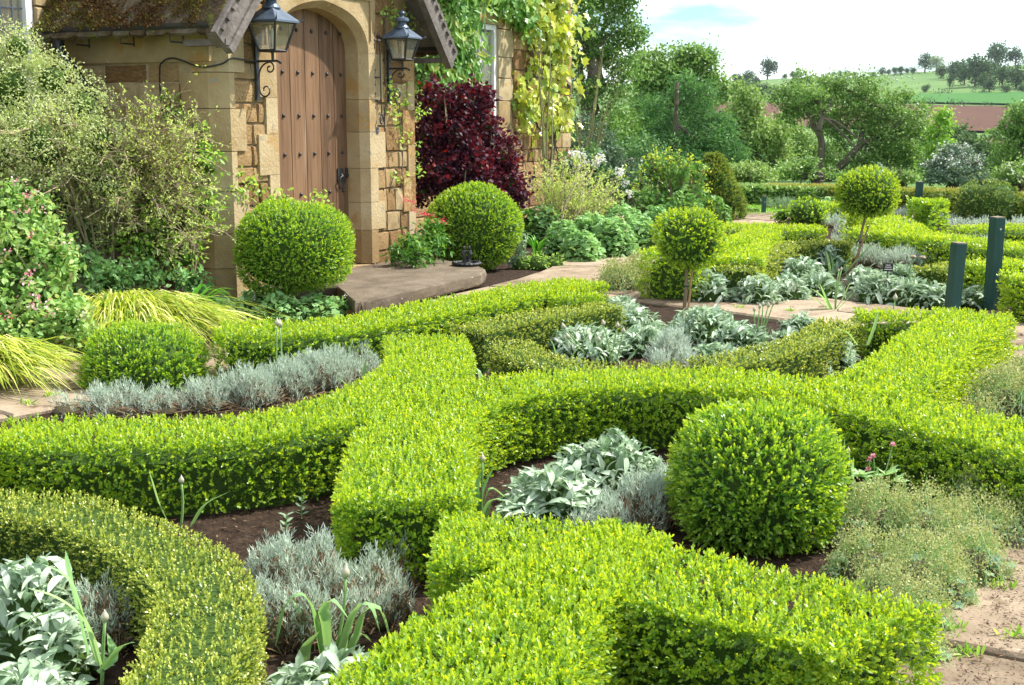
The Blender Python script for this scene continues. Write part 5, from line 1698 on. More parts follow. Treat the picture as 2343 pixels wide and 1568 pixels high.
silver_bush('long far silver and brown cotton lavender bank', [px_dome(1985, 610, 50, 545), px_dome(2060, 618, 60, 552), px_dome(2130, 615, 60, 552), px_dome(2190, 600, 55, 540), px_dome(2240, 590, 60, 535)], 900, L=0.055, W=0.007, dead=1.2)
silver_bush('far silver strip in front of the square green post', [px_dome(2010, 492, 40, 470), px_dome(2075, 498, 45, 472), px_dome(2140, 510, 40, 480)], 500, L=0.07, W=0.010)
silver_bush('far silver and dry stems in front of the yew dome', [px_dome(2190, 520, 40, 495), px_dome(2260, 520, 45, 498), px_dome(2330, 522, 45, 498)], 330, L=0.06, W=0.010, dead=1.0)
silver_bush('grey green rosemary bush at the lawn edge', [px_dome(1795, 480, 30, 445), px_dome(1760, 478, 18, 455)], 500, L=0.08, W=0.012, mat='lavgreen', name='rosemary_bush', grp=None, dead=0)

def frothy(label, domes, dens=1500, L=0.009, stems=True, name='lady_mantle'):
    P, N = dome_points(domes, dens)
    root = empty(name, (domes[0][0], domes[0][1], 0), label, 'plant', 'frothy lady mantle patches')
    n = len(P)
    lv = Leaves()
    P = P + rng.normal(size=(n, 3)) * np.array((0.012, 0.012, 0.018))
    P[:, 2] = np.maximum(P[:, 2], 0.02)
    for i in range(8):
        o = rng.normal(size=(n, 3)) * 0.012 * (L / 0.009)
        lv.add(P + o, unit(o + np.array((0, 0, 0.01)) + rng.normal(size=(n, 3)) * 0.006), rand_unit(n), L * rng.uniform(0.7, 1.4, n), L * 0.8, np.clip(0.5 + rng.normal(size=n) * 0.24, 0, 1))
    lv.build('flower_heads', M['alchemilla'], root)
    m = int(n * 0.7)
    i = rng.integers(0, n, m)
    top = P[i]
    bot = np.column_stack((top[:, :2] + rng.normal(size=(m, 2)) * 0.04, np.maximum(top[:, 2] - rng.uniform(0.06, 0.16, m), 0.0)))
    t = np.linspace(0, 1, 3)[None, :, None]
    pts = bot[:, None] * (1 - t) + top[:, None] * t
    l2 = Leaves()
    l2.ribbon(pts, unit(np.cross(top - bot, np.array((0.2, -1, 0.1)))), np.full((m, 3), 0.0022 * L / 0.009), rng.random(m))
    l2.build('stems', M['allium'], root)
    l3 = Leaves()
    m = n // 6
    i = rng.integers(0, n, m)
    q = P[i] * np.array((1, 1, 0.55))
    l3.add(q, rng.normal(size=(m, 3)) * (1, 1, 0.2), np.array((0, 0, 1.0)) + rng.normal(size=(m, 3)) * 0.4, 0.045, 0.045, rng.random(m), T_LOBED)
    l3.build('leaves', M['lavgreen'], root)
    a = Acc()
    for (x, y, r, h) in domes:
        a.lathe((x, y, 0), [(r * 0.8, 0.0), (r * 0.7, h * 0.3), (r * 0.35, h * 0.55), (r * 0.1, h * 0.6)], 12)
    a.build('stem_mass', M['drycore'], root, smooth=True, kind='stuff')
frothy('olive frothy lady mantle spreading over the flags at the lower right', [px_dome(2010, 1250, 110, 1110), px_dome(2120, 1260, 120, 1130), px_dome(2230, 1250, 100, 1150), px_dome(1980, 1330, 90, 1215), px_dome(2110, 1360, 110, 1230), px_dome(2220, 1330, 90, 1215), px_dome(2100, 1450, 80, 1330), px_dome(2110, 1525, 55, 1420), px_dome(2310, 1220, 70, 1140), px_dome(2215, 1180, 45, 1080), px_dome(2165, 1390, 60, 1300), px_dome(2020, 1400, 80, 1300)], 2300)
frothy('olive frothy clump beside the path in front of the box block', [px_dome(1420, 668, 50, 600), px_dome(1470, 655, 45, 585), px_dome(1395, 660, 30, 615)], 900, 0.018)
frothy('olive frothy patch at the right edge beside the broad box hedge', [px_dome(2290, 960, 75, 845), px_dome(2340, 900, 60, 830), px_dome(2400, 960, 90, 840), px_dome(2240, 985, 45, 910)], 1500, 0.013)

# ------------------------------------------------------------------ alliums: every stem, bud and leaf a piece
bud_me = Acc().lathe((0, 0, 0), [(0.12, 0), (0.30, 0.12), (0.42, 0.32), (0.40, 0.5), (0.26, 0.7), (0.10, 0.88), (0.02, 1.05)], 10)
bud_me = raw_mesh('bud', np.concatenate(bud_me.v), bud_me.f, tint=np.clip(np.concatenate(bud_me.v)[:, 2], 0, 1), mat=M['bud'], smooth=True)
open_me = Acc().lathe((0, 0, 0), [(0.10, 0), (0.35, 0.15), (0.60, 0.35), (0.72, 0.55), (0.55, 0.78), (0.2, 0.92), (0.02, 0.95)], 12)
_v = np.concatenate(open_me.v); _v = _v * (1 + rng.normal(size=_v.shape) * 0.05)
open_me = raw_mesh('flower_head', _v, open_me.f, tint=np.clip(0.1 + _v[:, 2] * 0.8, 0, 1), mat=M['headgreen'])

def strap(parent, pts, w, tint=0.5, fold=0.25, mat='allium'):
    pts = catmull(pts, 0.02 if len(pts) < 6 else 0.03)
    k = len(pts)
    T = unit(np.gradient(pts, axis=0))
    side = unit(np.cross(T, np.array((0.05, 0.12, 1.0))))
    for i in range(1, k):
        if np.dot(side[i], side[i - 1]) < 0: side[i] *= -1
    nn = np.cross(side, T)
    t = np.linspace(0, 1, k)
    ww = w * np.clip(np.minimum(0.85 + t * 0.6, 1.0) * (1 - t ** 5) + 0.03, 0, 1)
    V = np.concatenate((pts - side * ww[:, None] * 0.5 + nn * (ww * fold * 0.5)[:, None], pts, pts + side * ww[:, None] * 0.5 + nn * (ww * fold * 0.5)[:, None]))
    F = [(r * k + i, r * k + i + 1, (r + 1) * k + i + 1, (r + 1) * k + i) for r in range(2) for i in range(k - 1)]
    tt = np.concatenate((np.full(k, tint), np.full(k, tint - 0.25), np.full(k, tint)))
    me = raw_mesh('leaf', V - base_of(parent), F, tint=np.clip(tt, 0, 1), mat=M[mat], smooth=True)
    return link('leaf', me, parent)

def allium(label, base, stems=(), leaves=(), buds=1.0, w=0.03, openb=False, grp='alliums in bud', z0=0.0, mat='allium'):
    """base: photo point on the ground; stems: photo points of the buds; leaves: lists of photo points along each leaf"""
    g = G(*base)
    Y = g[1]
    root = empty('allium', (g[0], g[1], 0), label, 'flower', grp)
    for i, tip in enumerate(stems):
        dy = random.uniform(-0.06, 0.06)
        p = PY(tip[0], tip[1], Y + dy)
        a = Acc()
        b = np.array((g[0] + (p[0] - g[0]) * 0.25 + random.uniform(-0.015, 0.015), Y + dy * 0.5, 0))
        a.tube(arc_pts(b, p, (random.uniform(-0.01, 0.01), 0, 0), 6), np.linspace(0.006, 0.0045, 6) * max(1.0, Y / 9), 6)
        a.build('stem', M['agapstem'], root, smooth=True)
        hh = (0.032 if not openb else 0.045) * buds
        ax = unit(p - b)
        o = piece('flower_head' if openb else 'bud', open_me if openb else bud_me, root, p - ax * 0.004, np.array((hh * 0.85, 0, 0)), np.array((0, hh * 0.85, 0)), ax * hh * (1.15 if not openb else 0.8))
    for lf in leaves:
        n = len(lf)
        dy = random.uniform(-0.10, 0.10)
        pts = [PY(q[0], q[1], Y + dy * (i + 1) / n) for i, q in enumerate(lf)]
        strap(root, np.array(pts), w * random.uniform(0.85, 1.1), random.uniform(0.3, 0.9), mat=mat)
    return root
M['agapstem'] = solid_mat('green_stem', [(0.16, 0.30, 0.09), (0.24, 0.40, 0.14)], 10, 0.5, 0.3, 0.05)

allium('pink tipped allium bud before the left hedge with two straps', (412, 1215), [(415, 1105)], [[(385, 1200), (362, 1150), (340, 1075)], [(440, 1200), (470, 1155), (525, 1125)], [(437, 1205), (460, 1165), (500, 1130)]], w=0.022)
allium('large allium with drooping pale straps in the bottom bed', (765, 1500), [(790, 1320)], [[(735, 1500), (715, 1400), (690, 1362), (655, 1385), (630, 1480)], [(700, 1510), (690, 1420), (668, 1372)], [(690, 1560), (700, 1485), (730, 1445)], [(750, 1500), (742, 1400), (760, 1375), (800, 1420)], [(785, 1500), (800, 1430), (830, 1380)], [(815, 1470), (835, 1400), (868, 1395), (895, 1480)], [(800, 1500), (820, 1450), (850, 1470)], [(775, 1510), (812, 1400), (845, 1385), (870, 1450)]], w=0.040, openb=False, buds=1.2)
allium('two allium buds rising from the silver strip behind the left hedge', (632, 900), [(634, 745), (640, 748)], [], buds=1.4)
allium('allium clump with one round bud at the blunt hedge end', (1095, 1190), [(1103, 1055)], [[(1085, 1190), (1082, 1110), (1075, 1055)], [(1095, 1190), (1100, 1140), (1130, 1065)], [(1085, 1195), (1090, 1120), (1110, 1060)], [(1100, 1190), (1120, 1120), (1150, 1135), (1190, 1170)], [(1105, 1195), (1125, 1145), (1165, 1150)]], w=0.032)
allium('allium straps sprawling across the bottom left lamb ears', (235, 1600), [(240, 1420)], [[(215, 1510), (180, 1380), (150, 1320), (95, 1290)], [(225, 1520), (190, 1420), (130, 1370), (60, 1345)], [(230, 1530), (205, 1440), (165, 1395), (90, 1410), (10, 1450)], [(200, 1500), (160, 1330), (150, 1260)], [(240, 1530), (280, 1480), (310, 1470)], [(225, 1540), (260, 1510), (245, 1450)]], w=0.034)
allium('group of closed allium buds behind the front golden hedge curve', (1400, 838), [(1380, 745), (1412, 750), (1370, 782), (1425, 762), (1290, 752), (1300, 775)], [[(1272, 820), (1265, 790), (1256, 775)], [(1300, 830), (1320, 800), (1335, 790)], [(1420, 840), (1445, 815), (1465, 790)]], buds=1.25, w=0.026)
allium('five allium stems with small heads beside the flagstones', (1730, 800), [(1737, 705), (1745, 700), (1757, 702), (1768, 698), (1725, 712)], [[(1715, 800), (1690, 765), (1655, 745)], [(1745, 800), (1755, 765), (1765, 745)], [(1730, 800), (1720, 770), (1700, 755)]], buds=1.1, w=0.03)
allium('tall allium bud leaning by the low box stub', (2038, 785), [(2047, 688)], [[(2020, 790), (1975, 740), (1940, 720)]], buds=1.6)
allium('strap leaves and a closed bud beside the golden curve on the right', (1900, 860), [(1893, 822)], [[(1985, 790), (1998, 755), (2010, 712)], [(1960, 790), (1935, 760), (1905, 752)]], buds=1.2, w=0.03)
allium('two purple green allium heads above the far lamb ears right of the label', (2075, 655), [(2088, 592), (2110, 594)], [[(2070, 655), (2062, 635), (2055, 612)]], openb=True, buds=1.2)
allium('tuft of tall green allium stems by the farther lollipop stem', (1905, 632), [(1962, 560), (1990, 562)], [[(1900, 640), (1895, 600), (1890, 575)], [(1910, 640), (1905, 610), (1900, 580)]], buds=0.9, w=0.035)
allium('three slender allium stems before the long far hedge', (2058, 580), [(2067, 503), (2078, 510), (2086, 500)], [], buds=1.3)
allium('allium fan of yellow green straps by the path edge', (1905, 715), [(1918, 622), (1924, 618)], [[(1900, 712), (1880, 680), (1855, 660)], [(1905, 712), (1890, 685), (1875, 650)], [(1912, 712), (1935, 690), (1960, 660)], [(1910, 712), (1930, 680), (1945, 645)], [(1900, 715), (1870, 690), (1845, 672)]], buds=0.9, w=0.035)
allium('thin allium stem rising before the doorstep hedge end', (1288, 712), [(1290, 662)], [[(1310, 715), (1316, 700), (1320, 688)], [(1325, 715), (1335, 695), (1345, 700)]], buds=0.8)
allium('pair of pale allium buds by the golden hedge behind the crossing', (1078, 745), [(1080, 708), (1085, 704)], [[(978, 775), (985, 748), (1000, 742), (1010, 765)]], buds=1.2, w=0.03)
allium('arched strap leaves and a bud by the crossing of the hedges', (1120, 875), [(1120, 855)], [[(1130, 880), (1140, 830), (1155, 812), (1172, 825), (1175, 860)], [(1100, 880), (1095, 850), (1082, 840)]], w=0.034, buds=1.1)
allium('pale straps behind the crossing in the silver strip', (835, 905), [], [[(830, 900), (833, 860), (835, 825)], [(800, 905), (790, 880), (770, 862)], [(805, 905), (820, 875), (850, 865)]], w=0.03)
allium('broad pale straps right of the leaning post', (2250, 640), [], [[(2245, 640), (2240, 610), (2225, 590)], [(2255, 640), (2285, 605), (2320, 575)], [(2250, 640), (2270, 612), (2300, 615)], [(2240, 640), (2228, 618), (2205, 608)]], w=0.05)
allium('short allium straps in front of the far yellow topped hedge', (1820, 568), [], [[(1818, 565), (1815, 550), (1810, 535)], [(1828, 565), (1827, 550), (1826, 533)], [(1845, 565), (1848, 550), (1852, 535)], [(1860, 565), (1868, 548), (1880, 550)]], w=0.03)
allium('single far allium head in front of the yew dome', (2160, 525), [(2160, 472)], [], buds=2.0)
allium('two dark green flower spikes right of the front box ball', (1945, 1160), [(1940, 1035)], [[(1930, 1130), (1930, 1060), (1932, 1000)], [(1952, 1130), (1950, 1080), (1952, 1045)]], w=0.014, buds=0.8)

# masterwort with pink flower heads
g = G(1990, 1170)
root = empty('masterwort', g, 'masterwort with round pink flowers and jagged leaves right of the front ball', 'flower')
for (tip, mid) in (((2042, 1018), (2025, 1080)), ((1998, 1044), (2000, 1090)), ((1988, 1052), (1990, 1100)), ((1985, 1075), (1985, 1110))):
    p, m = PY(*tip, g[1]), PY(*mid, g[1])
    a = Acc()
    a.tube(catmull([np.array((g[0], g[1], 0)), m, p], 0.03), 0.003, 5)
    a.build('stem', M['agapstem'], root)
    l2 = Leaves()
    n = 26
    D = unit(rand_unit(n) + np.array((0, 0, 0.5)))
    l2.add(np.tile(p, (n, 1)), D, rand_unit(n), 0.016, 0.006, rng.random(n))
    l2.build('flower_head', M['pink'], root)
for tip in ((2075, 1100), (2045, 1085), (1960, 1085), (2010, 1105), (1955, 1110), (1975, 1090), (1990, 1118)):
    p = PY(*tip, g[1] - 0.03)
    l2 = Leaves()
    c = np.array((g[0], g[1], max(0.02, p[2] - 0.02)))
    c = c * 0.35 + p * 0.65
    for k2 in range(5):
        d = unit(p - c + 0.02 * rng.normal(size=3) + np.array((math.cos(k2 * 1.25), math.sin(k2 * 1.25), 0.1)) * 0.05)
        l2.add(c[None], d[None], np.array([[0, -0.2, 1]]), 0.07, 0.028, 0.8, T_LOBED)
    l2.build('leaf', M['geranium'], root, kind=None)

# sage seedlings on the mulch
for (px, py, tp, lab) in ((690, 1190, 1140, 'taller grey green seedling on the bare mulch by the hedge end'), (655, 1230, 1180, 'smaller grey green seedling nearer the silver bush on the mulch')):
    g = G(px, py)
    root = empty('seedling', g, lab, 'plant', 'seedlings on the mulch')
    p = PY(px, tp, g[1])
    a = Acc()
    a.tube([g, p], 0.0025, 5)
    a.build('stem', M['agapstem'], root)
    l2 = Leaves()
    n = 12
    z = np.repeat(np.linspace(0.25, 1, 6), 2)
    P = g + (p - g) * z[:, None]
    th = np.arange(n) * pi + np.repeat(np.arange(6), 2) * 1.3
    l2.add(P, np.stack((np.cos(th), np.sin(th), np.full(n, 0.45)), 1), np.array((0, 0, 1.0)) + rng.normal(size=(n, 3)) * 0.2, 0.035, 0.014, rng.random(n), T_OVAL)
    l2.build('leaves', M['lavgreen'], root)

# bark chips scattered over the bare soil
lv = Leaves()
n = 19000
x = rng.uniform(-3, 3.2, n); y = rng.uniform(2.4, 9.5, n)
P = np.stack((x, y, rng.uniform(0.004, 0.018, n)), 1)
lv.add(P, rng.normal(size=(n, 3)) * (1, 1, 0.25), np.array((0, 0, 1.0)) + rng.normal(size=(n, 3)) * 0.45, rng.uniform(0.008, 0.03, n), rng.uniform(0.003, 0.009, n), rng.random(n))
tag(lv.build('mulch_chips', M['chip']), kind='stuff')
# ------------------------------------------------------------------ grasses and leafy border plants
def golden_grass(label, cx, cy, rx, ry, n, Lb, bias, h0):
    root = empty('golden_grass', (cx, cy, 0), label, 'grass', 'golden striped grass clumps')
    lv = Leaves()
    th = rng.uniform(0, 2 * pi, n)
    rr = np.sqrt(rng.random(n))
    b = np.stack((cx + rx * rr * np.cos(th), cy + ry * rr * np.sin(th), np.zeros(n)), 1)
    out = np.stack((np.cos(th) * rr, np.sin(th) * rr * 0.8, np.zeros(n)), 1) + np.array(bias) + rng.normal(size=(n, 3)) * (0.34, 0.34, 0)
    L = Lb * rng.uniform(0.65, 1.2, n)
    k = 8
    t = np.linspace(0, 1, k)
    hh = h0 * (1 - 0.35 * rr ** 2) * rng.uniform(0.75, 1.15, n)
    z = hh[:, None] * (2.7 * t[None] - 2.35 * t[None] ** 2.1)
    hor = out * L[:, None]
    pts = b[:, None, :] + hor[:, None, :] * (t[None, :, None] ** 1.25) + np.stack((np.zeros((n, k)), np.zeros((n, k)), z), 2)
    pts[:, :, 2] = np.maximum(pts[:, :, 2], 0.012)
    side = unit(np.cross(out + rng.normal(size=(n, 3)) * 0.35, np.array((0, 0, 1.0))) + rng.normal(size=(n, 3)) * 0.3)
    w = 0.0125 * np.clip(np.minimum(0.5 + t * 2, 1) * (1 - t ** 3), 0.06, 1)[None] * rng.uniform(0.7, 1.3, n)[:, None]
    lv.ribbon(pts, side, w, np.clip(0.5 + rng.normal(size=n) * 0.32, 0, 1))
    lv.build('blades', M['hakone'], root)
g = G(300, 800)
golden_grass('large mound of golden striped grass cascading over the border edge', g[0] - 0.10, g[1] + 0.25, 0.38, 0.26, 3600, 0.42, (0.42, -0.30, 0), 0.44)
g = G(10, 895)
golden_grass('small golden striped grass tuft at the left edge by the flagstones', g[0] - 0.22, g[1] + 0.15, 0.20, 0.18, 1400, 0.38, (0.45, -0.28, 0), 0.36)

def leafy(name, label, cat, lobes, nclus, per, rad, L, W, mat, tmpl=T_OVAL, group=None, tint=(0.45, 0.2), stems=None, base=None, core=True, smat='twig', srad=0.012, upb=0.6, shell=0.5, extra=None):
    """shrub or bush: lobes of leaf clusters carried by stems from the base"""
    lob = np.array(lobes)
    bx = base if base is not None else np.array((lob[:, 0].mean(), lob[:, 1].mean(), 0.0))
    root = empty(name, bx, label, cat, group)
    C = lobe_points(lob, nclus, shell)
    C = C[C[:, 2] > bx[2] + 0.03]
    lv = Leaves()
    cluster_leaves(lv, C, per, rad, L, W, tmpl, upb=upb, tint=tint)
    lv.build('foliage', M[mat], root)
    ns = stems if stems is not None else max(6, len(lob) * 3)
    a = Acc()
    for i in range(ns):
        c = C[rng.integers(len(C))]
        b = bx + np.array((*(rng.normal(size=2) * 0.06 * (1 + lob[:, 3].max())), 0))
        sag = np.array((0, 0, 0.10)) * rng.uniform(-0.5, 1) * np.linalg.norm(c - b)
        a.tube(arc_pts(b, c, sag, 6, 0.01), np.linspace(srad, srad * 0.3, 6), 4)
    a.build('stems', M[smat], root)
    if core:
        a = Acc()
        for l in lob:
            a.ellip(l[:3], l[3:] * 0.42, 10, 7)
        q = a.build('inner_core', M['twigcore'], root, smooth=True, kind='stuff')  # solid dark green cores filling the lobes behind the leaf clusters
    if extra:
        extra(root, C, lob)
    return root

def blossoms(root, C, mat, n, per, rad, L, name='flowers', lift=0.03, tmpl=T_OVAL, top=None):
    if top is not None:
        C = C[C[:, 2] > np.quantile(C[:, 2], top)]
    i = rng.integers(0, len(C), n)
    q = C[i] + rng.normal(size=(n, 3)) * 0.03 + np.array((0, -lift, lift))
    lv = Leaves()
    cluster_leaves(lv, q, per, rad, L, L * 0.7, tmpl, tint=(0.5, 0.3))
    lv.build(name, M[mat], root)

K = 8.7
leafy('beauty_bush', 'arching beauty bush with pink bell flowers at the left edge above the golden grass', 'shrub',
      [LB(50, 560, 85, K), LB(130, 590, 50, K), LB(20, 680, 95, K, -0.2), LB(120, 690, 65, K, -0.1), LB(160, 740, 55, K - 0.3), LB(60, 770, 70, K - 0.4), LB(10, 470, 60, K, 0.1), LB(95, 480, 40, K, 0.1), LB(-60, 600, 120, K), LB(60, 440, 28, K, 0.1)],
      1300, 7, 0.058, 0.050, 0.028, 'kolk', upb=0.9, tint=(0.42, 0.2), shell=0.45, stems=40,
      extra=lambda r, C, l: blossoms(r, C, 'pink', 60, 12, 0.032, 0.021, lift=0.06))

def twiggy(name, label, base, tips, mat, leafL, smat='twig', r0=0.012, sub=7, sublen=0.25, leaves=5, cat='shrub', tmpl=T_DIA, spread=0.10, extra=None, tint=(0.5, 0.22), sag=0.12, group=None, subr=0.0028):
    """open shrub of many fine branches: stems from the base to tips, side twigs, small leaves on the twigs"""
    base = np.asarray(base, float)
    root = empty(name, base, label, cat, group)
    a, b, lv = Acc(), Acc(), Leaves()
    LP, LD = [], []
    for t in tips:
        bb = base + np.array((*(rng.normal(size=2) * spread), 0))
        ln = np.linalg.norm(t - bb)
        st = arc_pts(bb, t, np.array((0, 0, sag * ln * rng.uniform(0.2, 1.2))), 9, 0.012)
        rr = r0 * rng.uniform(0.5, 1.1)
        a.tube(st, np.linspace(rr, subr, 9), 4, cap=False)
        for _ in range(sub):
            f = rng.uniform(0.3, 1.0)
            i = min(8, int(f * 8))
            p = st[i]
            d = unit(unit(st[min(8, i + 1)] - st[max(0, i - 1)]) * 0.8 + rng.normal(size=3) * 0.55 + np.array((0, 0, 0.25)))
            l = sublen * rng.uniform(0.4, 1.3)
            e = p + d * l
            mid = p + d * l * 0.5 + rng.normal(size=3) * 0.025
            b.tube([p, mid, e], [subr, subr * 0.8, subr * 0.5], 3, cap=False)
            for _k in range(leaves):
                g_ = rng.uniform(0.3, 1.0)
                LP.append(p + (e - p) * g_ + rng.normal(size=3) * 0.012)
                LD.append(d)
    a.build('branches', M[smat], root)
    b.build('twigs', M[smat], root, kind='stuff')
    LP, LD = np.array(LP), np.array(LD)
    n = len(LP)
    lv.add(LP, unit(LD + rng.normal(size=(n, 3)) * 0.7), unit(np.array((0, 0, 0.7)) + rng.normal(size=(n, 3)) * 0.6), leafL * rng.uniform(0.6, 1.3, n), leafL * 0.5, np.clip(tint[0] + rng.normal(size=n) * tint[1], 0, 1), tmpl)
    lv.build('foliage', M[mat], root)
    if extra: extra(root, LP)
    return root

def poly_tips(poly, n, Y, dyr):
    """random points inside a photo polygon at distances Y +- dyr"""
    poly = np.array(poly, float)
    lo, hi = poly.min(0), poly.max(0)
    out = []
    while len(out) < n:
        p = rng.uniform(lo, hi)
        ins = False
        for i in range(len(poly)):
            x1, y1 = poly[i]; x2, y2 = poly[i - 1]
            if (y1 > p[1]) != (y2 > p[1]) and p[0] < (x2 - x1) * (p[1] - y1) / (y2 - y1) + x1:
                ins = not ins
        if ins:
            out.append(PY(p[0], p[1], Y + rng.uniform(-dyr, dyr)))
    return out

leafy('variegated_shrub', 'tall pale variegated shrub beside the leaded window behind the twiggy bush', 'shrub',
      [LB(40, 110, 60, 10.3), LB(20, 200, 100, 10.2), LB(120, 185, 70, 10.3), LB(190, 240, 62, 10.3), LB(230, 330, 70, 10.2), LB(100, 330, 110, 10.0), LB(-40, 350, 140, 10.0), LB(250, 430, 55, 10.1), LB(210, 540, 60, 10.4), LB(120, 480, 90, 10.4), LB(290, 300, 36, 10.7)],
      3200, 9, 0.06, 0.027, 0.014, 'variegated', T_DIA, tint=(0.5, 0.22), shell=0.62, base=np.array((-3.4, 10.5, 0)), smat='twig')
leafy('honeysuckle', 'fresh green climber on the porch corner behind the twiggy bush', 'climber',
      [LB(440, 330, 55, 10.75), LB(385, 260, 42, 10.85), LB(440, 430, 55, 10.7), LB(480, 385, 30, 10.55), LB(400, 500, 70, 10.55), LB(340, 400, 60, 10.7), LB(470, 480, 40, 10.5), LB(330, 560, 70, 10.4), LB(420, 590, 50, 10.4)],
      300, 7, 0.08, 0.050, 0.026, 'bright', tint=(0.35, 0.2), shell=0.5, base=np.array((-2.75, 10.65, 0)))
tp = poly_tips([(-40, 300), (40, 200), (150, 190), (270, 230), (360, 215), (440, 260), (505, 310), (515, 480), (480, 580), (400, 610), (120, 480), (-60, 420)], 135, 9.7, 0.55) + poly_tips([(300, 230), (440, 200), (520, 330), (520, 560), (420, 610), (280, 480)], 60, 9.7, 0.4)
twiggy('twiggy_spiraea', 'big twiggy shrub just coming into leaf in front of the porch side wall', G(305, 655), tp, 'spiraea', 0.027, r0=0.013, sub=13, sublen=0.28, leaves=7, spread=0.16, subr=0.0026)
g = G(270, 640)
leafy('border_plant', 'mixed dark leafy undergrowth below the twiggy bush', 'plant', [LB(250, 640, 55, 9.9), LB(330, 625, 45, 10.0), LB(180, 610, 50, 9.8), LB(440, 640, 35, 10.2)], 200, 7, 0.06, 0.05, 0.028, 'geranium', tint=(0.3, 0.2), base=np.array((g[0], 9.9, 0)))

# strap leaved clump at the foot of the porch corner
g = PY(425, 690, 9.55) * np.array((1, 1, 0))
root = empty('agapanthus', g, 'bright green strap leaved clump at the foot of the porch corner', 'plant', 'green strap leaved clumps')
for i in range(46):
    a_ = rng.uniform(0, 2 * pi)
    l = rng.uniform(0.28, 0.46)
    o = np.array((math.cos(a_), math.sin(a_) * 0.7, 0))
    b = g + o * rng.uniform(0, 0.07)
    strap(root, np.array([b, b + o * l * 0.25 + ZV * l * 0.55, b + o * l * 0.6 + ZV * l * 0.82, b + o * l * 0.95 + ZV * l * rng.uniform(0.45, 0.85)]), 0.024, rng.uniform(0.3, 0.9), mat='agap')
g = G(1228, 590)
root = empty('agapanthus', g, 'bright green strap leaved clump by the twiggy bush right of the door', 'plant', 'green strap leaved clumps')
for i in range(26):
    a_ = rng.uniform(0, 2 * pi)
    l = rng.uniform(0.22, 0.36)
    o = np.array((math.cos(a_), math.sin(a_) * 0.7, 0))
    strap(root, np.array([g + o * 0.03, g + o * l * 0.3 + ZV * l * 0.6, g + o * l * 0.7 + ZV * l * 0.8]), 0.022, rng.uniform(0.4, 0.9), mat='agap')

def ground_cover(label, domes, dens, L, mat, tmpl=T_LOBED, name='geranium', wf=1.0, group=None, tint=(0.5, 0.22), flowers=None, up=0.9):
    P, N = dome_points(domes, dens)
    root = empty(name, (domes[0][0], domes[0][1], 0), label, 'plant', group)
    n = len(P)
    lv = Leaves()
    D = unit(N * (1, 1, 0.2) + rng.normal(size=(n, 3)) * 0.6)
    lv.add(P - D * L * 0.4 - np.array((0, 0, 1.0)) * rng.uniform(0, 0.05, (n, 1)), D, unit(np.array((0, 0, up)) + N * 0.5 + rng.normal(size=(n, 3)) * 0.4), L * rng.uniform(0.6, 1.25, n), L * wf, np.clip(tint[0] + rng.normal(size=n) * tint[1], 0, 1), tmpl)
    lv.build('foliage', M[mat], root)
    a = Acc()
    for (x, y, r, h) in domes:
        a.lathe((x, y, 0), [(r * 0.8, 0.0), (r * 0.75, h * 0.3), (r * 0.45, h * 0.62), (r * 0.1, h * 0.72)], 12)
    a.build('stem_mass', M['twigcore'], root, smooth=True, kind='stuff')
    if flowers:
        m, fm, fl = flowers
        i = rng.integers(0, n, m)
        l2 = Leaves()
        cluster_leaves(l2, P[i] + np.array((0, 0, 0.04)), 8, 0.03, fl, fl * 0.7, T_OVAL, tint=(0.5, 0.3))
        l2.build('flowers', M[fm], root)
    return root
GG = 'soft green geranium mats'
ground_cover('soft green geranium mat below the left door ball', [px_dome(560, 740, 60, 680), px_dome(640, 745, 65, 672), px_dome(720, 735, 60, 672), px_dome(770, 722, 40, 680), px_dome(600, 710, 60, 655)], 950, 0.05, 'geranium', group=GG, flowers=(7, 'white', 0.012))
ground_cover('leafy geranium bank along the far path under the spurge', [px_dome(1330, 600, 50, 530), px_dome(1400, 590, 55, 500), px_dome(1460, 575, 50, 495), px_dome(1350, 575, 60, 490), px_dome(1500, 560, 40, 470), px_dome(1290, 585, 45, 505), px_dome(1250, 560, 50, 470), px_dome(1420, 560, 60, 470)], 800, 0.07, 'geranium', group=GG, flowers=(10, 'pink', 0.02))
ground_cover('dark bushy perennial filling the border behind the right door ball', [px_dome(1190, 560, 50, 470), px_dome(1300, 550, 60, 455), px_dome(1560, 540, 55, 440), px_dome(1490, 530, 50, 440), px_dome(1630, 525, 45, 450)], 330, 0.10, 'euph', T_OVAL, name='border_plant', wf=0.5)
ground_cover('fresh feathery plant at the path edge right of the door ball', [px_dome(1230, 615, 35, 575), px_dome(1265, 612, 30, 578), px_dome(1195, 615, 28, 580)], 900, 0.04, 'bright', T_DIA, name='border_plant', wf=0.4)
ground_cover('tiny weed tuft growing beside the far flagstones', [px_dome(1380, 582, 25, 570)], 700, 0.04, 'bright', T_DIA, name='weed', wf=0.5)
# tall felted spikes right of the ball
g = G(1180, 615)
root = empty('mullein', g, 'upright grey felted spikes right of the door ball', 'plant')
lv = Leaves()
a = Acc()
for q, tp_ in ((1165, 525), (1180, 500), (1195, 520), (1205, 540), (1150, 550), (1188, 545)):
    b = PY(q * 0.5 + 590, 615, g[1]); b[2] = 0
    t_ = PY(q, tp_, g[1])
    a.tube([b, (b + t_) / 2 + rng.normal(size=3) * 0.01, t_], 0.006, 4)
    n = 34
    f = rng.random(n)
    P = b + (t_ - b) * f[:, None]
    th = rng.uniform(0, 2 * pi, n)
    lv.add(P, np.stack((np.cos(th), np.sin(th), np.full(n, 0.9)), 1), np.stack((-np.cos(th), -np.sin(th), np.full(n, 0.9)), 1), 0.12 * (1.1 - 0.75 * f), 0.035 * (1.1 - 0.7 * f), rng.random(n), T_FELT)
a.build('stems', M['agapstem'], root)
lv.build('leaves', M['stachys'], root)

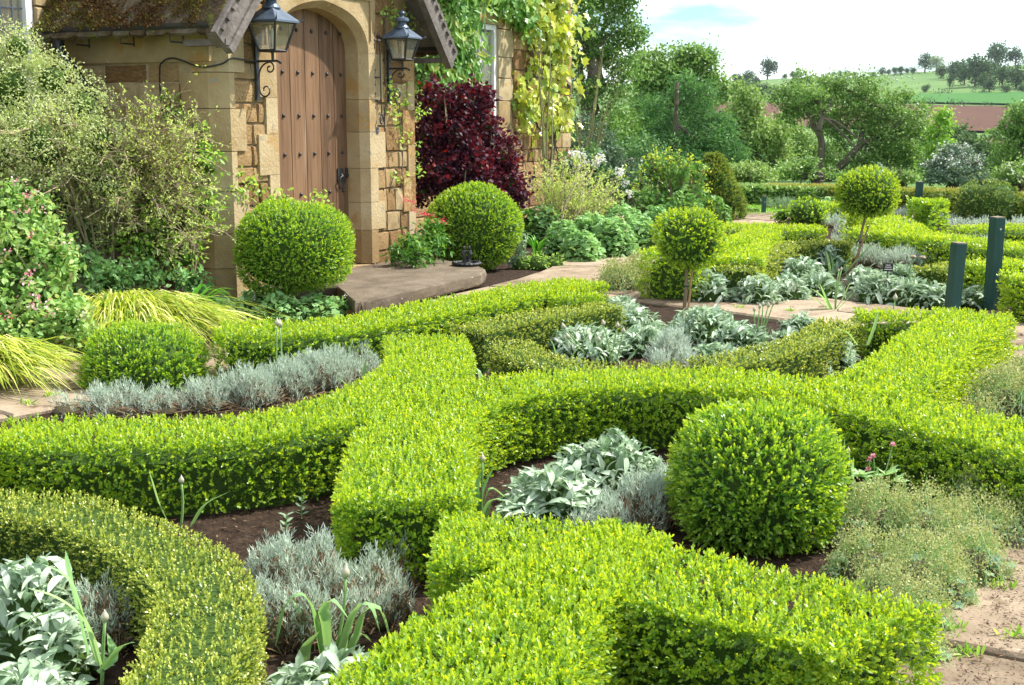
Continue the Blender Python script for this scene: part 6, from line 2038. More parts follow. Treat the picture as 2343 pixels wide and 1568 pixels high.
leafy('red_valerian', 'red valerian with crimson flower heads between the door jamb and the ball', 'plant',
      [LB(935, 560, 28, 12.8), LB(985, 555, 34, 13.0), LB(910, 580, 20, 12.7), LB(990, 520, 22, 13.1), LB(955, 585, 28, 12.6)], 120, 8, 0.06, 0.06, 0.026, 'creeper', tint=(0.2, 0.2), base=G(955, 600) + np.array((0, -0.1, 0.02)),
      extra=lambda r, C, l: blossoms(r, np.array([PY(x, y, 12.8) for x, y in ((928, 460), (945, 475), (960, 465), (972, 490), (985, 498), (1008, 495), (1000, 512), (935, 490), (1012, 505), (950, 455), (1020, 520))]), 'red', 20, 9, 0.024, 0.018, lift=0.0))
# climbing rose on the right of the door, and rose sprigs at its left
wy = lambda px, off=0.06: (W0 + U * wall_s(px) + NV * off)[1]
def climber_rose(label, paths, spots, name='climbing_rose', per=16, rad=0.065):
    root = empty(name, (*PY(*paths[0][0], wy(paths[0][0][0], 0.1))[:2], 0), label, 'climber', None)
    a = Acc()
    for p in paths:
        pts = [PY(x, y, wy(min(x, 940), 0.08) + (0.0 if x < 940 else 0.15)) for x, y in p]
        a.tube(catmull(np.array(pts), 0.08), 0.0085, 5)
    a.build('stems', M['bark'], root)
    lv = Leaves()
    C = np.array([PY(x, y, wy(min(x, 940), 0.13) + (0 if x < 940 else 0.15)) for x, y in spots])
    cluster_leaves(lv, C, per, rad, 0.045, 0.026, T_OVAL, tint=(0.6, 0.2))
    lv.build('foliage', M['bright'], root)
climber_rose('climbing rose trained up the stones right of the door round the lantern', [[(905, 600), (880, 480), (878, 350), (882, 200), (880, 60), (885, 20)], [(905, 560), (920, 380), (915, 280), (900, 200)], [(890, 440), (900, 400), (905, 390)]],
             [(876, 30), (890, 25), (905, 35), (925, 28), (945, 30), (955, 45), (940, 60), (900, 48), (960, 35), (912, 62), (900, 205), (905, 240), (925, 210), (940, 200), (950, 215), (930, 230), (945, 250), (960, 265), (910, 320), (930, 310), (945, 330), (940, 350), (900, 400), (910, 405), (950, 400), (955, 385), (930, 410), (885, 210), (890, 235), (970, 250), (900, 265), (905, 290), (880, 190)])
climber_rose('young rose sprays against the stones at the left of the door', [[(590, 520), (570, 440), (540, 400)], [(620, 500), (625, 450), (640, 440)], [(700, 500), (715, 460), (735, 440)]],
             [(540, 395), (535, 420), (550, 430), (560, 450), (545, 455), (575, 420), (580, 455), (600, 460), (620, 435), (630, 455), (640, 440), (650, 460), (720, 455), (735, 445), (742, 465), (560, 410), (530, 440), (610, 475), (590, 440)])

leafy('smoke_bush', 'dark purple smoke bush with red tips between the door and the tall window', 'shrub',
      [LB(1000, 235, 42, 15.6), LB(1075, 240, 48, 15.8), LB(980, 310, 45, 15.5), LB(1045, 310, 55, 15.6), LB(1115, 300, 38, 15.9), LB(1000, 390, 55, 15.4), LB(1080, 385, 60, 15.5), LB(1150, 360, 40, 15.7), LB(1165, 425, 40, 15.6), LB(1110, 440, 45, 15.4), LB(965, 440, 28, 15.3), LB(1195, 455, 16, 15.6), LB(985, 205, 22, 15.6), LB(1100, 225, 24, 15.9), LB(1165, 330, 18, 15.9)],
      1150, 10, 0.085, 0.055, 0.042, 'smoke', tint=(0.32, 0.27), shell=0.55, base=np.array((-0.55, 15.6, 0)), srad=0.02)

def wall_creeper(label, lobes, nclus, per, L, mat, tmpl, name='wall_creeper', vines=()):
    c = [LB(px, py, r, (W0 + NV * NM + U * wall_s(px, NM))[1] - 0.12, ry=0.16) for px, py, r in lobes]
    lob = np.array(c)
    root = empty(name, (lob[0][0], lob[0][1], 0), label, 'climber', 'creepers on the house wall')
    C = lobe_points(lob, nclus, 0.2)
    lv = Leaves()
    n = len(C) * per
    P = np.repeat(C, per, 0) + rng.normal(size=(n, 3)) * (0.15, 0.06, 0.14)
    ss = (P - W0) @ U
    P = P[~((ss > SW0 - 0.02) & (ss < SW1 + 0.45) & (P[:, 2] < WZ1 + 0.12))]
    n0, n = n, len(P)
    D = unit(np.array((0.1, -0.1, -0.9)) + rng.normal(size=(n, 3)) * 0.55)
    N = unit(NV * 0.8 + np.array((0, -0.25, 0.45)) + rng.normal(size=(n, 3)) * 0.4)
    l = L * rng.uniform(0.6, 1.25, n)
    lv.add(P, D, N, l, l * 0.8 if tmpl is T_LOBED else l * 0.42, np.clip(0.48 + 0.2 * np.sin(P[:, 0] * 7 + P[:, 2] * 9) + rng.normal(size=n) * 0.18, 0, 1), tmpl)
    lv.build('foliage', M[mat], root)
    a = Acc()
    for v in vines:
        pts = [PY(x, y, (W0 + NV * (NM + 0.08) + U * wall_s(min(x, 1300), NM))[1]) for x, y in v[0]]
        a.tube(catmull(np.array(pts), 0.1), v[1], 6)
    a.build('vines', M['bark'], root)
wall_creeper('green creeper hanging on the wall between the porch gable and the window', [(1000, 20, 45), (1045, 30, 40), (1055, 70, 28), (985, 80, 40), (1030, 100, 35), (1000, 140, 42), (1045, 150, 30), (965, 165, 26), (1065, 120, 14), (1010, 185, 30), (1060, 190, 16), (1085, 165, 7), (1070, -40, 50), (1000, -60, 70), (1085, 205, 8)], 520, 8, 0.13, 'creeper', T_OVAL, vines=[([(1010, 480), (1000, 300), (1020, 150), (1010, 0)], 0.02)])
wall_creeper('golden leaved creeper covering the house corner right of the window', [(1200, 20, 36), (1250, 20, 50), (1292, 50, 20), (1215, 75, 36), (1265, 85, 45), (1298, 120, 12), (1215, 140, 20), (1260, 150, 38), (1190, 185, 18), (1240, 185, 18), (1290, 190, 18), (1185, 220, 14), (1215, 215, 20), (1282, 240, 20), (1195, 255, 22), (1235, 235, 16), (1255, 265, 14), (1280, 285, 10), (1240, -40, 70), (1215, 300, 9)], 270, 7, 0.15, 'gold', T_LOBED,
             vines=[([(1255, 480), (1262, 350), (1300, 215), (1285, 185), (1240, 165), (1215, 130), (1225, 60)], 0.045), ([(1300, 215), (1260, 200), (1230, 175), (1200, 190)], 0.035), ([(1225, 420), (1215, 300), (1240, 240)], 0.012), ([(1280, 420), (1270, 330), (1230, 290), (1225, 260)], 0.012)])
wall_creeper('dark green creeper strand over the window lintel', [(1130, -20, 30), (1150, 20, 22), (1160, 45, 14), (1140, 60, 8), (1175, 60, 16), (1180, 10, 22)], 90, 8, 0.13, 'creeper', T_LOBED, vines=[([(1200, 0), (1170, 20), (1140, 10)], 0.02)])

# twiggy shrubs and small trees right of the door
tp = poly_tips([(1225, 480), (1225, 400), (1270, 350), (1340, 345), (1420, 400), (1445, 470), (1400, 520), (1260, 540)], 75, 17.2, 0.55)
twiggy('twiggy_spiraea', 'grey twiggy shrub with small leaves right of the smoke bush', G(1290, 590) * np.array((1, 1, 0)) + np.array((0.05, 1.4, 0)), tp, 'spiraea', 0.036, r0=0.012, sub=13, sublen=0.26, leaves=9, spread=0.1, subr=0.0026)
leafy('white_rhododendron', 'white flowering bush behind the grey twiggy shrub', 'shrub', [LB(1300, 380, 38, 19.5), LB(1350, 385, 42, 19.5), LB(1400, 415, 36, 19.4), LB(1430, 445, 28, 19.3), LB(1340, 440, 60, 19.4)], 220, 8, 0.09, 0.09, 0.04, 'tree_dark', tint=(0.5, 0.2),
      extra=lambda r, C, l: blossoms(r, np.array([PY(x + rng.normal() * 6, y + rng.normal() * 6, 19.15) for x, y in ((1300, 350), (1320, 352), (1345, 350), (1360, 365), (1378, 362), (1395, 378), (1408, 398), (1420, 402), (1290, 362), (1335, 365), (1430, 420), (1425, 440), (1375, 385))]), 'white', 46, 11, 0.045, 0.036, lift=0.0))
def bare_tree(label, base, top, spreadpx, Y, n, mat='greentwig'):
    b = PY(*base, Y)
    tips = [PY(top[0] + rng.uniform(-spreadpx, spreadpx), top[1] + rng.uniform(0, 120) * rng.random(), Y + rng.uniform(-0.5, 0.5)) for _ in range(n)]
    bb = np.array((b[0], b[1], min(0, float(ground_z(b[0], b[1])))))
    twiggy('young_tree', label, bb, tips, 'spiraea', 0.045, smat=mat, r0=0.022, sub=8, sublen=0.4, leaves=1, cat='tree', spread=0.05, sag=-0.02, group='slender young trees by the house corner')
bare_tree('slender bare stemmed tree in front of the golden creeper', (1258, 470), (1240, 40), 45, 19.0, 5)
bare_tree('slender bare tree standing free right of the house corner', (1330, 450), (1365, 110), 75, 23.5, 11)

# shrubby spurge with lime flower heads
tp = [PY(x, y, 19.0 + rng.uniform(-0.4, 0.4)) for x, y in ((1485, 355), (1500, 345), (1515, 360), (1530, 345), (1550, 350), (1565, 370), (1580, 360), (1600, 375), (1615, 385), (1595, 400), (1470, 380), (1475, 410), (1545, 380), (1520, 390), (1620, 420), (1625, 460), (1500, 400), (1560, 410), (1455, 420), (1600, 430), (1535, 365), (1510, 375), (1575, 385))]
def spurge_extra(root, LP):
    lv = Leaves()
    C = np.array(tp)
    cluster_leaves(lv, np.repeat(C, 2, 0) + np.tile(((0, 0, 0), (-0.01, 0, -0.08)), (len(C), 1)), 14, 0.055, 0.036, 0.028, T_OVAL, tint=(0.5, 0.3))
    lv.build('flower_heads', M['euphflower'], root)
twiggy('spurge_bush', 'shrubby spurge with many leaning stems and lime green heads before the yew cone', np.array((PY(1540, 500, 19.0)[0] - 0.1, 19.0, 0)), tp, 'euph', 0.085, smat='barkpale', r0=0.014, sub=12, sublen=0.16, leaves=10, tmpl=T_DIA, spread=0.28, sag=0.04, extra=spurge_extra, subr=0.006)

# yew cone
c = PY(1640, 440, 20.6)
root = empty('yew_cone', (c[0], 20.6, 0), 'old clipped yew cone with yellowish new growth beside the lawn', 'topiary')
P, Nn = [], []
n = 3600
zz = rng.random(n)
th = rng.uniform(0, 2 * pi, n)
zt = PY(1630, 355, 20.6)[2]
rr = (0.36 * (1 - zz ** 2.2) + 0.07) * (1 + 0.10 * np.sin(th * 3 + zz * 9))
P = np.stack((c[0] - 0.08 * zz + rr * np.cos(th), 20.6 + rr * np.sin(th), zz * zt), 1)
Nn = unit(np.stack((np.cos(th), np.sin(th), 0.4 + zz * 0), 1))
kk = thin(P, Nn)
P, Nn, n = P[kk], Nn[kk], int(kk.sum())
lv = Leaves()
shoots(lv, P - Nn * rng.uniform(0, 0.06, (n, 1)), Nn, 8, 0.05, 0.016, 0.06)
lv.build('foliage', M['yew'], root)
a = Acc()
a.lathe((c[0], 20.6, 0), [(0.30, 0), (0.30, zt * 0.4), (0.19, zt * 0.7), (0.04, zt * 0.92)], 14)
a.build('twig_core', M['twigcore'], root, smooth=True)

# ------------------------------------------------------------------ hedges and shrubs at the end of the garden
BK = dict(dens=520, nleaf=6, span=0.05, cat='hedge')
hedge('laurel_hedge', 'glossy laurel hedge along the far side of the lawn', [(1640, 428), (1690, 428), (1760, 430), (1850, 432), (1885, 435)], 0.4, 0.32, leaf=(0.075, 0.035), mat='laurel', **BK)
hedge('yew_hedge', 'brown topped yew hedge behind the laurel, below the spreading tree', [(1760, 424), (1850, 427), (1920, 429), (1960, 430)], 0.3, 0.36, leaf=(0.05, 0.02), mat='yew', tint=(0.4, 1.1), group='yew hedges closing the garden', **BK)
hedge('yew_hedge', 'long yew hedge with a brown flat top behind the square green post', [(1950, 433), (2060, 434), (2200, 439), (2342, 447), (2500, 452)], 0.35, 0.44, leaf=(0.05, 0.02), mat='yew', tint=(0.35, 0.95), group='yew hedges closing the garden', **BK)
hedge('box_block', 'square cut box block right of the square green post', [(2096, 462), (2122, 462), (2150, 463)], 0.35, 0.5, leaf=(0.045, 0.022), mat='boxball', **BK)
ground_cover('yellow flowering bush beyond the rosemary at the lawn edge', [px_dome(1860, 462, 40, 424), px_dome(1900, 462, 35, 430), px_dome(1930, 470, 30, 440)], 160, 0.10, 'variegated', T_OVAL, name='border_plant', wf=0.5)
ground_cover('grey green mixed planting left of the farther lollipop head', [px_dome(1900, 490, 40, 452), px_dome(1940, 480, 30, 445), px_dome(2060, 470, 30, 448), px_dome(1870, 480, 30, 455)], 160, 0.10, 'geranium', T_OVAL, name='border_plant', wf=0.5)
ground_cover('small reddish heather clump on the lawn edge beside the short post', [px_dome(1712, 488, 18, 473), px_dome(1730, 487, 12, 474)], 300, 0.05, 'smoke', T_DIA, name='heather', wf=0.4, tint=(0.7, 0.3))

# ------------------------------------------------------------------ green posts, plant label, lamp post
def post(label, base, top, wpx, Y, bolt=True, shear=0.0):
    b, t = PY(*base, Y), PY(*top, Y)
    b = np.array((b[0], b[1], -0.05)) if b[2] > -0.05 else b
    b[2] = -0.05
    w = wpx * Y / FPX / 2 * 0.74
    ax = unit(t - b)
    yaw = math.radians(14)
    ex = unit(np.cross(np.array((math.sin(yaw) * -1, math.cos(yaw), 0)), ax)) * 1.0
    ey = unit(np.cross(ax, ex))
    root = empty('green_post', (b[0], b[1], 0), label, 'post', 'dark green wooden posts')
    a = Acc()
    h = np.linalg.norm(t - b)
    V, lev = [], [(0, 1.0), (h - 0.012, 1.0), (h - 0.002, 0.95)]
    for z, s in lev:
        for x, y in ((-1, -1), (-0.9, -1), (0.9, -1), (1, -0.9), (1, 1), (-1, 1)):
            V.append(b + ax * z + ex * x * w * s + ey * y * w * s)
    F = [(r * 6 + i, r * 6 + (i + 1) % 6, r * 6 + 6 + (i + 1) % 6, r * 6 + 6 + i) for r in range(2) for i in range(6)]
    a.add(V, F)
    a.build('shaft', M['postgreen'], root)
    a = Acc()
    V = [b + ax * (h + z) + ex * x * w * s + ey * y * w * s for z, s in ((-0.004, 0.95), (0.003, 0.93)) for x, y in ((-1, -1), (1, -1), (1, 1), (-1, 1))]
    a.add(V, [(4, 5, 6, 7)] + [(i, (i + 1) % 4, 4 + (i + 1) % 4, 4 + i) for i in range(4)])
    a.build('end_grain', M['endgrain'], root)
    if bolt:
        a = Acc()
        o = t - ax * 0.10 - ey * (w + 0.001)
        a.tube([o, o - ey * 0.006], 0.010, 10)
        a.build('bolt', M['steel'], root)
post('leaning dark green post behind the broad box hedge', (2174, 745), (2194, 556), 36, 10.3, bolt=False)
post('tallest dark green post with a bright bolt near its top', (2265, 722), (2282, 497), 35, 10.9)
post('short dark green post at the edge of the lawn', (1746, 490), (1748, 449), 11, 21.9)
post('square green post far back in front of the yew hedge', (2098, 485), (2104, 416), 17, 21.0, bolt=False)

g = G(2031, 700)
lc = PY(2031, 612, g[1])
root = empty('plant_label', g, 'small black plant label with white print standing in the lamb ears', 'label')
a = Acc()
a.box(lc, (0.045, 0.003, 0.036))
a.build('plate', M['black'], root)
a = Acc()
a.box((lc[0], lc[1] + 0.004, lc[2] / 2), (0.008, 0.003, lc[2] / 2))
a.build('stake', M['oldoak'], root)
a = Acc()
for z, x0, x1 in ((0.020, -0.022, 0.022), (0.002, -0.026, 0.026), (-0.018, -0.034, 0.034)):
    x = x0
    while x < x1:
        w = random.uniform(0.003, 0.006)
        a.box((lc[0] + x + w / 2, lc[1] - 0.0042, lc[2] + z), (w / 2 * 0.8, 0.0006, random.uniform(0.0025, 0.004)))
        x += w
a.build('print', M['letter'], root)

lp = PY(2013, 405, 25.0)
root = empty('garden_lamp', (lp[0], 25.0, 0), 'blue grey garden lamp cap peeping over the farther lollipop tree', 'lamp')
zt = PY(2013, 374, 25.0)[2]
a = Acc()
a.tube([(lp[0], 25, 0), (lp[0], 25, zt - 0.42)], 0.03, 8)
a.build('pole', M['postgreen'], root)
a = Acc()
a.lathe((lp[0], 25, zt - 0.18), [(0.16, 0), (0.10, 0.05), (0.06, 0.07), (0.065, 0.10), (0.03, 0.12), (0.035, 0.14), (0.01, 0.16), (0.001, 0.18)], 12)
a.build('lamp_cap', M['lamproof'], root)
a = Acc()
for q in range(4):
    th = q * pi / 2 + pi / 4
    a.tube([(lp[0] + 0.07 * math.cos(th), 25 + 0.07 * math.sin(th), zt - 0.42), (lp[0] + 0.14 * math.cos(th), 25 + 0.14 * math.sin(th), zt - 0.18)], 0.010, 4)
a.lathe((lp[0], 25, zt - 0.44), [(0.03, 0), (0.10, 0.02), (0.09, 0.03)], 8)
a.build('lamp_frame', M['iron'], root)
a = Acc()
a.lathe((lp[0], 25, zt - 0.41), [(0.065, 0), (0.13, 0.225)], 4)
a.build('pane', M['glass'], root)

# ------------------------------------------------------------------ trees behind the garden
def tree(name, label, Y, lobes, nclus, per, rad, L, W, mat, trunk=None, tr=0.15, tmpl=T_DIA, group=None, tint=(0.45, 0.2), shell=0.4, depth=1.0, upb=0.5, limbpaths=(), bark='bark', cat='tree', ntips=10, extra=None):
    lob = np.array([LB(px, py, r, Y, dy=rng.uniform(-1, 1) * r * Y / FPX * depth) for px, py, r in lobes])
    if trunk is None:
        m = np.mean([l[0] for l in lobes])
        trunk = ((m, None), (m, np.mean([l[1] for l in lobes])))
    bx = PY(trunk[0][0], 430, Y)
    gz = float(ground_z(bx[0], Y))
    base = np.array((bx[0], Y, gz))
    root = empty(name, base, label, cat, group)
    sub = []
    for l in lob:
        for _ in range(4):
            u = rand_unit(1)[0]
            k = rng.uniform(0.28, 0.5)
            sub.append(np.concatenate((l[:3] + u * l[3:] * rng.uniform(0.75, 1.12), l[3:] * k)))
    lob = np.vstack((lob * np.array((1, 1, 1, 0.9, 0.9, 0.9)), sub))
    C = lobe_points(lob, int(nclus * 0.62), shell)
    C = C[C[:, 2] > gz + 0.15]
    lv = Leaves()
    cluster_leaves(lv, C, int(per * 1.35), rad * 0.72, L * 1.12, W * 1.12, tmpl, upb=upb, tint=(tint[0], tint[1] * 1.2), flat=0.6)
    k = rng.integers(0, len(C), len(C) // 3)
    cluster_leaves(lv, C[k], per // 2, rad * 1.4, L, W, tmpl, upb=upb, tint=tint)
    lv.build('crown', M[mat], root)
    a = Acc()
    top = PY(trunk[1][0], trunk[1][1], Y)
    if limbpaths:
        for pts, r0, r1 in limbpaths:
            q = [PY(x, y, Y + d) for x, y, d in pts]
            if pts[0][1] >= 425: q[0][2] = float(ground_z(q[0][0], q[0][1])) - 0.1
            q = catmull(np.array(q), 0.25)
            a.tube(q, np.linspace(r0, r1, len(q)), 8)
    else:
        limbs(a, base - np.array((0, 0, 0.1)), top, tr, [C[rng.integers(len(C))] for _ in range(ntips)], jit=0.05)
    # boughs into the crown
    if limbpaths:
        for _ in range(26 if len(limbpaths) > 4 else 0):
            c = C[rng.integers(len(C))]
            pts, r0, r1 = limbpaths[rng.integers(len(limbpaths))]
            x, y, d = pts[rng.integers(1, len(pts))]
            s = PY(x, y, Y + d)
            if np.linalg.norm(c - s) < 2.2:
                a.tube(arc_pts(s, c, (0, 0, 0.15), 6, 0.05), np.linspace(0.05, 0.012, 6), 5)
    a.build('trunk', M[bark], root)
    if extra: extra(root, C)
    return root

TG = 'trees of the wood behind the house corner'
tree('broadleaf_tree', 'tall broadleaf tree reaching out of the top edge beside the house corner', 34, [(1365, 30, 62), (1425, 60, 42), (1450, 90, 26), (1335, 110, 55), (1400, 130, 50), (1325, 210, 50), (1380, 230, 55), (1430, 170, 34), (1415, 290, 50), (1345, 310, 50), (1345, -60, 90), (1425, -20, 40), (1440, 20, 20), (1460, 75, 14), (1310, 30, 60), (1300, 130, 40)], 1500, 18, 0.26, 0.085, 0.05, 'tree', ((1345, 430), (1350, 60)), 0.28, group=TG, tint=(0.38, 0.22))
tree('broadleaf_tree', 'rounded broadleaf tree right of the tall tree with an uneven skyline', 47, [(1480, 140, 30), (1500, 205, 52), (1560, 155, 42), (1600, 140, 30), (1630, 185, 34), (1585, 230, 50), (1655, 220, 28), (1520, 290, 60), (1460, 260, 45), (1445, 330, 50), (1620, 135, 18), (1585, 126, 16), (1475, 128, 14), (1490, 180, 40), (1535, 185, 45), (1570, 150, 22), (1520, 150, 14), (1555, 215, 50)], 2000, 17, 0.36, 0.13, 0.075, 'tree', ((1520, 430), (1540, 200)), 0.3, group=TG, tint=(0.5, 0.22))
tree('dark_conifer', 'dark drooping conifer with a bare leaning trunk before the broadleaf trees', 36, [(1500, 255, 34), (1560, 195, 28), (1595, 235, 42), (1560, 300, 52), (1620, 300, 52), (1655, 285, 32), (1500, 335, 46), (1560, 360, 62), (1630, 360, 46), (1585, 200, 22), (1510, 390, 46), (1680, 340, 30)], 1100, 22, 0.26, 0.13, 0.03, 'conifer', ((1545, 430), (1550, 185)), 0.13, group=None, tint=(0.45, 0.25), upb=0.2,
     limbpaths=[([(1543, 430, 0), (1545, 310, -0.7), (1547, 240, -0.8), (1549, 190, -0.6)], 0.11, 0.05), ([(1547, 285, -0.5), (1580, 310, -0.7), (1610, 345, -0.5)], 0.05, 0.02), ([(1547, 240, -0.4), (1600, 215, 0), (1640, 230, 0)], 0.04, 0.015)])
tree('pale_tree', 'pale billowing tree between the conifer and the spreading tree', 45, [(1690, 270, 44), (1720, 225, 28), (1745, 300, 42), (1700, 340, 50), (1775, 345, 34), (1660, 380, 40), (1790, 390, 34), (1740, 380, 40), (1700, 200, 16)], 1100, 16, 0.32, 0.12, 0.07, 'tree_pale', group=None, tint=(0.5, 0.2))
tree('blue_holly', 'dusky blue green evergreen at the foot of the free standing bare tree', 27, [(1345, 300, 38), (1380, 330, 34), (1330, 350, 40), (1370, 390, 46), (1420, 400, 40)], 420, 14, 0.2, 0.08, 0.045, 'silver_tree', tint=(0.25, 0.2), group=None)
tree('dark_evergreen', 'dark green evergreen filling the gap below the tall tree', 31, [(1330, 400, 60), (1410, 370, 50), (1470, 350, 52), (1440, 420, 50), (1520, 420, 50), (1580, 430, 45), (1300, 330, 40)], 800, 16, 0.24, 0.09, 0.05, 'tree_dark', group=None, tint=(0.5, 0.22))
def white_flash(root, C): pass
tree('spreading_tree', 'old spreading tree with a forked crooked trunk in the middle distance', 38, [(1830, 185, 22), (1795, 225, 32), (1845, 225, 42), (1895, 205, 42), (1950, 200, 40), (1985, 178, 20), (2005, 225, 44), (2055, 235, 34), (2078, 275, 42), (2030, 290, 52), (1965, 270, 50), (1890, 270, 42), (1815, 262, 26), (2095, 320, 42), (2050, 350, 46), (1985, 350, 42), (1925, 320, 34), (2095, 365, 32), (2020, 390, 40), (2105, 250, 24), (2130, 295, 22), (2075, 400, 34), (1820, 190, 12), (1985, 168, 12), (1900, 360, 20), (1945, 395, 26), (1930, 250, 40), (2010, 270, 40), (1870, 250, 40), (2030, 330, 40)], 2300, 18, 0.24, 0.08, 0.045, 'tree', ((1868, 430), (1875, 260)), 0.2, tint=(0.55, 0.24), shell=0.3, depth=1.3, upb=0.8,
     limbpaths=[([(1866, 430, -0.4), (1874, 380, -0.5), (1880, 330, -0.6), (1870, 300, -0.7), (1857, 288, -0.7), (1858, 272, -0.7), (1845, 260, -0.6), (1820, 248, -0.4)], 0.125, 0.045), ([(1873, 300, -1.0), (1880, 270, -0.9), (1898, 250, -0.6), (1905, 205, 0.0)], 0.09, 0.03), ([(1882, 430, 0.1), (1905, 395, -0.2), (1935, 370, -0.5), (1965, 335, -0.6), (2000, 315, -0.5), (2030, 305, -0.3)], 0.165, 0.05), ([(1940, 365, -0.5), (1980, 375, -0.7), (2010, 400, -0.7)], 0.08, 0.03), ([(1965, 335, -0.6), (1975, 290, -0.2), (1990, 240, 0)], 0.09, 0.02), ([(2000, 315, -0.5), (2050, 280, 0), (2080, 270, 0)], 0.08, 0.02), ([(2010, 350, -0.6), (2030, 380, -0.6), (2035, 400, -0.6)], 0.05, 0.02)])
tree('bright_tree', 'small bright green tree at the right end of the spreading tree', 36, [(2155, 268, 17), (2168, 282, 14), (2140, 300, 16), (2158, 330, 20), (2140, 350, 22), (2125, 380, 22)], 260, 14, 0.2, 0.09, 0.05, 'bright', tint=(0.3, 0.2))
tree('grey_evergreen', 'grey green evergreen dome dusted with creamy blossom', 30, [(2178, 375, 48), (2140, 395, 32), (2215, 395, 34), (2178, 350, 26), (2180, 410, 46), (2225, 425, 28), (2135, 430, 30)], 620, 16, 0.16, 0.075, 0.035, 'silver_tree', tint=(0.3, 0.22),
     extra=lambda r, C: blossoms(r, C, 'white', 120, 8, 0.08, 0.045, top=0.62))
tree('broadleaf_tree', 'tall broadleaf tree cut by the right edge of the picture', 40, [(2325, 290, 36), (2300, 335, 36), (2345, 340, 46), (2290, 385, 34), (2370, 280, 60), (2340, 400, 46), (2380, 380, 60), (2262, 395, 18)], 800, 16, 0.26, 0.10, 0.06, 'tree', tint=(0.42, 0.2), group=TG)
tree('flowering_shrub', 'pale flecked shrub below the tree at the right edge', 29, [(2310, 405, 36), (2345, 400, 40), (2290, 430, 28), (2370, 430, 50)], 330, 14, 0.16, 0.07, 0.04, 'tree_pale', tint=(0.4, 0.25), cat='shrub', extra=lambda r, C: blossoms(r, C, 'white', 40, 6, 0.05, 0.05))
tree('understory_shrub', 'light bushy shrub at the back of the laurel hedge', 31, [(1665, 408, 28), (1700, 400, 32), (1745, 402, 32), (1640, 425, 24)], 420, 14, 0.17, 0.08, 0.04, 'tree_pale', tint=(0.45, 0.2), cat='shrub', group='shrubs behind the far hedges')
tree('understory_shrub', 'mid green shrub under the left limb of the spreading tree', 33, [(1800, 400, 34), (1835, 405, 30), (1850, 385, 26), (1905, 410, 26), (1940, 418, 26)], 520, 14, 0.18, 0.085, 0.045, 'tree', tint=(0.55, 0.2), cat='shrub', group='shrubs behind the far hedges')
tree('understory_shrub', 'soft green shrub behind the farther lollipop head', 32, [(1990, 415, 30), (2040, 415, 30), (2075, 420, 26), (2110, 430, 24)], 420, 14, 0.17, 0.08, 0.045, 'tree_pale', tint=(0.35, 0.2), cat='shrub', group='shrubs behind the far hedges')
tree('understory_shrub', 'low shrub in front of the right edge tree behind the yew dome', 31, [(2250, 430, 26), (2290, 440, 24), (2330, 440, 30)], 300, 14, 0.15, 0.07, 0.04, 'tree', tint=(0.5, 0.2), cat='shrub', group='shrubs behind the far hedges')
tree('valley_tree', 'thin olive tree in the valley left behind the spreading tree', 62, [(1795, 290, 26), (1825, 320, 32), (1790, 350, 36), (1850, 350, 36), (1900, 370, 34)], 520, 14, 0.45, 0.17, 0.09, 'tree_pale', tint=(0.3, 0.2), group='valley trees')
tree('valley_tree', 'hazy green tree in the valley below the ploughed field', 110, [(2225, 335, 22), (2245, 350, 28), (2210, 360, 26), (2255, 375, 28), (2205, 322, 12)], 420, 12, 0.75, 0.35, 0.2, 'hill_tree', tint=(0.7, 0.2), group='valley trees')
tree('valley_tree', 'distant valley tree left of the ploughed field end', 120, [(2185, 305, 18), (2200, 320, 18), (2170, 330, 26), (2150, 350, 26)], 320, 12, 0.75, 0.35, 0.2, 'hill_tree', tint=(0.8, 0.2), group='valley trees')

# ------------------------------------------------------------------ the far hillside
def hill_tree(label, px, py, r, pale=0.0, tall=1.0, group='trees on the far hillside', name='hillside_tree'):
    by = py + r * 0.95 * tall
    p = land(px, by)
    Y = p[1]
    R = r * (1.5 if r > 11 else 1.35) * Y / FPX
    root = empty(name, p, label, 'tree', group)
    lob = []
    for i in range(6):
        a_ = rng.uniform(0, 2 * pi)
        q = rng.uniform(0.15, 0.5)
        lob.append((p[0] + R * q * math.cos(a_), Y + R * q * math.sin(a_), p[2] + R * tall * rng.uniform(0.75, 1.45), R * rng.uniform(0.42, 0.62), R * 0.55, R * rng.uniform(0.4, 0.55) * tall))
    lob.append((p[0], Y, p[2] + R * tall, R * 0.75, R * 0.75, R * 0.75 * tall))
    lv = Leaves()
    C = lobe_points(lob, 130, 0.5)
    cluster_leaves(lv, C, 8, R * 0.22, R * 0.17, R * 0.12, T_DIA, tint=(0.42 + pale, 0.2))
    lv.build('crown', M['hill_tree'] if pale < 0.6 else M['silver_tree'], root)
    a = Acc()
    a.tube([p - np.array((0, 0, 0.3)), p + np.array((0, 0, R * tall * 0.9))], [R * 0.09, R * 0.05], 6)
    for _ in range(4):
        a.tube([p + np.array((0, 0, R * tall * 0.5)), C[rng.integers(len(C))]], [R * 0.04, R * 0.015], 4)
    a.build('trunk', M['bark'], root)

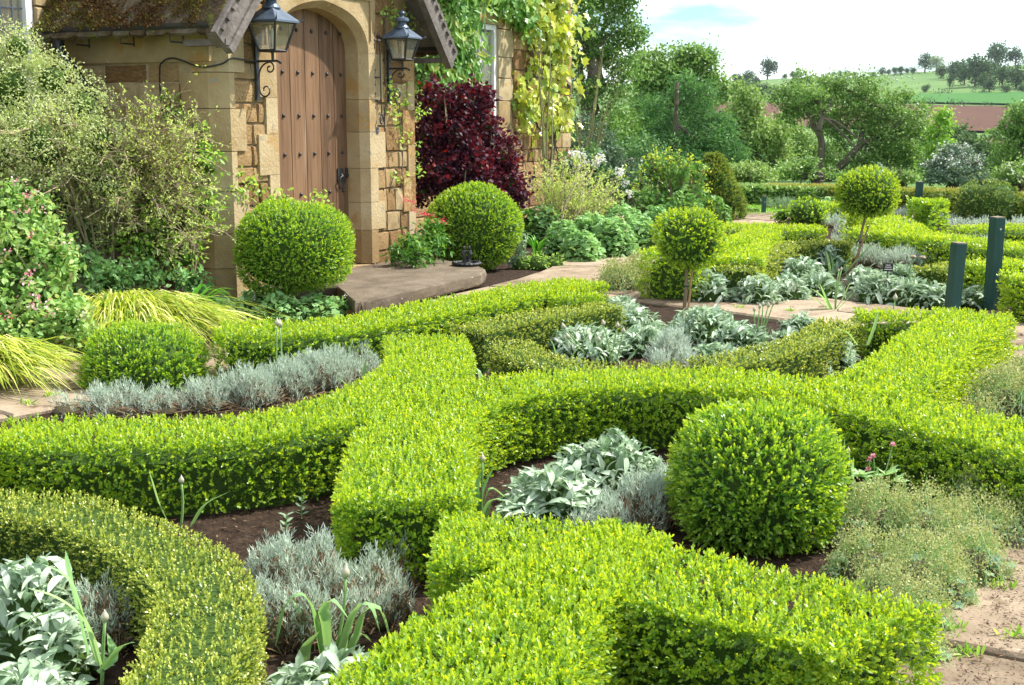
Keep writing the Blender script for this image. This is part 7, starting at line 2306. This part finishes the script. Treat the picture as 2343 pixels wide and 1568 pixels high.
HT = [(1755, 166, 17, 0, 1.0, 'lone tree on the skyline left of the spreading tree'), (1712, 185, 13, 0.1, 1, 'rounded tree at the left end of the ridge wood'), (1690, 190, 12, 0, 1, 'low tree beside the ridge wood left end'),
      (1728, 190, 10, 0, 1, 'small tree between the lone skyline tree and the ridge wood'), (1692, 210, 15, 0.35, 1, 'pale tree on the slope below the ridge wood'), (1722, 215, 15, 0.2, 1, 'mid slope tree in the left hill wood'), (1745, 216, 13, 0.4, 1, 'blossoming tree in the left hill wood'),
      (1768, 222, 12, 0.15, 1, 'lowest tree of the left hill wood'), (2115, 153, 14, 0, 1.1, 'dark upright tree on the ridge right of the spreading tree'), (2141, 154, 14, 0.7, 1.1, 'pale grey tree next to the dark ridge tree'),
      (2282, 137, 22, 0, 0.9, 'largest round tree crowning the hill on the right'), (2322, 139, 14, 0, 1.05, 'smaller tree beside the largest hilltop tree'), (2345, 146, 7, 0, 1, 'bush at the end of the skyline on the right'),
      (2152, 172, 12, 0.45, 1, 'pale bush at the top of the hill wood'), (2178, 170, 16, 0.1, 1, 'broad tree in the top row of the hill wood'), (2205, 168, 15, 0, 1, 'dark tree in the middle of the hill wood'), (2230, 178, 25, 0.1, 1, 'biggest tree in the middle of the hill wood'),
      (2205, 185, 14, 0, 1, 'dark tree at the lower edge of the hill wood'), (2250, 192, 13, 0.4, 1, 'greyish tree at the right foot of the hill wood'), (2172, 193, 9, 0, 1.6, 'narrow ivy clad tree standing alone in the pasture'), (2265, 172, 17, 0, 1, 'upper tree of the right hand hill copse'),
      (2292, 186, 19, 0.05, 1, 'large tree in the right hand hill copse'), (2324, 188, 20, 0, 1, 'round tree at the right side of the hill copse'), (2262, 203, 12, 0, 1, 'lone round tree above the hedgerow'), (2118, 207, 8, 0.5, 1, 'small pale tree left of the ivy clad tree'),
      (2302, 207, 9, 0.5, 1, 'pale bush at the foot of the hill copse'), (2338, 206, 8, 0.2, 1, 'bush by the hedgerow at the right edge')]
for i, x in enumerate((1795, 1812, 1826, 1905, 1922, 1938, 1952, 1996, 2018, 2032, 2046, 2060, 2074, 2088)):
    HT.append((x, 172 - 0 * i - (4 if x > 2000 else -2) - (3 if x > 2040 else 0), 5.5 + (i % 3) * 1.2, 0.05, 1, ['windswept tree in the ridge row', 'little ridge tree'][i % 2] + ' ' + ['leftmost of the gappy row', 'second from the left of the gappy row', 'third from the left of the gappy row', 'left of the round bush above the spreading tree', 'rounder one above the spreading tree', 'just right of the rounder one', 'at the end of the middle group', 'starting the right hand row', 'second in the right hand row', 'third in the right hand row', 'fourth in the right hand row', 'fifth in the right hand row', 'sixth in the right hand row', 'last in the right hand row'][i]))
for px, py, r, pale, tall, lab in HT:
    hill_tree(lab, px, py, r, pale, tall)

def hedgerow(label, pts, hpx, group='hedgerows between the far fields'):
    P = [land(*p) for p in pts]
    root = empty('hedgerow', P[len(P) // 2], label, 'hedge', group)
    lv = Leaves()
    C = []
    for a_, b_ in zip(P[:-1], P[1:]):
        L_ = np.linalg.norm(b_ - a_)
        k = max(4, int(L_ / 0.9))
        for t in np.linspace(0, 1, k):
            q = a_ * (1 - t) + b_ * t
            hh = hpx * q[1] / FPX * (0.8 + 0.35 * math.sin(t * L_ * 0.25) + 0.1 * rng.normal())
            if math.sin(t * L_ * 0.11 + 1) > 0.93: continue
            for z in (0.3, 0.75):
                C.append((q[0], q[1], float(ground_z(q[0], q[1])) + hh * z))
    C = np.array(C)
    C += rng.normal(size=C.shape) * (0.5, 0.5, 0.15)
    cluster_leaves(lv, C, 10, 1.0, 0.55, 0.4, T_DIA, tint=(0.4, 0.22))
    lv.build('foliage', M['hill_tree'], root, kind='stuff')
hedgerow('hedgerow along the top of the green field', [(2080, 219), (2170, 217), (2250, 214), (2342, 211), (2460, 210)], 10)
hedgerow('hedgerow between the green field and the ploughed field', [(2060, 236), (2130, 238), (2200, 243), (2260, 247), (2342, 254), (2440, 262)], 11)
hedgerow('hedgerow left of the spreading tree above the ploughed field', [(1660, 238), (1720, 237), (1775, 236), (1830, 236)], 9)
hedgerow('hedgerow at the bottom of the ploughed field', [(2150, 310), (2200, 313), (2260, 315), (2330, 316)], 12)
hedgerow('ridge hedgerow under the skyline row of trees', [(1790, 181), (1850, 181), (1920, 180), (2000, 178.5), (2060, 172), (2100, 169)], 3)

# sheep on the hill pasture
sheep_body = Acc().ellip((0, 0, 0.62), (0.5, 0.27, 0.30), 8, 6)
sheep_body = raw_mesh('fleece', np.concatenate(sheep_body.v), sheep_body.f, mat=M['wool'], smooth=True)
sheep_legs = Acc()
for x in (-0.3, 0.3):
    for y in (-0.14, 0.14):
        sheep_legs.tube([(x, y, 0.45), (x, y, 0.22), (x + 0.02, y, 0)], [0.06, 0.045, 0.04], 5)
sheep_legs.ellip((0.58, 0, 0.72), (0.17, 0.09, 0.11), 6, 5)
sheep_legs.tube([(0.40, 0, 0.68), (0.55, 0, 0.74)], [0.12, 0.09], 6)
sheep_legs = raw_mesh('head_and_legs', np.concatenate(sheep_legs.v), sheep_legs.f, mat=M['drycore'], smooth=True)
SH = [(2020, 186), (2032, 184), (2047, 182), (2062, 183), (2078, 182), (2051, 190), (2090, 186), (2012, 193), (2028, 196), (2043, 187), (2200, 199), (2216, 201)]
for i, (px, py) in enumerate(SH):
    p = land(px, py) + np.array((0, 0, 0.5))
    root = empty('sheep', p, 'tiny white sheep grazing on the far hill pasture', 'sheep', 'sheep on the far hill')
    root.rotation_euler = (0, 0, rng.uniform(0, 6.28))
    link('fleece', sheep_body, root)
    link('head_and_legs', sheep_legs, root)
# ------------------------------------------------------------------ clippings and dead leaves on the paving
lv = Leaves()
n = 2600
t = rng.random(n)
e0, e1 = np.array((1.05, 2.9)), np.array((2.5, 5.6))
q = e0 + (e1 - e0) * t[:, None] + np.array((0.9, -0.45)) * np.abs(rng.normal(size=(n, 1))) * 0.22 - np.array((0.05, -0.03))
P = np.column_stack((q, 0.036 + rng.random(n) * 0.012))
k = rng.integers(0, n, 1500)
P = np.vstack((P, np.column_stack((P[k, :2] + rng.normal(size=(1500, 2)) * 0.35, P[k, 2]))))
lv.add(P, rng.normal(size=(len(P), 3)) * (1, 1, 0.15), np.array((0, 0, 1.0)) + rng.normal(size=(len(P), 3)) * 0.3, rng.uniform(0.006, 0.022, len(P)), rng.uniform(0.003, 0.007, len(P)), rng.random(len(P)))
tag(lv.build('fallen_leaves', M['chip']), kind='stuff')

lv = Leaves()
spots = [G(x, y, 0.03) for x, y in ((2180, 1440), (2290, 1345), (2210, 1500), (2330, 1460), (1490, 672), (1690, 705), (1810, 712), (1400, 600), (1255, 760), (1620, 665), (2325, 800), (120, 905), (60, 925))]
for q in spots:
    m = 26
    P = q + np.column_stack((rng.normal(size=(m, 2)) * 0.022, np.zeros(m)))
    lv.add(P, rng.normal(size=(m, 3)) * 0.6 + np.array((0, 0, 0.7)), np.array((0, 0, 1.0)) + rng.normal(size=(m, 3)) * 0.5, rng.uniform(0.02, 0.045, m), 0.011, rng.random(m), T_OVAL)
tag(lv.build('weeds', M['bright']), kind='stuff')

# ------------------------------------------------------------------ the air
a = Acc()
a.box((0, 1600, 20), (1600, 1750, 52))
hz = a.build('haze', None)
hz['kind'] = 'stuff'
m, n_, l_ = new_mat('pale_haze')
o_ = n_.new('ShaderNodeOutputMaterial')
v_ = n_.new('ShaderNodeVolumePrincipled')
v_.inputs['Color'].default_value = (0.80, 0.90, 1.0, 1)
v_.inputs['Density'].default_value = 0.00009
l_.new(v_.outputs[0], o_.inputs['Volume'])
hz.data.materials.clear()
hz.data.materials.append(m)
